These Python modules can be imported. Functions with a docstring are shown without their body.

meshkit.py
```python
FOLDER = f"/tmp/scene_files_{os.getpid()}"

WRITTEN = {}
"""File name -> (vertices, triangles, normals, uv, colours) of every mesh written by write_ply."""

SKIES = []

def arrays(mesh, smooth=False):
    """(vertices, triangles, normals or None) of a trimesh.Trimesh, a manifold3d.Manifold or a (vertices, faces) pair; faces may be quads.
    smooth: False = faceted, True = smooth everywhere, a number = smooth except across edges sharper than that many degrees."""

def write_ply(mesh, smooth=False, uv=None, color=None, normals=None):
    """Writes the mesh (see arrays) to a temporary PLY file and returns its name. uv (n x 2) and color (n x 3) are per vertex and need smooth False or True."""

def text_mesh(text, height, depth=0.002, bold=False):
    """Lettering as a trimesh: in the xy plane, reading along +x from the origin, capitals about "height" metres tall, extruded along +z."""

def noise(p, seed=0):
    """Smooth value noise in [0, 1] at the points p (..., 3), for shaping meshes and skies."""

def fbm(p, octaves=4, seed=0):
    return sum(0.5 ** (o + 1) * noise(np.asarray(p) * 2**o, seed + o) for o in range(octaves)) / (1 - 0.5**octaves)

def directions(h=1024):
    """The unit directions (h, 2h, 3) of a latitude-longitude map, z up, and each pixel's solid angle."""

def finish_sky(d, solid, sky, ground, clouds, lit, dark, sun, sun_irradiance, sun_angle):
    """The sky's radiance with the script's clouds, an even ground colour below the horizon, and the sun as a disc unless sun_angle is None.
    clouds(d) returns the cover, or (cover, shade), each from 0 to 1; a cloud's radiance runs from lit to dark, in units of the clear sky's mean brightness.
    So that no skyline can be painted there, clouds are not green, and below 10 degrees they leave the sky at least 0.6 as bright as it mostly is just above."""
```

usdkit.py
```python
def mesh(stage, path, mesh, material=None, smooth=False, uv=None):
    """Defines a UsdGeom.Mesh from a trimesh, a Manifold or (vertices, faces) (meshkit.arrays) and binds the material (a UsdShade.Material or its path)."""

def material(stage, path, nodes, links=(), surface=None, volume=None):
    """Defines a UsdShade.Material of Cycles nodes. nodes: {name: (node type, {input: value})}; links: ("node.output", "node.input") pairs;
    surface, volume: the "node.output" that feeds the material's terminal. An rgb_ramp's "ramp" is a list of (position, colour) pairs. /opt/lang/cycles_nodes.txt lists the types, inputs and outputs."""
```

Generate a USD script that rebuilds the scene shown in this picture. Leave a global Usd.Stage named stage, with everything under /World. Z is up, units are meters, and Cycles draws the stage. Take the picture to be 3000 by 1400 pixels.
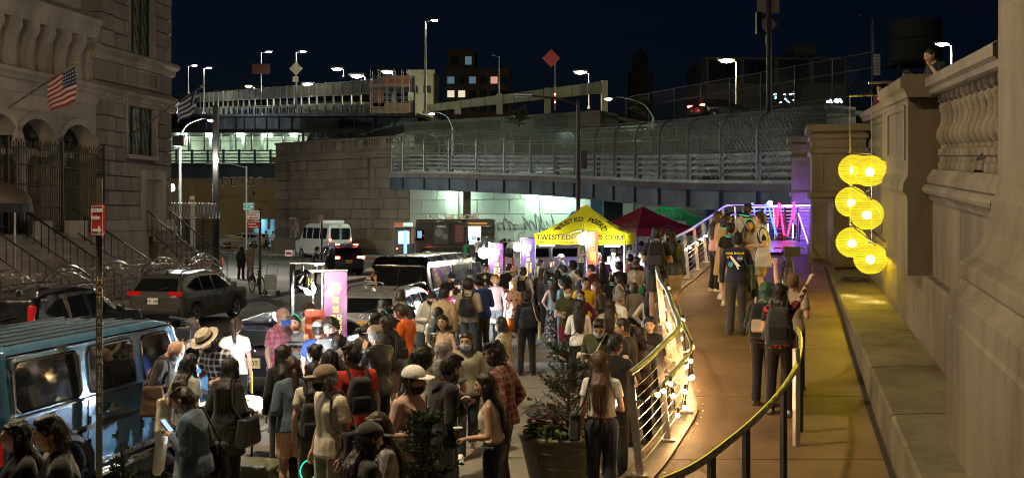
import math,random
import numpy as np,trimesh,usdkit,meshkit
import manifold3d as m3
from manifold3d import Manifold,CrossSection
from scipy import sparse
from shapely.geometry import Polygon
from pxr import Gf,Sdf,Usd,UsdGeom,UsdLux,UsdShade,Vt

stage=Usd.Stage.CreateInMemory()
UsdGeom.SetStageUpAxis(stage,'Z');UsdGeom.SetStageMetersPerUnit(stage,1.0)
stage.DefinePrim('/World','Xform');stage.DefinePrim('/World/Looks','Scope')
R=random.Random(7)

# ---------------------------------------------------------------- camera, sky, moon
F,HOR,CX,EYE=2950.0,627.0,1500.0,3.2
cam=UsdGeom.Camera.Define(stage,'/World/view_camera')
cam.AddTranslateOp().Set((0,0,EYE));cam.AddRotateXOp().Set(90)
cam.CreateHorizontalApertureAttr(36.0);cam.CreateVerticalApertureAttr(16.8)
cam.CreateFocalLengthAttr(36.0*F/3000)
cam.CreateVerticalApertureOffsetAttr(-73/3000*36)
cam.CreateExposureAttr(2.4)
cam.CreateClippingRangeAttr((0.1,2000))
SKY=0.00135
usdkit.material(stage,'/World/Looks/sky',{
 's':('sky_texture',{'sky_type':'single_scattering','sun_disc':False,'sun_elevation':0.03,'sun_rotation':2.6,'altitude':0.0}),
 't':('mix',{'mix_type':'multiply','fac':1.0,'color2':(0.145,0.31,1.0)}),
 'b':('background_shader',{'strength':SKY})},[('s.color','t.color1'),('t.color','b.color')],surface='b.background')
dome=UsdLux.DomeLight.Define(stage,'/World/sky');dome.CreateIntensityAttr(1.0)
UsdShade.MaterialBindingAPI.Apply(dome.GetPrim()).Bind(UsdShade.Material.Get(stage,'/World/Looks/sky'))

def at(px,py,d):
 'the point seen at a place of the photograph, d metres away'
 return np.array([(px-CX)/F*d,d,EYE-(py-HOR)/F*d])

# ---------------------------------------------------------------- materials
_mats={}
def _mat(key,*a,**k):
 if key not in _mats:
  _mats[key]=usdkit.material(stage,'/World/Looks/'+key,*a,**k)
 return _mats[key]
def _hex(c):return ''.join('%02x'%int(max(0,min(1,x))*255)for x in c)

def plain(name,col,rough=0.5,metal=0.0,**k):
 return _mat(name,{'p':('principled_bsdf',{'base_color':col,'roughness':rough,'metallic':metal,**k})},surface='p.BSDF')
def emit(name,col,s):
 return _mat(name,{'e':('emission',{'color':col,'strength':s})},surface='e.emission')
def stone(name,col,dark=0.55,s1=0.35,s2=9.0,bump=0.25,rough=0.85,streak=True):
 n={'g':('geometry',{}),'m':('mapping',{'scale':(1,1,0.25 if streak else 1)}),
         'a':('noise_texture',{'scale':s1,'detail':6,'roughness':0.65}),'r':('rgb_ramp',{'ramp':[(0.3,[c*dark for c in col]),(0.62,col)]}),
         'f':('noise_texture',{'scale':s2*6,'detail':4,'roughness':0.7}),'fr':('rgb_ramp',{'ramp':[(0.25,(0.62,0.62,0.62)),(0.75,(1.12,1.12,1.12))]}),
         'x':('mix',{'mix_type':'multiply','fac':1.0}),'b':('bump',{'strength':bump,'distance':0.01}),
         'p':('principled_bsdf',{'roughness':rough,'specular_ior_level':0.3})}
 return _mat(name,n,[('g.position','m.vector'),('m.vector','a.vector'),('g.position','f.vector'),('a.fac','r.fac'),('f.fac','fr.fac'),('r.color','x.color1'),('fr.color','x.color2'),
                          ('x.color','p.base_color'),('f.fac','b.height'),('b.normal','p.normal')],surface='p.BSDF')
def worn(name,col,rough=0.5,metal=0.0,amt=0.35,scale=6.0,**k):
 n={'g':('geometry',{}),'a':('noise_texture',{'scale':scale,'detail':6,'roughness':0.7}),
         'r':('rgb_ramp',{'ramp':[(0.3,[c*(1-amt)for c in col]),(0.7,col)]}),'rr':('map_range',{'from_min':0.3,'from_max':0.7,'to_min':min(1,rough+0.15),'to_max':max(0.05,rough-0.1)}),
         'p':('principled_bsdf',{'metallic':metal,**k})}
 return _mat(name,n,[('g.position','a.vector'),('a.fac','r.fac'),('r.color','p.base_color'),('a.fac','rr.value'),('rr.result','p.roughness')],surface='p.BSDF')
def carpaint(name,col,rough=0.32):
 return _mat(name,{'g':('geometry',{}),'a':('noise_texture',{'scale':3.0,'detail':5}),'r':('map_range',{'from_min':0.3,'from_max':0.7,'to_min':rough-0.06,'to_max':rough+0.12}),
      'p':('principled_bsdf',{'base_color':col,'metallic':0.25,'coat_weight':0.7,'coat_roughness':0.06})},
    [('g.position','a.vector'),('a.fac','r.value'),('r.result','p.roughness')],surface='p.BSDF')
def pane(name,tint,rough=0.03,see=0.6):
 return _mat(name,{'t':('transparent_bsdf',{'color':tint}),'g':('glossy_bsdf',{'color':(0.9,0.9,0.9),'roughness':rough}),'f':('fresnel',{'IOR':1.5}),'m':('mix_closure',{})},
    [('f.fac','m.fac'),('t.BSDF','m.closure1'),('g.BSDF','m.closure2')],surface='m.closure')

# ---------------------------------------------------------------- prims
_used={}
def _path(parent,name):
 p=str(parent.GetPath())if parent is not None else '/World'
 k=(p,name);n=_used.get(k,0);_used[k]=n+1
 return f'{p}/{name}'+(f'_{n:03d}' if n else '')
def tag(o,label=None,cat=None,group=None,kind=None):
 for k,v in(('label',label),('category',cat),('group',group),('kind',kind)):
  if v:o.SetCustomDataByKey(k,v)
 return o
def obj(name,mesh,mat,parent=None,smooth=False,label=None):
 if isinstance(mesh,MB):mesh=mesh.mesh()
 p=usdkit.mesh(stage,_path(parent,name),mesh,mat,smooth=smooth).GetPrim()
 if label:tag(p,label)
 return p
def thing(name,label,cat,loc=(0,0,0),rotz=0.0,group=None,scale=None,kind=None):
 x=UsdGeom.Xform.Define(stage,_path(None,name))
 x.AddTranslateOp().Set(tuple(float(v)for v in loc))
 if rotz:x.AddRotateZOp().Set(float(rotz))
 if scale:x.AddScaleOp().Set((scale,)*3)
 return tag(x.GetPrim(),label,cat,group,kind)
def node(name,kind):
 x=UsdGeom.Xform.Define(stage,_path(None,name)).GetPrim()
 return tag(x,kind=kind)
def dup(src,label,loc,rotz=0.0,group=None):
 was=src.GetCustomData()
 base=src.GetName()
 r=thing(base,label,was['category'],loc,rotz,group or was.get('group'))
 r.GetReferences().AddInternalReference(src.GetPath());r.SetInstanceable(True)
 return r

def rot(v,deg):
 c,s=math.cos(math.radians(deg)),math.sin(math.radians(deg));v=np.asarray(v,float);o=v.copy()
 o[...,0],o[...,1]=v[...,0]*c-v[...,1]*s,v[...,0]*s+v[...,1]*c
 return o
class MB:
 'collects pieces of one mesh'
 def __init__(s):s.v,s.f,s.n=[],[],0
 def raw(s,v,f):
  v=np.asarray(v,float);f=np.asarray(f,int)
  if f.shape[1]==4:f=np.vstack([f[:,[0,1,2]],f[:,[0,2,3]]])
  s.v.append(v);s.f.append(f+s.n);s.n+=len(v);return s
 def add(s,m,loc=(0,0,0),rz=0):
  if hasattr(m,'to_mesh'):
   q=m.to_mesh();v,f=q.vert_properties[:,:3],q.tri_verts
  else:v,f=m.vertices,m.faces
  return s.raw(rot(v,rz)+np.asarray(loc,float),f)
 def box(s,c,size,rz=0,bev=0.0):
  x,y,z=[q/2 for q in size]
  if bev>0:
   return s.add(rbox(size,bev),c,rz)
  v=np.array([[i,j,k]for i in(-x,x)for j in(-y,y)for k in(-z,z)])
  f=[[0,1,3,2],[4,6,7,5],[0,4,5,1],[2,3,7,6],[0,2,6,4],[1,5,7,3]]
  return s.raw(rot(v,rz)+np.asarray(c,float),f)
 def hexa(s,a,b):
  'two quads (4 points each, same winding) joined into a solid'
  v=np.vstack([a,b])
  return s.raw(v,[[3,2,1,0],[4,5,6,7],[0,1,5,4],[1,2,6,5],[2,3,7,6],[3,0,4,7]])
 def bar(s,p,q,w=0.05,h=None,up=(0,0,1)):
  'a square bar from p to q'
  p,q=np.asarray(p,float),np.asarray(q,float);h=w if h is None else h
  t=q-p;t=t/(np.linalg.norm(t)+1e-9);u=np.asarray(up,float)
  if abs(t@u)>0.98:u=np.array([1.0,0,0])
  a=np.cross(t,u);a/=np.linalg.norm(a);b=np.cross(a,t)
  k=[a*i*w/2+b*j*h/2 for i,j in((-1,-1),(1,-1),(1,1),(-1,1))]
  return s.hexa([p+x for x in k],[q+x for x in k])
 def tube(s,pts,r,n=8,cap=True):
  p=np.asarray(pts,float);rr=np.broadcast_to(r,(len(p),)).astype(float)
  t=np.gradient(p,axis=0);t/=np.linalg.norm(t,axis=1,keepdims=True)+1e-12
  ref=np.array([0,0,1.0])if abs(t[0][2])<0.9 else np.array([1.0,0,0])
  a=np.cross(t[0],ref);a/=np.linalg.norm(a);A=[]
  for k in range(len(p)):
   a=a-t[k]*(a@t[k]);a/=np.linalg.norm(a)+1e-12;A.append(a)
  A=np.array(A);B=np.cross(t,A);g=np.arange(n)*2*np.pi/n
  v=p[:,None]+rr[:,None,None]*(np.cos(g)[None,:,None]*A[:,None]+np.sin(g)[None,:,None]*B[:,None])
  i,j=np.meshgrid(np.arange(len(p)-1),np.arange(n),indexing='ij')
  f=np.stack([i*n+j,i*n+(j+1)%n,(i+1)*n+(j+1)%n,(i+1)*n+j],-1).reshape(-1,4)
  f=np.vstack([f[:,[0,1,2]],f[:,[0,2,3]]]);v=v.reshape(-1,3)
  if cap:
   m=len(v);v=np.vstack([v,p[0],p[-1]]);e=(len(p)-1)*n
   f=np.vstack([f,[[m,(k+1)%n,k]for k in range(n)],[[m+1,e+k,e+(k+1)%n]for k in range(n)]])
  return s.raw(v,f)
 def lathe(s,prof,loc=(0,0,0),n=16):
  pr=np.asarray(prof,float);g=np.arange(n)*2*np.pi/n
  v=np.stack([pr[:,0][:,None]*np.cos(g),pr[:,0][:,None]*np.sin(g),np.repeat(pr[:,1][:,None],n,1)],-1).reshape(-1,3)
  i,j=np.meshgrid(np.arange(len(pr)-1),np.arange(n),indexing='ij')
  f=np.stack([i*n+j,i*n+(j+1)%n,(i+1)*n+(j+1)%n,(i+1)*n+j],-1).reshape(-1,4)
  return s.raw(v+np.asarray(loc,float),f)
 def prism(s,poly,h,base=0.0,frame=None):
  'polygon in xy extruded by h; frame maps (n, 3) local points to the world'
  g=poly if isinstance(poly,Polygon)else Polygon(poly)
  for q in getattr(g,'geoms',[g]):
   m=trimesh.creation.extrude_polygon(q,h,engine='earcut');v=np.array(m.vertices);v[:,2]+=base
   s.raw(frame(v)if frame else v,m.faces)
  return s
 def sweep(s,prof,a,b):
  'closed profile (list of k points) carried from map a to map b: a(prof), b(prof) give (k, 3) points'
  A,B=np.asarray(a,float),np.asarray(b,float);k=len(A)
  f=[[i,(i+1)%k,k+(i+1)%k,k+i]for i in range(k)]
  s.raw(np.vstack([A,B]),f)
  tri=trimesh.creation.triangulate_polygon(Polygon(prof),engine='earcut')[1]if len(prof)>3 else np.array([[0,1,2]])
  try:
   if tri.max()<k:
    s.raw(A,tri[:,::-1]);s.raw(B,tri)
  except Exception:pass
  return s
 def sphere(s,c,r,sub=2,sc=(1,1,1)):
  m=trimesh.creation.icosphere(sub,r);return s.raw(m.vertices*np.asarray(sc)+np.asarray(c,float),m.faces)
 def text(s,t,h,frame,depth=0.004,bold=True,center=True):
  m=meshkit.text_mesh(t,h,depth,bold);v=np.array(m.vertices)
  if center:v[:,0]-=v[:,0].max()/2
  return s.raw(frame(v),m.faces)
 def mesh(s):return(np.vstack(s.v),np.vstack(s.f))
def rbox(size,r,seg=2):
 x,y,z=[max(q/2-r,1e-4)for q in size]
 o=Manifold.sphere(r,4*seg)
 return Manifold.batch_hull([o.translate((i*x,j*y,k*z))for i in(-1,1)for j in(-1,1)for k in(-1,1)])
def plane_frame(o,ex,ez):
 'x along ex, y along ez, z out of the plane'
 o,ex,ez=(np.asarray(q,float)for q in(o,ex,ez));ex=ex/np.linalg.norm(ex);ez=ez/np.linalg.norm(ez);n=np.cross(ex,ez)
 return lambda v:o+v[:,:1]*ex+v[:,1:2]*ez+v[:,2:3]*n
def spline(pts,n=8):
 'Catmull-Rom through the points'
 p=np.asarray(pts,float);p=np.vstack([2*p[0]-p[1],p,2*p[-1]-p[-2]]);out=[]
 for k in range(1,len(p)-2):
  for t in np.arange(n)/n:
   a,b,c,d=p[k-1:k+3]
   out.append(0.5*(2*b+(c-a)*t+(2*a-5*b+4*c-d)*t*t+(3*b-a-3*c+d)*t**3))
 return np.array(out+[p[-2]])
# shared materials
M_STEEL=worn('stainless_steel',(0.62,0.6,0.56),0.25,1.0,0.2,9)
M_GALV=worn('galvanised_steel',(0.36,0.37,0.37),0.5,0.8,0.3,5)
M_BLACK=worn('black_metal',(0.015,0.015,0.016),0.5,0.3,0.3,8)
M_DARK=worn('dark_steel',(0.05,0.052,0.055),0.55,0.4,0.4,3)
M_RUBBER=plain('rubber',(0.012,0.012,0.012),0.75)
M_CABLE=plain('black_cable',(0.012,0.012,0.012),0.5)
M_BRONZE=worn('brown_pole_paint',(0.045,0.028,0.022),0.5,0.2,0.3,5)
M_WHITE=worn('white_paint',(0.72,0.72,0.68),0.5,0.0,0.15,4)

# ================================================================ the setting
import mapbox_earcut
def _ear(prof):
 p=np.asarray(prof,float)[:,:2]
 return np.asarray(mapbox_earcut.triangulate_float64(p,np.array([len(p)],np.uint32))).reshape(-1,3).astype(int)
def _sweep(s,prof,a,b):
 A,B=np.asarray(a,float),np.asarray(b,float);k=len(A)
 s.raw(np.vstack([A,B]),[[i,(i+1)%k,k+(i+1)%k,k+i]for i in range(k)])
 t=_ear(prof);s.raw(A,t[:,::-1]);s.raw(B,t);return s
MB.sweep=_sweep

C_CONC=stone('plaza_concrete',(0.27,0.25,0.21),0.42,0.5,8,0.15,streak=False)
C_CONC2=stone('plaza_concrete_pale',(0.30,0.275,0.235),0.66,0.6,8,0.15,streak=False)
C_CONC3=stone('plaza_concrete_dark',(0.235,0.215,0.185),0.6,0.5,8,0.15,streak=False)
C_ASPH=stone('asphalt',(0.075,0.073,0.07),0.6,0.25,30,0.5,0.8,streak=False)
C_RAMP=stone('ramp_concrete',(0.175,0.112,0.062),0.42,0.9,14,0.4,0.6,streak=False)
C_WALL=stone('approach_granite',(0.188,0.160,0.113),0.38,0.9,10,0.8)
C_WALL2=stone('approach_granite_pale',(0.212,0.182,0.130),0.4,0.9,10,0.8)
C_LEDGE=stone('ledge_stone',(0.168,0.15,0.10),0.38,1.1,10,0.6,streak=False)
C_CH=[stone('church_stone_%d'%k,c,0.5,0.45,5,0.5)for k,c in enumerate([(0.30,0.25,0.21),(0.34,0.285,0.235),(0.265,0.22,0.185)])]
C_CHP=stone('church_plaster',(0.42,0.36,0.29),0.62,0.4,6,0.2)
C_CHT=stone('church_trim',(0.44,0.38,0.31),0.55,0.7,6,0.3)
C_AB=[stone('abutment_stone_%d'%k,c,0.45,0.2,3,0.4)for k,c in enumerate([(0.19,0.16,0.12),(0.215,0.182,0.138),(0.155,0.132,0.10)])]
C_UB=[stone('underpass_stone_%d'%k,c,0.55,0.15,3,0.3)for k,c in enumerate([(0.36,0.37,0.33),(0.40,0.41,0.37),(0.33,0.335,0.30)])]
C_UPW=[stone('upper_wall_%d'%k,c,0.5,0.2,3,0.3)for k,c in enumerate([(0.15,0.16,0.135),(0.175,0.185,0.155),(0.13,0.14,0.12)])]
C_YEL=stone('underpass_tan_paint',(0.42,0.31,0.14),0.6,0.2,3,0.2)
C_BSTEEL=worn('bridge_steel_blue',(0.055,0.085,0.11),0.6,0.2,0.45,0.8)
C_BPALE=worn('bridge_barrier_grey',(0.20,0.22,0.23),0.55,0.4,0.4,1.5)

def zg(x,y):
 'height of the plaza: level near by, rising a little towards the tents'
 return 0.032*max(0.0,y-25.0)*min(1.0,max(0.0,(x-(-4.95+0.264*(y-12)))/2.0))if y<37 else 0.032*12*min(1.0,max(0.0,(x-(-4.95+0.264*(y-12)))/2.0))
def zr(y):
 'height of the ramp floor'
 return 0.065*(y-2.5)if y<13 else 0.6825+0.1*(min(y,30.0)-13)
KERB=lambda y:-4.45+0.264*(y-12)
# street: one sheet to the horizon
obj('street',MB().raw([[-400,-60,-0.12],[400,-60,-0.12],[400,700,-0.12],[-400,700,-0.12]],[[0,1,2,3]]),C_ASPH)
tag(stage.GetPrimAtPath('/World/street'),kind='structure')
# plaza: concrete slabs with open joints, and its kerb
pz=node('plaza_pavement','structure')
b=MB();ys=[2,12,20,25,37,50]
for y0,y1 in zip(ys[:-1],ys[1:]):
 q=[[KERB(y0),y0,zg(KERB(y0),y0)-0.03],[14,y0,zg(14,y0)-0.03],[14,y1,zg(14,y1)-0.03],[KERB(y1),y1,zg(KERB(y1),y1)-0.03]]
 b.hexa([[x,y,-0.3]for x,y,z in q],q)
obj('joint_bed',b,C_CONC3,pz)
b=MB()
for y0,y1 in zip(ys[:-1],ys[1:]):
 b.hexa([[KERB(y0)-0.16,y0,-0.3],[KERB(y0),y0,-0.3],[KERB(y1),y1,-0.3],[KERB(y1)-0.16,y1,-0.3]],
           [[KERB(y0)-0.16,y0,0.004],[KERB(y0),y0,0.012],[KERB(y1),y1,0.012],[KERB(y1)-0.16,y1,0.004]])
obj('kerb',b,C_CONC,pz)
SL=1.75
for j in range(22):
 y0=8.0+j*SL
 for i in range(11 if y0<24 else 7):
  def X(k,y):return KERB(y)+0.02+k*SL
  g=0.012;y1=y0+SL
  pts=[(X(i,y0)+g,y0+g),(X(i+1,y0)-g,y0+g),(X(i+1,y1)-g,y1-g),(X(i,y1)+g,y1-g)]
  if min(p[0]for p in pts)>6.5:continue
  h=R.uniform(-0.003,0.003)
  obj('slab',MB().hexa([[x,y,zg(x,y)-0.1]for x,y in pts],[[x,y,zg(x,y)+h]for x,y in pts]),R.choice([C_CONC,C_CONC,C_CONC2,C_CONC3]),pz)
# manhole cover
mh=thing('manhole_cover','round cast iron manhole cover in the paving behind the planter','manhole cover',(*at(1613,1213,16.1)[:2],0.004))
obj('frame',MB().lathe([(0.40,0),(0.40,0.012),(0.34,0.012),(0.34,0.0)],n=28),M_DARK,mh)
obj('lid',MB().lathe([(0.335,0),(0.335,0.008),(0.0,0.009)],n=28),worn('cast_iron',(0.09,0.085,0.08),0.5,0.7,0.4,20),mh)
b=MB()
for r0 in(0.08,0.16,0.24):
 for k in range(int(r0*75)):
  a=k*2*math.pi/int(r0*75);b.box((r0*math.cos(a),r0*math.sin(a),0.013),(0.05,0.03,0.01),math.degrees(a))
tag(obj('stud_pattern',b,M_DARK,mh),kind='stuff')
# far sidewalk with its kerb, left sidewalk
FK=lambda t:(-27+34*t,86.4-25.5*t)  # far kerb line
sw=node('far_sidewalk','structure')
a0,a1=FK(0),FK(1)
obj('paving',MB().hexa([[a0[0],a0[1],-0.3],[a1[0],a1[1],-0.3],[30,110,-0.3],[-40,110,-0.3]],[[a0[0],a0[1],0.02],[a1[0],a1[1],0.02],[30,110,0.02],[-40,110,0.02]]),C_CONC3,sw)
obj('red_kerb',MB().bar((FK(0.42)[0],FK(0.42)[1]-0.08,-0.04),(a1[0],a1[1]-0.08,-0.04),0.16,0.16),stone('red_kerb_paint',(0.22,0.06,0.045),0.5,1.5,5,0.2,streak=False),sw)
obj('grey_kerb',MB().bar((a0[0],a0[1]-0.08,-0.04),(FK(0.415)[0],FK(0.415)[1]-0.08,-0.04),0.16,0.16),C_CONC,sw)
LK=lambda y:-11.75+0.2*(y-30)
ls=node('left_sidewalk','structure')
obj('paving',MB().hexa([[LK(10),10,-0.3],[LK(52),52,-0.3],[-40,52,-0.3],[-40,10,-0.3]][::-1],[[LK(10),10,0.0],[LK(52),52,0.0],[-40,52,0.0],[-40,10,0.0]][::-1]),C_CONC3,ls)
obj('kerb',MB().bar((LK(10)+0.075,10,-0.06),(LK(52)+0.075,52,-0.06),0.15,0.13),C_CONC,ls)

# ---------------------------------------------------------------- ramp
EDGE=[(0.2,8.6),(1.1,10.3),(1.7,11.9),(2.05,13.0),(2.17,14.2),(2.3,15.6),(2.36,16.8),(2.6,18.7),(3.2,21.4),(3.95,23.4),(5.2,26.9),(6.3,30.0),(7.06,30.6),(9.5,31.2)]
ES=spline(EDGE,8)
XW=lambda y:2.255+0.264*y  # foot of the approach wall
def xl(y):return float(np.interp(y,ES[:,1],ES[:,0]))if y>8.6 else 0.2-1.2*(8.6-y)
rp=node('ramp','structure')
ysr=np.concatenate([np.arange(4.0,30.6,0.55),[30.6]])
joints=[5.6,8.2,10.9,13.6,16.3,19.0,21.7,24.4,27.1,30.6]
j0=4.0
for j1 in joints:  # floor in poured bays
 yy=np.linspace(j0+0.008,j1-0.008,7);L=[(xl(y),y,zr(y))for y in yy];Q=[(XW(y)-(0.85 if y<25.3 else-1.0),y,zr(y))for y in yy]
 v,f=[],[]
 for k,y in enumerate(yy):
  v+=[L[k],Q[k],(L[k][0],y,-0.3),(Q[k][0],y,-0.3)]
 for k in range(len(yy)-1):
  i=4*k;f+=[[i,i+1,i+5,i+4],[i+2,i,i+4,i+6]]
 e=4*(len(yy)-1);f+=[[0,2,3,1],[e,e+1,e+3,e+2]]
 obj('floor_bay',MB().raw(v,f),C_RAMP,rp);j0=j1
obj('landing',MB().hexa([[5.6,30.61,0],[14,30.61,0],[14,33,0],[7.0,31.0,0]],[[5.6,30.61,zr(31)],[14,30.61,zr(31)],[14,33,zr(31)],[7.0,31.0,zr(31)]]),C_RAMP,rp)
b=MB()
for k in range(70):  # brass studs set in the floor along the edge
 y=9.2+k*0.31;b.lathe([(0.014,0),(0.012,0.006),(0,0.007)],(xl(y)+0.42,y,zr(y)+0.001),8)
tag(obj('edge_stud',b,plain('stud_white',(0.8,0.75,0.6),0.4),rp),kind='stuff')
b=MB()
for y0,y1 in zip(ysr[:-1],ysr[1:]):  # dark drain slot along the ledge
 if y1<25:b.hexa([[XW(y0)-1.11,y0,zr(y0)+0.003],[XW(y0)-1.05,y0,zr(y0)+0.003],[XW(y1)-1.05,y1,zr(y1)+0.003],[XW(y1)-1.11,y1,zr(y1)+0.003]],
                       [[XW(y0)-1.11,y0,zr(y0)+0.008],[XW(y0)-1.05,y0,zr(y0)+0.008],[XW(y1)-1.05,y1,zr(y1)+0.008],[XW(y1)-1.11,y1,zr(y1)+0.008]])
obj('drain_channel',b,plain('drain_dark',(0.02,0.018,0.015),0.8),rp)

# ---------------------------------------------------------------- the bridge approach wall on the right
def W(prof,d):
 return[(XW(d)-o,d,h+0.0566*(d-18.2))for o,h in prof]
def wrun(name,prof,d0,d1,mat,par,smooth=False):
 return obj(name,MB().sweep(prof,W(prof,d0),W(prof,d1)),mat,par,smooth)
rw=thing('approach_wall','long granite bridge approach wall with balustrade and piers on the right','wall')
wrun('wall_core',[(-0.9,-2),(-0.9,4.0),(-0.02,4.0),(-0.02,-2)],6.0,26.5,C_WALL,rw)
for k,(d0,d1)in enumerate([(9.6,12.4),(12.4,14.7),(17.7,19.9),(19.9,22.1),(22.1,24.3),(24.3,26.2)]):
 wrun('wall_panel',[(-0.05,2.5),(-0.05,3.6),(0.0,3.6),(0.0,2.5)],d0+0.014,d1-0.014,[C_WALL,C_WALL2][k%2],rw)
for k in range(9):
 d0=7.4+k*2.1;d1=min(d0+2.1,26.2)
 wrun('plinth_panel',[(-0.05,0.3),(-0.05,2.5),(0.1,2.5),(0.13,2.46),(0.13,0.3)],d0+0.014,d1-0.014,[C_WALL2,C_WALL][k%2],rw)
for k in range(8):
 d0=6.0+k*2.45;d1=min(d0+2.45,25.2)
 wrun('ledge_block',[(0.0,-1.2),(0.0,1.47),(1.0,1.45),(1.03,1.42),(1.03,-1.2)],d0+0.014,d1-0.014,C_LEDGE,rw)
for d0,d1 in((10.0,14.7),(17.7,26.2)):
 m=[(-0.5,3.6)]+[(0.04,3.6),(0.06,3.66)]+[(0.06+0.09*math.sin(t),3.76-0.08*math.cos(t))for t in np.linspace(0,math.pi,7)]+[(0.08,3.86),(0.08,3.93),(0.0,4.05),(-0.5,4.05)]
 wrun('base_moulding',m,d0,d1,C_WALL2,rw)
 wrun('coping',[(-0.55,5.12),(-0.6,5.2),(-0.6,5.36),(-0.5,5.4),(0.06,5.4),(0.12,5.36),(0.12,5.24),(0.07,5.2),(0.05,5.14),(0.0,5.12)],d0,d1,C_WALL2,rw)
balp=[(0.105,0),(0.105,0.12),(0.085,0.13),(0.085,0.2),(0.11,0.21),(0.11,0.3),(0.075,0.31),(0.07,0.36),(0.115,0.42),(0.135,0.5),(0.12,0.58),(0.08,0.66),(0.065,0.78),(0.08,0.84),(0.1,0.9),(0.1,0.93),(0.075,0.96),(0.11,1.0),(0.11,1.08)]
def baluster(d,nm='baluster'):
 b=MB().lathe(balp,(XW(d)+0.18,d,4.04+0.0566*(d-18.2)),14)
 return obj(nm,b,C_WALL2,rw,smooth=35)
for d in np.arange(10.25,14.6,0.36):baluster(d)
for d in np.arange(18.1,20.2,0.36):baluster(d)
for d in np.arange(21.6,25.9,0.36):baluster(d)
wrun('baluster_post',[(-0.4,4.05),(-0.4,5.12),(0.04,5.12),(0.04,4.05)],20.3,21.4,C_WALL2,rw)
# pier in the middle of the wall
wrun('pier',[(-0.7,2.5),(-0.7,5.1),(0.35,5.1),(0.35,4.05),(0.36,3.95),(0.42,3.85),(0.43,3.72),(0.37,3.66),(0.36,3.6),(0.36,2.5)],14.72,17.68,C_WALL,rw)
wrun('pier_coping',[(-0.75,5.1),(-0.8,5.2),(-0.8,5.38),(-0.7,5.43),(0.4,5.43),(0.48,5.38),(0.48,5.24),(0.42,5.2),(0.38,5.1)],14.6,17.8,C_WALL2,rw)
for nm,z0,z1,d0,d1 in(('panel_frame',4.18,4.25,15.0,17.4),('panel_frame',4.93,5.0,15.0,17.4),('panel_frame',4.25,4.93,15.0,15.12),('panel_frame',4.25,4.93,17.28,17.4)):
 wrun(nm,[(0.35,z0),(0.35,z1),(0.375,z1),(0.375,z0)],d0,d1,C_WALL2,rw)
# the near pier with its stepped mouldings
NP=[(-1.2,-1.2),(-1.2,6.6),(0.1,6.6),(0.1,3.95),(0.13,3.86),(0.17,3.80),(0.17,3.70),(0.22,3.66),(0.22,3.52),(0.27,3.40),(0.36,3.27),(0.46,3.22),(0.48,3.19),(0.48,3.08),(0.46,3.05),(0.5,2.98),(0.56,2.93),(0.58,2.90),(0.58,2.70),(0.6,2.66),(0.6,-1.2)]
wrun('near_pier',NP,5.0,9.85,C_WALL2,rw)
wrun('near_pier_coping',[(-1.3,6.6),(-1.3,6.95),(0.2,6.95),(0.25,6.85),(0.16,6.6)],5.0,9.95,C_WALL2,rw)
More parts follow.
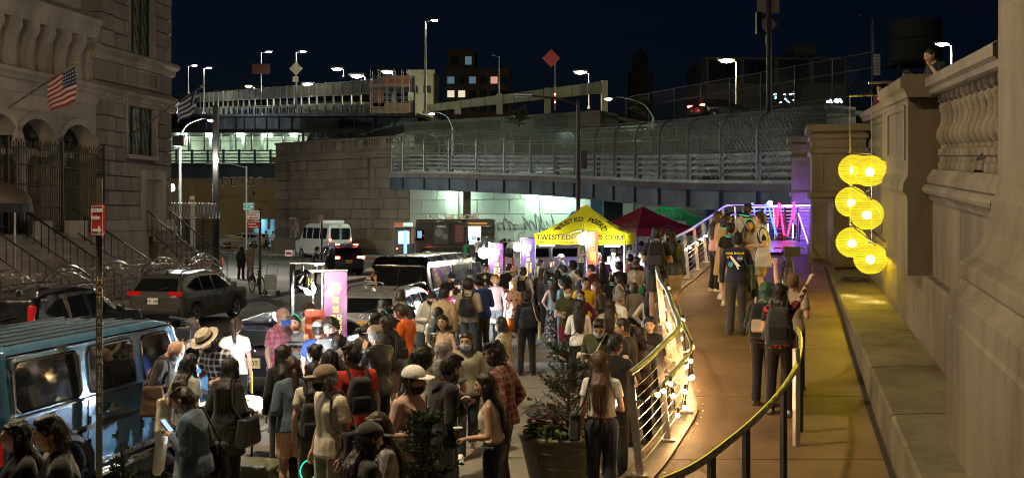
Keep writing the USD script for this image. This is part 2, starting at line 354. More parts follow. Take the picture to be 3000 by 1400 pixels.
# end pier that faces the ramp, and the violet-lit pier beyond
def boxpier(name,c,wx,wy,z0,z1,par,mat,ch=0.12):
 o=[]
 obj(name,MB().box((c[0],c[1],(z0+z1)/2),(wx,wy,z1-z0),-14.8),mat,par)
 obj(name+'_cap',MB().box((c[0],c[1],z1+0.1),(wx+0.3,wy+0.3,0.2),-14.8,0.04),mat,par)
 obj(name+'_neck',MB().box((c[0],c[1],z1-0.12),(wx+0.14,wy+0.14,0.14),-14.8,0.03),mat,par)
 for s in(0.35,1.5):
  obj(name+'_moulding',MB().box((c[0],c[1],z1-s-0.15),(wx+0.16,wy+0.16,0.16),-14.8,0.05),mat,par)
 fr=rot([[0,-wy/2-0.012,0]],-14.8)[0]
 for dx,dz,sx,sz in((0,0.5,wx*0.66,0.05),(0,-0.42,wx*0.66,0.05),(-wx*0.31,0.04,0.05,0.87),(wx*0.31,0.04,0.05,0.87)):
  p=rot([[dx,-wy/2,0]],-14.8)[0]
  obj(name+'_panel_frame',MB().box((c[0]+p[0],c[1]+p[1],z1-0.95+dz),(sx,0.05,sz),-14.8),mat,par)
ep=thing('end_pier','square granite end pier with cap and panel behind the yellow lanterns','pier')
boxpier('pier',(8.75,27.1),1.35,1.6,0.0,5.35,ep,C_WALL)
vp=thing('far_pier','granite pier lit violet beyond the end of the wall','pier')
boxpier('pier',(9.75,33.0),1.15,1.5,0.0,5.5,vp,C_WALL)
obj('low_wall',MB().box((9.95,30.2,1.4),(0.8,4.2,3.2),-14.8),C_WALL,vp)
obj('sloped_cheek',MB().sweep([(0,0),(2.2,0),(2.2,0.4),(0.5,1.6),(0,1.6)],[(8.05+0.264*u,25.2+u*1.6,1.9+z)for u,z in[(0,0),(2.2,0),(2.2,0.4),(0.5,1.6),(0,1.6)]],[(8.65+0.264*u,25.2+u*1.6,1.9+z)for u,z in[(0,0),(2.2,0),(2.2,0.4),(0.5,1.6),(0,1.6)]]),C_WALL,vp)
# roadway deck behind the approach wall, where the people above stand
b=MB();q0,q1=8.0,60.0
b.hexa([[XW(q0)+0.9,q0,-1],[XW(q0)+14,q0,-1],[XW(q1)+14,q1,-1],[XW(q1)+0.9,q1,-1]],[[XW(q0)+0.9,q0,4.45+0.0566*(q0-18.2)],[XW(q0)+14,q0,4.45+0.0566*(q0-18.2)],[XW(q1)+14,q1,4.45+0.0566*(q1-18.2)],[XW(q1)+0.9,q1,4.45+0.0566*(q1-18.2)]])
tag(obj('upper_roadway',b,C_ASPH),kind='structure')

# ---------------------------------------------------------------- masonry in courses
def blockwall(par,o,ex,width,z0,z1,course,length,proud,mats,name='stone_block',holes=(),nout=None,bk=-0.05):
 o,ex=np.asarray(o,float),np.asarray(ex,float);ex=ex/np.linalg.norm(ex)
 n=np.array([ex[1],-ex[0],0.0])if nout is None else np.asarray(nout,float)
 rows=max(1,round((z1-z0)/course));ch=(z1-z0)/rows;g=0.012
 for r in range(rows):
  a,bz=z0+r*ch,z0+(r+1)*ch
  cuts=[0.0];x=-length*(0.5 if r%2 else 0.0)+length*R.uniform(0.9,1.1)
  while x<width-0.25*length:
   if x>0.2*length:cuts.append(x)
   x+=length*R.uniform(0.85,1.15)
  cuts.append(width)
  for x0,x1 in zip(cuts[:-1],cuts[1:]):
   segs=[(x0,x1)]
   for h0,h1,k0,k1 in holes:
    if k0<bz-0.3*ch and k1>a+0.3*ch:
     segs=[t for s0,s1 in segs for t in((s0,min(s1,h0)),(max(s0,h1),s1))if t[1]-t[0]>0.12]
   for s0,s1 in segs:
    p=proud+R.uniform(-0.012,0.012)
    P=lambda s,d,z:o+ex*s+n*d+np.array([0,0,z])
    e=0.014
    obj(name,MB().hexa([P(s0+g,bk,a+g),P(s1-g,bk,a+g),P(s1-g,bk,bz-g),P(s0+g,bk,bz-g)],[P(s0+g+e,p,a+g+e),P(s1-g-e,p,a+g+e),P(s1-g-e,p,bz-g-e),P(s0+g+e,p,bz-g-e)]),R.choice(mats),par)

# ---------------------------------------------------------------- the church on the left
CB=np.array([-19.0,30.0,0.0]);CE=np.array([0.2,1.0,0.0])/1.0198;CN=np.array([1.0,-0.2,0.0])/1.0198
def CP(s,o,z):return CB+CE*s+CN*o+np.array([0,0,z])
def cf(off=0.0):
 return lambda v:CB+v[:,:1]*CE+v[:,1:2]*np.array([0,0,1.0])+(v[:,2:3]+off)*CN
def cbox(b,s0,s1,o0,o1,z0,z1):
 return b.hexa([CP(s0,o0,z0),CP(s1,o0,z0),CP(s1,o1,z0),CP(s0,o1,z0)][::-1],[CP(s0,o0,z1),CP(s1,o0,z1),CP(s1,o1,z1),CP(s0,o1,z1)][::-1])
def cpart(name,par,mat,*boxes):
 b=MB()
 for q in boxes:cbox(b,*q)
 return obj(name,b,mat,par)
def csweep(name,par,mat,prof,s0,s1,smooth=False):
 return obj(name,MB().sweep(prof,[CP(s0,o,z)for o,z in prof],[CP(s1,o,z)for o,z in prof]),mat,par,smooth)
ch=thing('church_building','old stone church with arched portico and corner tower on the left','church')
# tower core and ashlar
T0,T1=11.0,16.75
cpart('tower_core',ch,C_CH[2],(T0,T1,-6,-0.32,0,17))
win1,win2,door=(13.15,15.35,5.75,8.0),(13.35,15.15,10.0,16.5),(14.55,15.75,2.5,4.75)
hol=[(a-T0,b_-T0,c,d)for a,b_,c,d in(win1,win2,door)]
blockwall(ch,CP(T0,0,0),CE,T1-T0,2.95,7.85,0.61,1.25,0.03,C_CH,holes=hol,nout=CN,bk=-0.34)
blockwall(ch,CP(T0,0,0),CE,T1-T0,8.65,9.5,0.85,1.5,0.03,C_CH,holes=hol,nout=CN,bk=-0.34)
blockwall(ch,CP(T0,0,0),CE,T1-T0,10.1,16.6,0.65,1.25,0.03,C_CH,holes=hol,nout=CN,bk=-0.34)
blockwall(ch,CP(T1,-0.1,0),-CN,4.0,2.95,16.6,0.62,1.3,0.03,C_CH,nout=CE)
blockwall(ch,CP(T0,0,0),CE,1.0,2.95,7.85,0.61,1.0,0.19,C_CH,name='quoin',nout=CN,bk=-0.34)
blockwall(ch,CP(T0,0,0),CE,1.0,10.1,16.6,0.65,1.0,0.19,C_CH,name='quoin',nout=CN,bk=-0.34)
csweep('plinth',ch,C_CHT,[(-0.1,0),(-0.1,2.95),(0.1,2.95),(0.14,2.8),(0.22,2.62),(0.3,2.6),(0.3,2.5),(0.24,2.46),(0.24,0)],T0-0.05,14.5)
csweep('plinth',ch,C_CHT,[(-0.1,0),(-0.1,2.95),(0.1,2.95),(0.14,2.8),(0.22,2.62),(0.3,2.6),(0.3,2.5),(0.24,2.46),(0.24,0)],15.8,T1+0.1)
for z,pr in((7.85,0.42),(9.5,0.34)):
 csweep('cornice',ch,C_CHT,[(-0.1,z),(-0.1,z+0.8 if z<9 else z+0.6),(pr*0.5,z+0.6),(pr,z+0.5),(pr,z+0.38),(pr*0.7,z+0.3),(pr*0.4,z+0.24),(pr*0.35,z+0.1),(0.06,z)],T0-0.2,T1+0.2)
for k in range(27):
 s=T0+k*0.215;cpart('dentil',ch,C_CHT,(s,s+0.11,0.1,0.26,7.98,8.12))
cpart('sunk_panel_frame',ch,C_CHT,(12.9,15.6,0.03,0.09,8.72,8.79),(12.9,15.6,0.03,0.09,9.36,9.43),(12.9,12.98,0.03,0.09,8.79,9.36),(15.52,15.6,0.03,0.09,8.79,9.36))
M_FRAME=worn('window_bronze',(0.035,0.04,0.033),0.5,0.3,0.3,5)
M_STAIN=_mat('stained_glass',{'g':('geometry',{}),'m':('mapping',{'scale':(0.2,1,1)}),'w':('wave_texture',{'wave_type':'rings','rings_direction':'spherical','scale':1.4,'distortion':5.0,'detail':2}),'v':('voronoi_texture',{'scale':2.2}),
 'r':('rgb_ramp',{'ramp':[(0.2,(0.02,0.035,0.04)),(0.5,(0.10,0.13,0.11)),(0.75,(0.22,0.22,0.15))]}),'x':('mix',{'fac':0.5}),'p':('principled_bsdf',{'roughness':0.15})},
 [('g.position','v.vector'),('g.position','w.vector'),('w.fac','x.color1'),('v.distance','x.color2'),('x.color','r.fac'),('r.color','p.base_color')],surface='p.BSDF')
for k,(a,c,z0,z1)in enumerate((win1,win2)):
 w=cpart('window',ch,C_CHT,(a-0.12,a,-0.3,0.1,z0,z1),(c,c+0.12,-0.3,0.1,z0,z1),(a-0.12,c+0.12,-0.3,0.14,z0-0.18,z0),(a-0.12,c+0.12,-0.3,0.14,z1,z1+0.14))
 n=3
 for i in range(n):
  p0=a+(c-a)*i/n;p1=a+(c-a)*(i+1)/n
  m=int((z1-z0)/0.75)
  for j in range(m):
   y0=z0+(z1-z0)*j/m;y1=z0+(z1-z0)*(j+1)/m
   cpart('pane',w,M_STAIN,(p0+0.03,p1-0.03,-0.26,-0.24,y0+0.02,y1-0.02))
  if i:cpart('mullion',w,M_FRAME,(p0-0.04,p0+0.04,-0.27,-0.16,z0,z1))
 cpart('sash_frame',w,M_FRAME,(a,a+0.06,-0.28,-0.15,z0,z1),(c-0.06,c,-0.28,-0.15,z0,z1),(a,c,-0.28,-0.15,z0,z0+0.07),(a,c,-0.28,-0.15,z1-0.07,z1),(a,c,-0.27,-0.2,z0+(z1-z0)*0.68,z0+(z1-z0)*0.68+0.06))
dr=cpart('door_surround',ch,C_CHT,(14.2,14.52,-0.5,0.14,2.5,5.15),(15.78,16.1,-0.5,0.14,2.5,5.15),(14.52,15.78,-0.5,0.14,4.75,5.15),(14.95,15.35,0.14,0.22,4.78,5.2))
cpart('reveal',ch,C_CHP,(15.74,15.78,-0.3,0.1,2.5,4.75),(14.52,15.74,-0.315,-0.30,2.5,4.71),(14.52,15.74,-0.3,0.1,4.71,4.75))
dd=cpart('door',ch,worn('dark_red_door',(0.16,0.02,0.015),0.5),(14.53,15.0,-0.29,-0.2,2.5,4.7))
# nave front
N0,N1,ZF=-3.0,11.0,2.5
cpart('nave_core',ch,C_CH[2],(N0,N1,-8,-3.4,0,17))
poly=Polygon([(N0,ZF),(N1,ZF),(N1,7.55),(N0,7.55)])
def fsz(px,py):
 d=25.0/(0.2-(px-CX)/F);return(d-30)*1.0198,EYE-(py-HOR)/F*d
ARC=[(fsz(x,430)[0],1.16)for x in(-8,108,229)]
for c,r in ARC:
 t=np.linspace(0,math.pi,21)
 poly=poly.difference(Polygon([(c-r,ZF-1),(c+r,ZF-1)]+[(c+r*math.cos(a),5.55+r*math.sin(a))for a in t]))
obj('arcade_wall',MB().prism(poly,0.7,-0.7,cf()),C_CHP,ch)
for c,r in ARC:
 t=np.linspace(0,math.pi,21);ring=Polygon([(c+(r+0.22)*math.cos(a),5.55+(r+0.22)*math.sin(a))for a in t]+[(c+r*math.cos(a),5.55+r*math.sin(a))for a in t[::-1]])
 obj('archivolt',MB().prism(ring,0.07,0.0,cf()),C_CHT,ch)
 cpart('portal_door',ch,worn('dark_red_door',(0.16,0.02,0.015),0.5),(c+0.1,c+0.75,-3.38,-3.3,ZF,6.4))
for s in[ARC[0][0]+1.5,ARC[1][0]+1.5]:
 cpart('impost',ch,C_CHT,(s-0.5,s+0.5,-0.72,0.14,5.35,5.55))
 obj('column',MB().lathe([(0.3,0),(0.3,0.15),(0.24,0.2),(0.23,1.3),(0.21,2.5),(0.27,2.62),(0.3,2.75),(0.34,2.85)],CP(s,-0.2,ZF+0.01),14),C_CHT,ch,smooth=40)
 cpart('pedestal',ch,C_CHT,(s-0.55,s+0.55,0.02,0.7,1.9,2.95))
 obj('wall_lamp',MB().sphere(CP(s,0.25,6.05),0.14,2,(1,1,1.2)).bar(CP(s,0,6.12),CP(s,0.25,6.12),0.04),M_BLACK,ch,smooth=True)
cpart('portico_back',ch,C_CHP,(N0,N1,-3.4,-3.39,ZF,7.5));cpart('portico_floor',ch,C_CH[0],(N0,N1,-3.4,0.3,ZF-0.2,ZF));cpart('portico_ceiling',ch,C_CHP,(N0,N1,-3.4,-0.7,7.3,7.45))
csweep('string_course',ch,C_CHT,[(-0.7,7.55),(-0.7,8.4),(0.35,8.4),(0.35,8.25),(0.25,8.15),(0.2,8.05),(0.1,7.98),(0.1,7.75),(0.05,7.6),(0.0,7.55)],N0,T0)
for k in range(62):cpart('dentil',ch,C_CHT,(N0+k*0.22+0.4,N0+k*0.22+0.51,0.1,0.2,8.03,8.13))
cpart('gallery_wall',ch,C_CHP,(N0,T0,-1.0,-0.45,8.4,10.3))
for k in range(15):
 s=N0+0.5+k*0.95
 obj('gallery_bracket',MB().sweep([(-0.45,8.4),(-0.45,10.25),(0.1,10.25),(0.1,9.95),(-0.1,9.6),(-0.2,9.1),(-0.15,8.55),(0.0,8.4)],[CP(s,o,z)for o,z in[(-0.45,8.4),(-0.45,10.25),(0.1,10.25),(0.1,9.95),(-0.1,9.6),(-0.2,9.1),(-0.15,8.55),(0.0,8.4)]],
  [CP(s+0.4,o,z)for o,z in[(-0.45,8.4),(-0.45,10.25),(0.1,10.25),(0.1,9.95),(-0.1,9.6),(-0.2,9.1),(-0.15,8.55),(0.0,8.4)]]),C_CHT,ch)
csweep('upper_cornice',ch,C_CHT,[(-1.0,10.25),(-1.0,11.0),(0.3,11.0),(0.3,10.85),(0.2,10.75),(0.15,10.55),(0.1,10.4),(0.05,10.25)],N0,T0)
cpart('upper_wall',ch,C_CHP,(N0,T0,-1.3,-0.7,11.0,17))
cpart('upper_pilaster',ch,C_CHT,(7.9,8.5,-0.7,-0.45,11.0,17),(4.9,5.4,-0.7,-0.6,11.0,17))
cpart('wall_plaque',ch,C_CHT,(6.6,7.2,-0.7,-0.6,11.4,12.0))
# a plain gold mosaic panel high on the left
mo=cpart('mosaic_panel',ch,_mat('mosaic_gold',{'g':('geometry',{}),'v':('voronoi_texture',{'scale':14.0}),'r':('rgb_ramp',{'ramp':[(0.0,(0.36,0.24,0.05)),(1.0,(0.55,0.40,0.10))]}),'p':('principled_bsdf',{'roughness':0.4})},[('g.position','v.vector'),('v.color','r.fac'),('r.color','p.base_color')],surface='p.BSDF'),(-1.6,2.95,-0.7,-0.64,11.2,15.5))
obj('blue_field',MB().prism(Polygon([(-0.9,11.22),(2.0,11.22),(1.75,11.9),(1.3,12.5),(0.6,12.8),(-0.2,12.6),(-0.7,12.0)]),0.02,-0.63,cf()),plain('mosaic_blue',(0.02,0.05,0.13),0.5),mo)
obj('red_field',MB().prism(Polygon([(0.3,11.3),(0.9,11.3),(0.85,12.2),(0.4,12.2)]),0.02,-0.60,cf()),plain('mosaic_red',(0.2,0.02,0.03),0.5),mo)
cpart('mosaic_border',mo,C_CHT,(-1.75,-1.6,-0.7,-0.58,11.05,15.5),(2.95,3.1,-0.7,-0.58,11.05,15.5),(-1.75,3.1,-0.7,-0.58,11.05,11.2))
# iron grille in front of the arches
gr=thing('portico_gate','tall black iron gate of thin bars across the church arches','gate')
for z in(2.75,3.45,4.25,4.95,5.55):
 obj('cross_rail',MB().bar(CP(N0,0.45,z),CP(10.9,0.45,z),0.05),M_BLACK,gr)
b=MB();sb=MB()
for k in range(105):
 s=N0+k*0.133;z1=5.75 if k%2 else 5.65;b.bar(CP(s,0.45,2.52),CP(s,0.45,z1),0.024)
 sb.bar(CP(s,0.45,z1),CP(s,0.45,z1+0.12),0.04)
tag(obj('upright_bar',b,M_BLACK,gr),kind='stuff');tag(obj('bar_finial',sb,M_BLACK,gr),kind='stuff')
for s in(2.1,5.2,8.2,10.85):obj('gate_post',MB().bar(CP(s,0.45,2.52),CP(s,0.45,5.95),0.09),M_BLACK,gr)
# stairs
st=node('church_steps','structure')
for k in range(14):
 z=ZF-0.02-k*0.176;o=0.3+k*0.3
 obj('step',MB().hexa([CP(N0,o,z-0.176),CP(11.0,o,z-0.176),CP(11.0,o+0.32,z-0.176),CP(N0,o+0.32,z-0.176)][::-1],[CP(N0,o,z),CP(11.0,o,z),CP(11.0,o+0.33,z),CP(N0,o+0.33,z)][::-1]),R.choice(C_CH),st)
for k in range(10):
 z=2.48-k*0.24;o=0.25+k*0.3
 obj('side_step',MB().hexa([CP(14.3,-1.2 if k==0 else o,z-0.24),CP(16.1,-1.2 if k==0 else o,z-0.24),CP(16.1,o+0.32,z-0.24),CP(14.3,o+0.32,z-0.24)][::-1],[CP(14.3,-1.2 if k==0 else o,z),CP(16.1,-1.2 if k==0 else o,z),CP(16.1,o+0.33,z),CP(14.3,o+0.33,z)][::-1]),R.choice(C_CH),st)
def stair_rail(s,label,o0=0.4,z0=2.5,o1=4.4,n=14,z1=0.1):
 t=thing('stair_railing',label,'railing')
 obj('handrail',MB().tube([CP(s,o0,z0+0.95),CP(s,o1,z1+0.95)],0.03,6),M_BLACK,t)
 obj('bottom_rail',MB().tube([CP(s,o0,z0+0.15),CP(s,o1,z1+0.15)],0.02,6),M_BLACK,t)
 b=MB()
 for k in range(n+1):
  f=k/n;o=o0+(o1-o0)*f;z=z0+(z1-z0)*f;b.bar(CP(s,o,z),CP(s,o,z+0.94),0.025)
 tag(obj('baluster_bar',b,M_BLACK,t),kind='stuff')
for k,(s,w)in enumerate([(0.2,'iron stair railing at the left edge of the church steps'),(3.0,'second iron stair railing from the left on the church steps'),(5.9,'third iron stair railing from the left on the church steps'),(8.8,'iron stair railing on church steps nearest the tower')]):stair_rail(s,w)
stair_rail(14.25,'left iron railing of the tower side door steps',0.3,2.4,3.1,12,0.2);stair_rail(16.15,'right iron railing of the tower side door steps',0.3,2.4,3.1,12,0.2)
# a dark dome awning at the far left edge
aw=thing('dome_awning','dark rounded awning canopy at the left edge below the church arches','awning')
c=at(8,575,33.5);m=trimesh.creation.icosphere(3,1.0);v=m.vertices*np.array([1.25,1.0,0.75]);v[:,2]=np.maximum(v[:,2],0)
obj('canopy',MB().raw(v+c-np.array([0.35,0,0.25]),m.faces),worn('awning_canvas',(0.08,0.055,0.035),0.6),aw,smooth=40)
obj('valance',MB().lathe([(1.24,0),(1.26,-0.28),(1.2,-0.28)],c-np.array([0.35,0,0.25]),20),M_BLACK,aw)
obj('pole',MB().tube([c+[0.7,-0.6,-0.5],c+[0.7,-0.6,-3.6]],0.035,6),M_GALV,aw);obj('pole',MB().tube([c+[-1.2,-0.6,-0.5],c+[-1.2,-0.6,-3.6]],0.035,6),M_GALV,aw)
# ornate fence along the sidewalk
M_CHROME=plain('fence_chrome',(0.55,0.55,0.5),0.22,1.0)
fe=thing('ornate_fence','stainless steel fence with arched tops along the church sidewalk','fence')
fp=[(-14.1-0.17*4.4,27.6),(-14.1-0.17*1.5,30.5),(-13.9,33.4),(-13.45,36.2),(-12.95,39.6),(-12.4,43.0)]
for k,((x0,y0),(x1,y1))in enumerate(zip(fp[:-1],fp[1:])):
 t=np.linspace(0,1,17);X=x0+(x1-x0)*t;Y=y0+(y1-y0)*t
 for dz in(0.0,-0.22):
  Z=1.02+dz+0.55*np.sin(np.pi*t);obj('arched_rail',MB().tube(np.stack([X,Y,Z],1),0.034,6),M_CHROME,fe,smooth=True)
 obj('bottom_rail',MB().bar((x0,y0,0.15),(x1,y1,0.15),0.05),M_CHROME,fe)
 obj('mid_rail',MB().bar((x0,y0,0.72),(x1,y1,0.72),0.04),M_CHROME,fe)
 b=MB();cb=MB()
 for u in np.linspace(0.04,0.96,22):b.bar((x0+(x1-x0)*u,y0+(y1-y0)*u,0.12),(x0+(x1-x0)*u,y0+(y1-y0)*u,0.80+0.55*math.sin(math.pi*u)),0.022)
 tag(obj('picket',b,M_CHROME,fe),kind='stuff')
 for u in(0.15,0.3,0.45,0.6,0.75,0.9):cb.sphere((x0+(x1-x0)*u,y0+(y1-y0)*u,0.91+0.55*math.sin(math.pi*u)),0.06,1)
 tag(obj('scroll',cb,M_CHROME,fe),kind='stuff')
for x,y in fp:obj('post',MB().bar((x,y,0.0),(x,y,1.3),0.09).sphere((x,y,1.36),0.075),M_CHROME,fe)
# chain link yard fence with razor wire right of the church
yf=thing('yard_fence','dark chain link yard fence topped with coils of razor wire','fence')
ya,yb=at(500,700,49.5),at(640,700,52.5)
P=lambda u,z:np.array([ya[0]+(yb[0]-ya[0])*u,ya[1]+(yb[1]-ya[1])*u,z])
for u in(0,0.33,0.66,1.0):obj('post',MB().bar(P(u,0),P(u,3.0),0.09),M_BLACK,yf)
for z in(0.2,1.6,2.95):obj('rail',MB().bar(P(0,z),P(1,z),0.06),M_BLACK,yf)
b=MB()
for k in range(40):b.bar(P(k/40,0.2),P(min(1,k/40+0.2),2.9),0.014);b.bar(P(k/40,2.9),P(min(1,k/40+0.2),0.2),0.014)
tag(obj('wire_mesh',b,M_BLACK,yf),kind='stuff')
th=np.linspace(0,14*2*math.pi,330);u=th/th.max()
obj('razor_coil',MB().tube(np.stack([ya[0]+(yb[0]-ya[0])*u,ya[1]+(yb[1]-ya[1])*u+0.35*np.cos(th),3.35+0.42*np.sin(th)],1),0.018,4),M_GALV,yf)

# ---------------------------------------------------------------- stone abutment across the street
def seg(par_pts):return[np.asarray(q,float)for q in par_pts]
A0,A1,A2=np.array([-20.0,86.0,0]),np.array([-7.8,77.0,0]),np.array([12.5,65.4,0])
AE=(A1-A0)/np.linalg.norm(A1-A0);AN=np.array([AE[1],-AE[0],0]);AL=np.linalg.norm(A1-A0)
BE=(A2-A1)/np.linalg.norm(A2-A1);BN=np.array([BE[1],-BE[0],0]);BL=np.linalg.norm(A2-A1)
def fbox(b,o,e,n,s0,s1,d0,d1,z0,z1):
 P=lambda s,d,z:o+e*s+n*d+np.array([0,0,z])
 return b.hexa([P(s0,d0,z0),P(s1,d0,z0),P(s1,d1,z0),P(s0,d1,z0)][::-1],[P(s0,d0,z1),P(s1,d0,z1),P(s1,d1,z1),P(s0,d1,z1)][::-1])
def fpart(name,par,mat,o,e,n,*bx):
 b=MB()
 for q in bx:fbox(b,o,e,n,*q)
 return obj(name,b,mat,par)
ab=thing('bridge_abutment','massive coursed stone bridge abutment behind the white van','abutment')
fpart('core',ab,C_AB[2],A0,AE,AN,(0,AL,-6,-0.03,0,8.6))
blockwall(ab,A0,AE,AL,1.2,7.6,0.8,1.7,0.05,C_AB)
blockwall(ab,A0,-AN,8.0,1.2,7.6,0.8,1.7,0.05,C_AB,nout=-AE)
for s0,s1 in((0.0,1.6),(3.0,3.9),(9.6,11.0)):blockwall(ab,A0+AE*s0,AE,s1-s0,1.2,7.6,0.8,1.4,0.35,C_AB,name='pilaster_block')
fpart('plinth',ab,C_AB[1],A0,AE,AN,(-0.3,AL,-1,0.45,0.0,0.9),(-0.2,AL,-1,0.3,0.9,1.2))
fpart('cornice',ab,C_AB[0],A0,AE,AN,(-0.3,AL+0.3,-1,0.45,7.6,7.85),(-0.45,AL+0.3,-1,0.6,7.85,8.05))
fpart('parapet',ab,C_AB[2],A0,AE,AN,(-0.1,AL,-0.5,0.1,8.05,8.3),(-0.2,AL,-0.5,0.2,9.05,9.25))
for k in range(7):fpart('parapet_post',ab,C_AB[1],A0,AE,AN,(k*2.45-0.1,k*2.45+0.5,-0.45,0.16,8.3,9.05))
for k in range(54):
 s=0.3+k*0.28
 if(s%2.45)>0.6:fpart('parapet_baluster',ab,C_AB[1],A0,AE,AN,(s,s+0.13,-0.3,0.0,8.3,9.05))
uw=thing('underpass_wall','pale stone retaining wall lit green under the walkway bridge','wall')
fpart('core',uw,C_UB[2],A1,BE,BN,(0,BL,-2,-0.03,0,6.6))
blockwall(uw,A1,BE,BL,0.05,5.3,1.05,2.6,0.03,C_UB)
fpart('wall_cornice',uw,C_UB[1],A1,BE,BN,(0.0,BL,-0.2,0.35,5.3,5.5),(0.0,BL,-0.2,0.5,5.5,5.75),(0,BL,-0.2,0.28,5.1,5.3))
for s0 in(3.4,10.2,17.4):fpart('wall_pilaster',uw,C_UB[0],A1,BE,BN,(s0,s0+1.1,-0.1,0.22,0,5.1))
# spray-paint on the masonry
M_SPW,M_SPD,M_SPV=plain('spray_white',(0.62,0.58,0.58),0.7),plain('spray_dark',(0.05,0.05,0.05),0.8),plain('spray_violet',(0.17,0.12,0.16),0.8)
gp=A0+AE*1.0+AN*0.42
fm=plane_frame(A0+AE*1.75+AN*0.12+np.array([0,0,1.35]),AE,(0,0,1))
ff=lambda v:fm(v*np.array([0.72,1.35,1]))
obj('graffiti_outline',MB().text('MFK',1.05,lambda v:ff(v*np.array([1.12,1.1,1])-np.array([0,0.05,0])),0.004),M_SPW,ab)
obj('graffiti_fill',MB().text('MFK',1.05,lambda v:ff(v+np.array([0,0,0.008])),0.004),M_SPV,ab)
def squiggle(s0,z0,wdt,h,n,seed,o=0.05):
 q=random.Random(seed);t=np.linspace(0,n*2*math.pi,n*14)
 return np.stack([*(A1[:,None]+BE[:,None]*(s0+wdt*t/t.max()+0.18*np.sin(t))[None]+BN[:,None]*o)[:2],z0+h*(0.5+0.5*np.cos(t*1.03+q.random()))*(0.75+0.25*np.sin(t*0.31+2))],1)
obj('graffiti_tag',MB().tube(squiggle(7.2,2.0,2.3,0.9,5,1),0.03,4),M_SPD,uw);obj('graffiti_tag',MB().tube(squiggle(10.0,2.1,2.6,1.2,6,2,0.27),0.03,4),M_SPD,uw)
obj('graffiti_tag',MB().tube(squiggle(4.5,2.4,1.3,0.7,4,3,0.27),0.025,4),M_SPD,uw)

# lamps: a helper for every kind of street lamp
W_COL,Y_COL,C_COL=(1.0,0.93,0.78),(1.0,0.82,0.42),(0.75,0.9,1.0)
def lamp(label,hx,hy,bx,by,d,col,s,hsz=0.3,arm='straight',mat=None,pr=0.08,base_z=None,on=True,ptop=None,kind='street_lamp',grp=None):
 mat=mat or M_GALV;h=at(hx,hy,d);p=at(bx,by,d)
 if base_z is not None:p[2]=base_z
 top=p.copy();top[2]=h[2]-0.1 if ptop is None else at(bx,ptop,d)[2]
 t=thing(kind,label,'street lamp',p,group=grp)
 pp=top-p;hh=h-p
 obj('pole',MB().tube([(0,0,0),(0,0,pp[2]*0.15),pp],[pr*1.35,pr*1.1,pr*0.75],8),mat,t,smooth=40)
 obj('base',MB().lathe([(pr*2.2,0),(pr*2.2,0.12),(pr*1.5,0.3),(pr*1.3,0.32)],n=10),mat,t)
 if arm=='curve':
  q=spline([pp,pp+(hh-pp)*np.array([0.25,0.25,0.75]),hh*1.0+np.array([-(hh-pp)[0]*0.25,0,0.12]),hh],6)
 else:q=np.array([pp,hh])
 obj('arm',MB().tube(q,pr*0.5,6),mat,t,smooth=40)
 dx=np.sign(hh[0]-pp[0])or 1.0
 obj('lamp_head',MB().add(rbox((hsz*2.2,hsz*0.9,hsz*0.4),hsz*0.16),hh+np.array([dx*hsz*0.3,0,hsz*0.24])),mat,t,smooth=40)
 if on:obj('lens',MB().sphere(hh+np.array([dx*hsz*0.3,0,0.0]),hsz*0.5,2,(1.5,0.9,0.55)),emit('lamp_%s_%d'%(_hex(col),s),col,s),t,smooth=True)
 return t
L=lamp
L('slim street lamp beside the church corner, leftmost above the elevated road',567,193,552,275,150,W_COL,90,0.44,pr=0.09)
L('slim street lamp with a box on its pole, second from the church',609,200,597,335,140,W_COL,90,0.44,pr=0.1)
s3=L('street lamp with a dark red square sign on the elevated road',785,153,765,338,115,W_COL,90,0.4,pr=0.09)
s4=L('street lamp with a pale diamond sign on the elevated road',884,152,868,335,110,W_COL,90,0.4,pr=0.11)
L('tallest street lamp in the centre beside the scaffolding',1270,61,1246,333,90,W_COL,90,0.36,pr=0.11)
for k,(hx,hy,bx,by,d,c,sz,w)in enumerate([
 (731,254,745,290,150,Y_COL,0.3,'small glowing lamp low over the elevated road left of the tan roofs'),
 (907,248,915,285,130,Y_COL,0.42,'bright starry lamp just above the elevated road fence'),
 (993,204,1007,226,150,Y_COL,0.5,'warm starry lamp left of the scaffolding'),
 (1052,224,1070,236,120,C_COL,0.5,'cold white work light at the left end of the scaffolding'),
 (1140,212,1150,250,105,Y_COL,0.4,'bright lamp above the scaffolding'),
 (1706,213,1725,320,105,Y_COL,0.4,'warm starry lamp right of the red diamond sign'),
 (2136,179,2157,320,95,Y_COL,0.45,'warm starry street lamp left of the big sign post'),
 (2766,131,2788,215,62,W_COL,0.24,'lit street lamp above the balustrade at the far right'),
 (511,296,520,335,140,C_COL,0.3,'small lamp right at the church corner above the flag')]):
 L(w,hx,hy,bx,by,d,c,260,sz*1.75,pr=0.07)
L('street lamp with curved arm right of the church',618,354,527,690,56,W_COL,1500,0.26,'curve',M_GALV,0.1,base_z=0.0,ptop=400)
L('lamp on an upturned arm behind the caged walkway, left one',1268,334,1326,470,74,(.74,1.0,.74),190,0.26,'curve',M_GALV,0.08,ptop=375)
L('lamp on a long bent arm above the caged walkway, right one',1787,291,1915,375,60,(.72,1.0,.82),190,0.26,'curve',M_GALV,0.08,ptop=345)
L('unlit slim lamp post behind the roofs right of the centre',1447,164,1463,300,130,W_COL,0,0.25,pr=0.09,on=False)
L('unlit lamp post with a paper notice above the balustrade',2532,49,2557,275,50,W_COL,0,0.16,mat=M_BRONZE,pr=0.06,on=False)
c=at(2567,191,50);nt=thing('paper_notice','white printed notice tied to the unlit lamp post','notice',c)
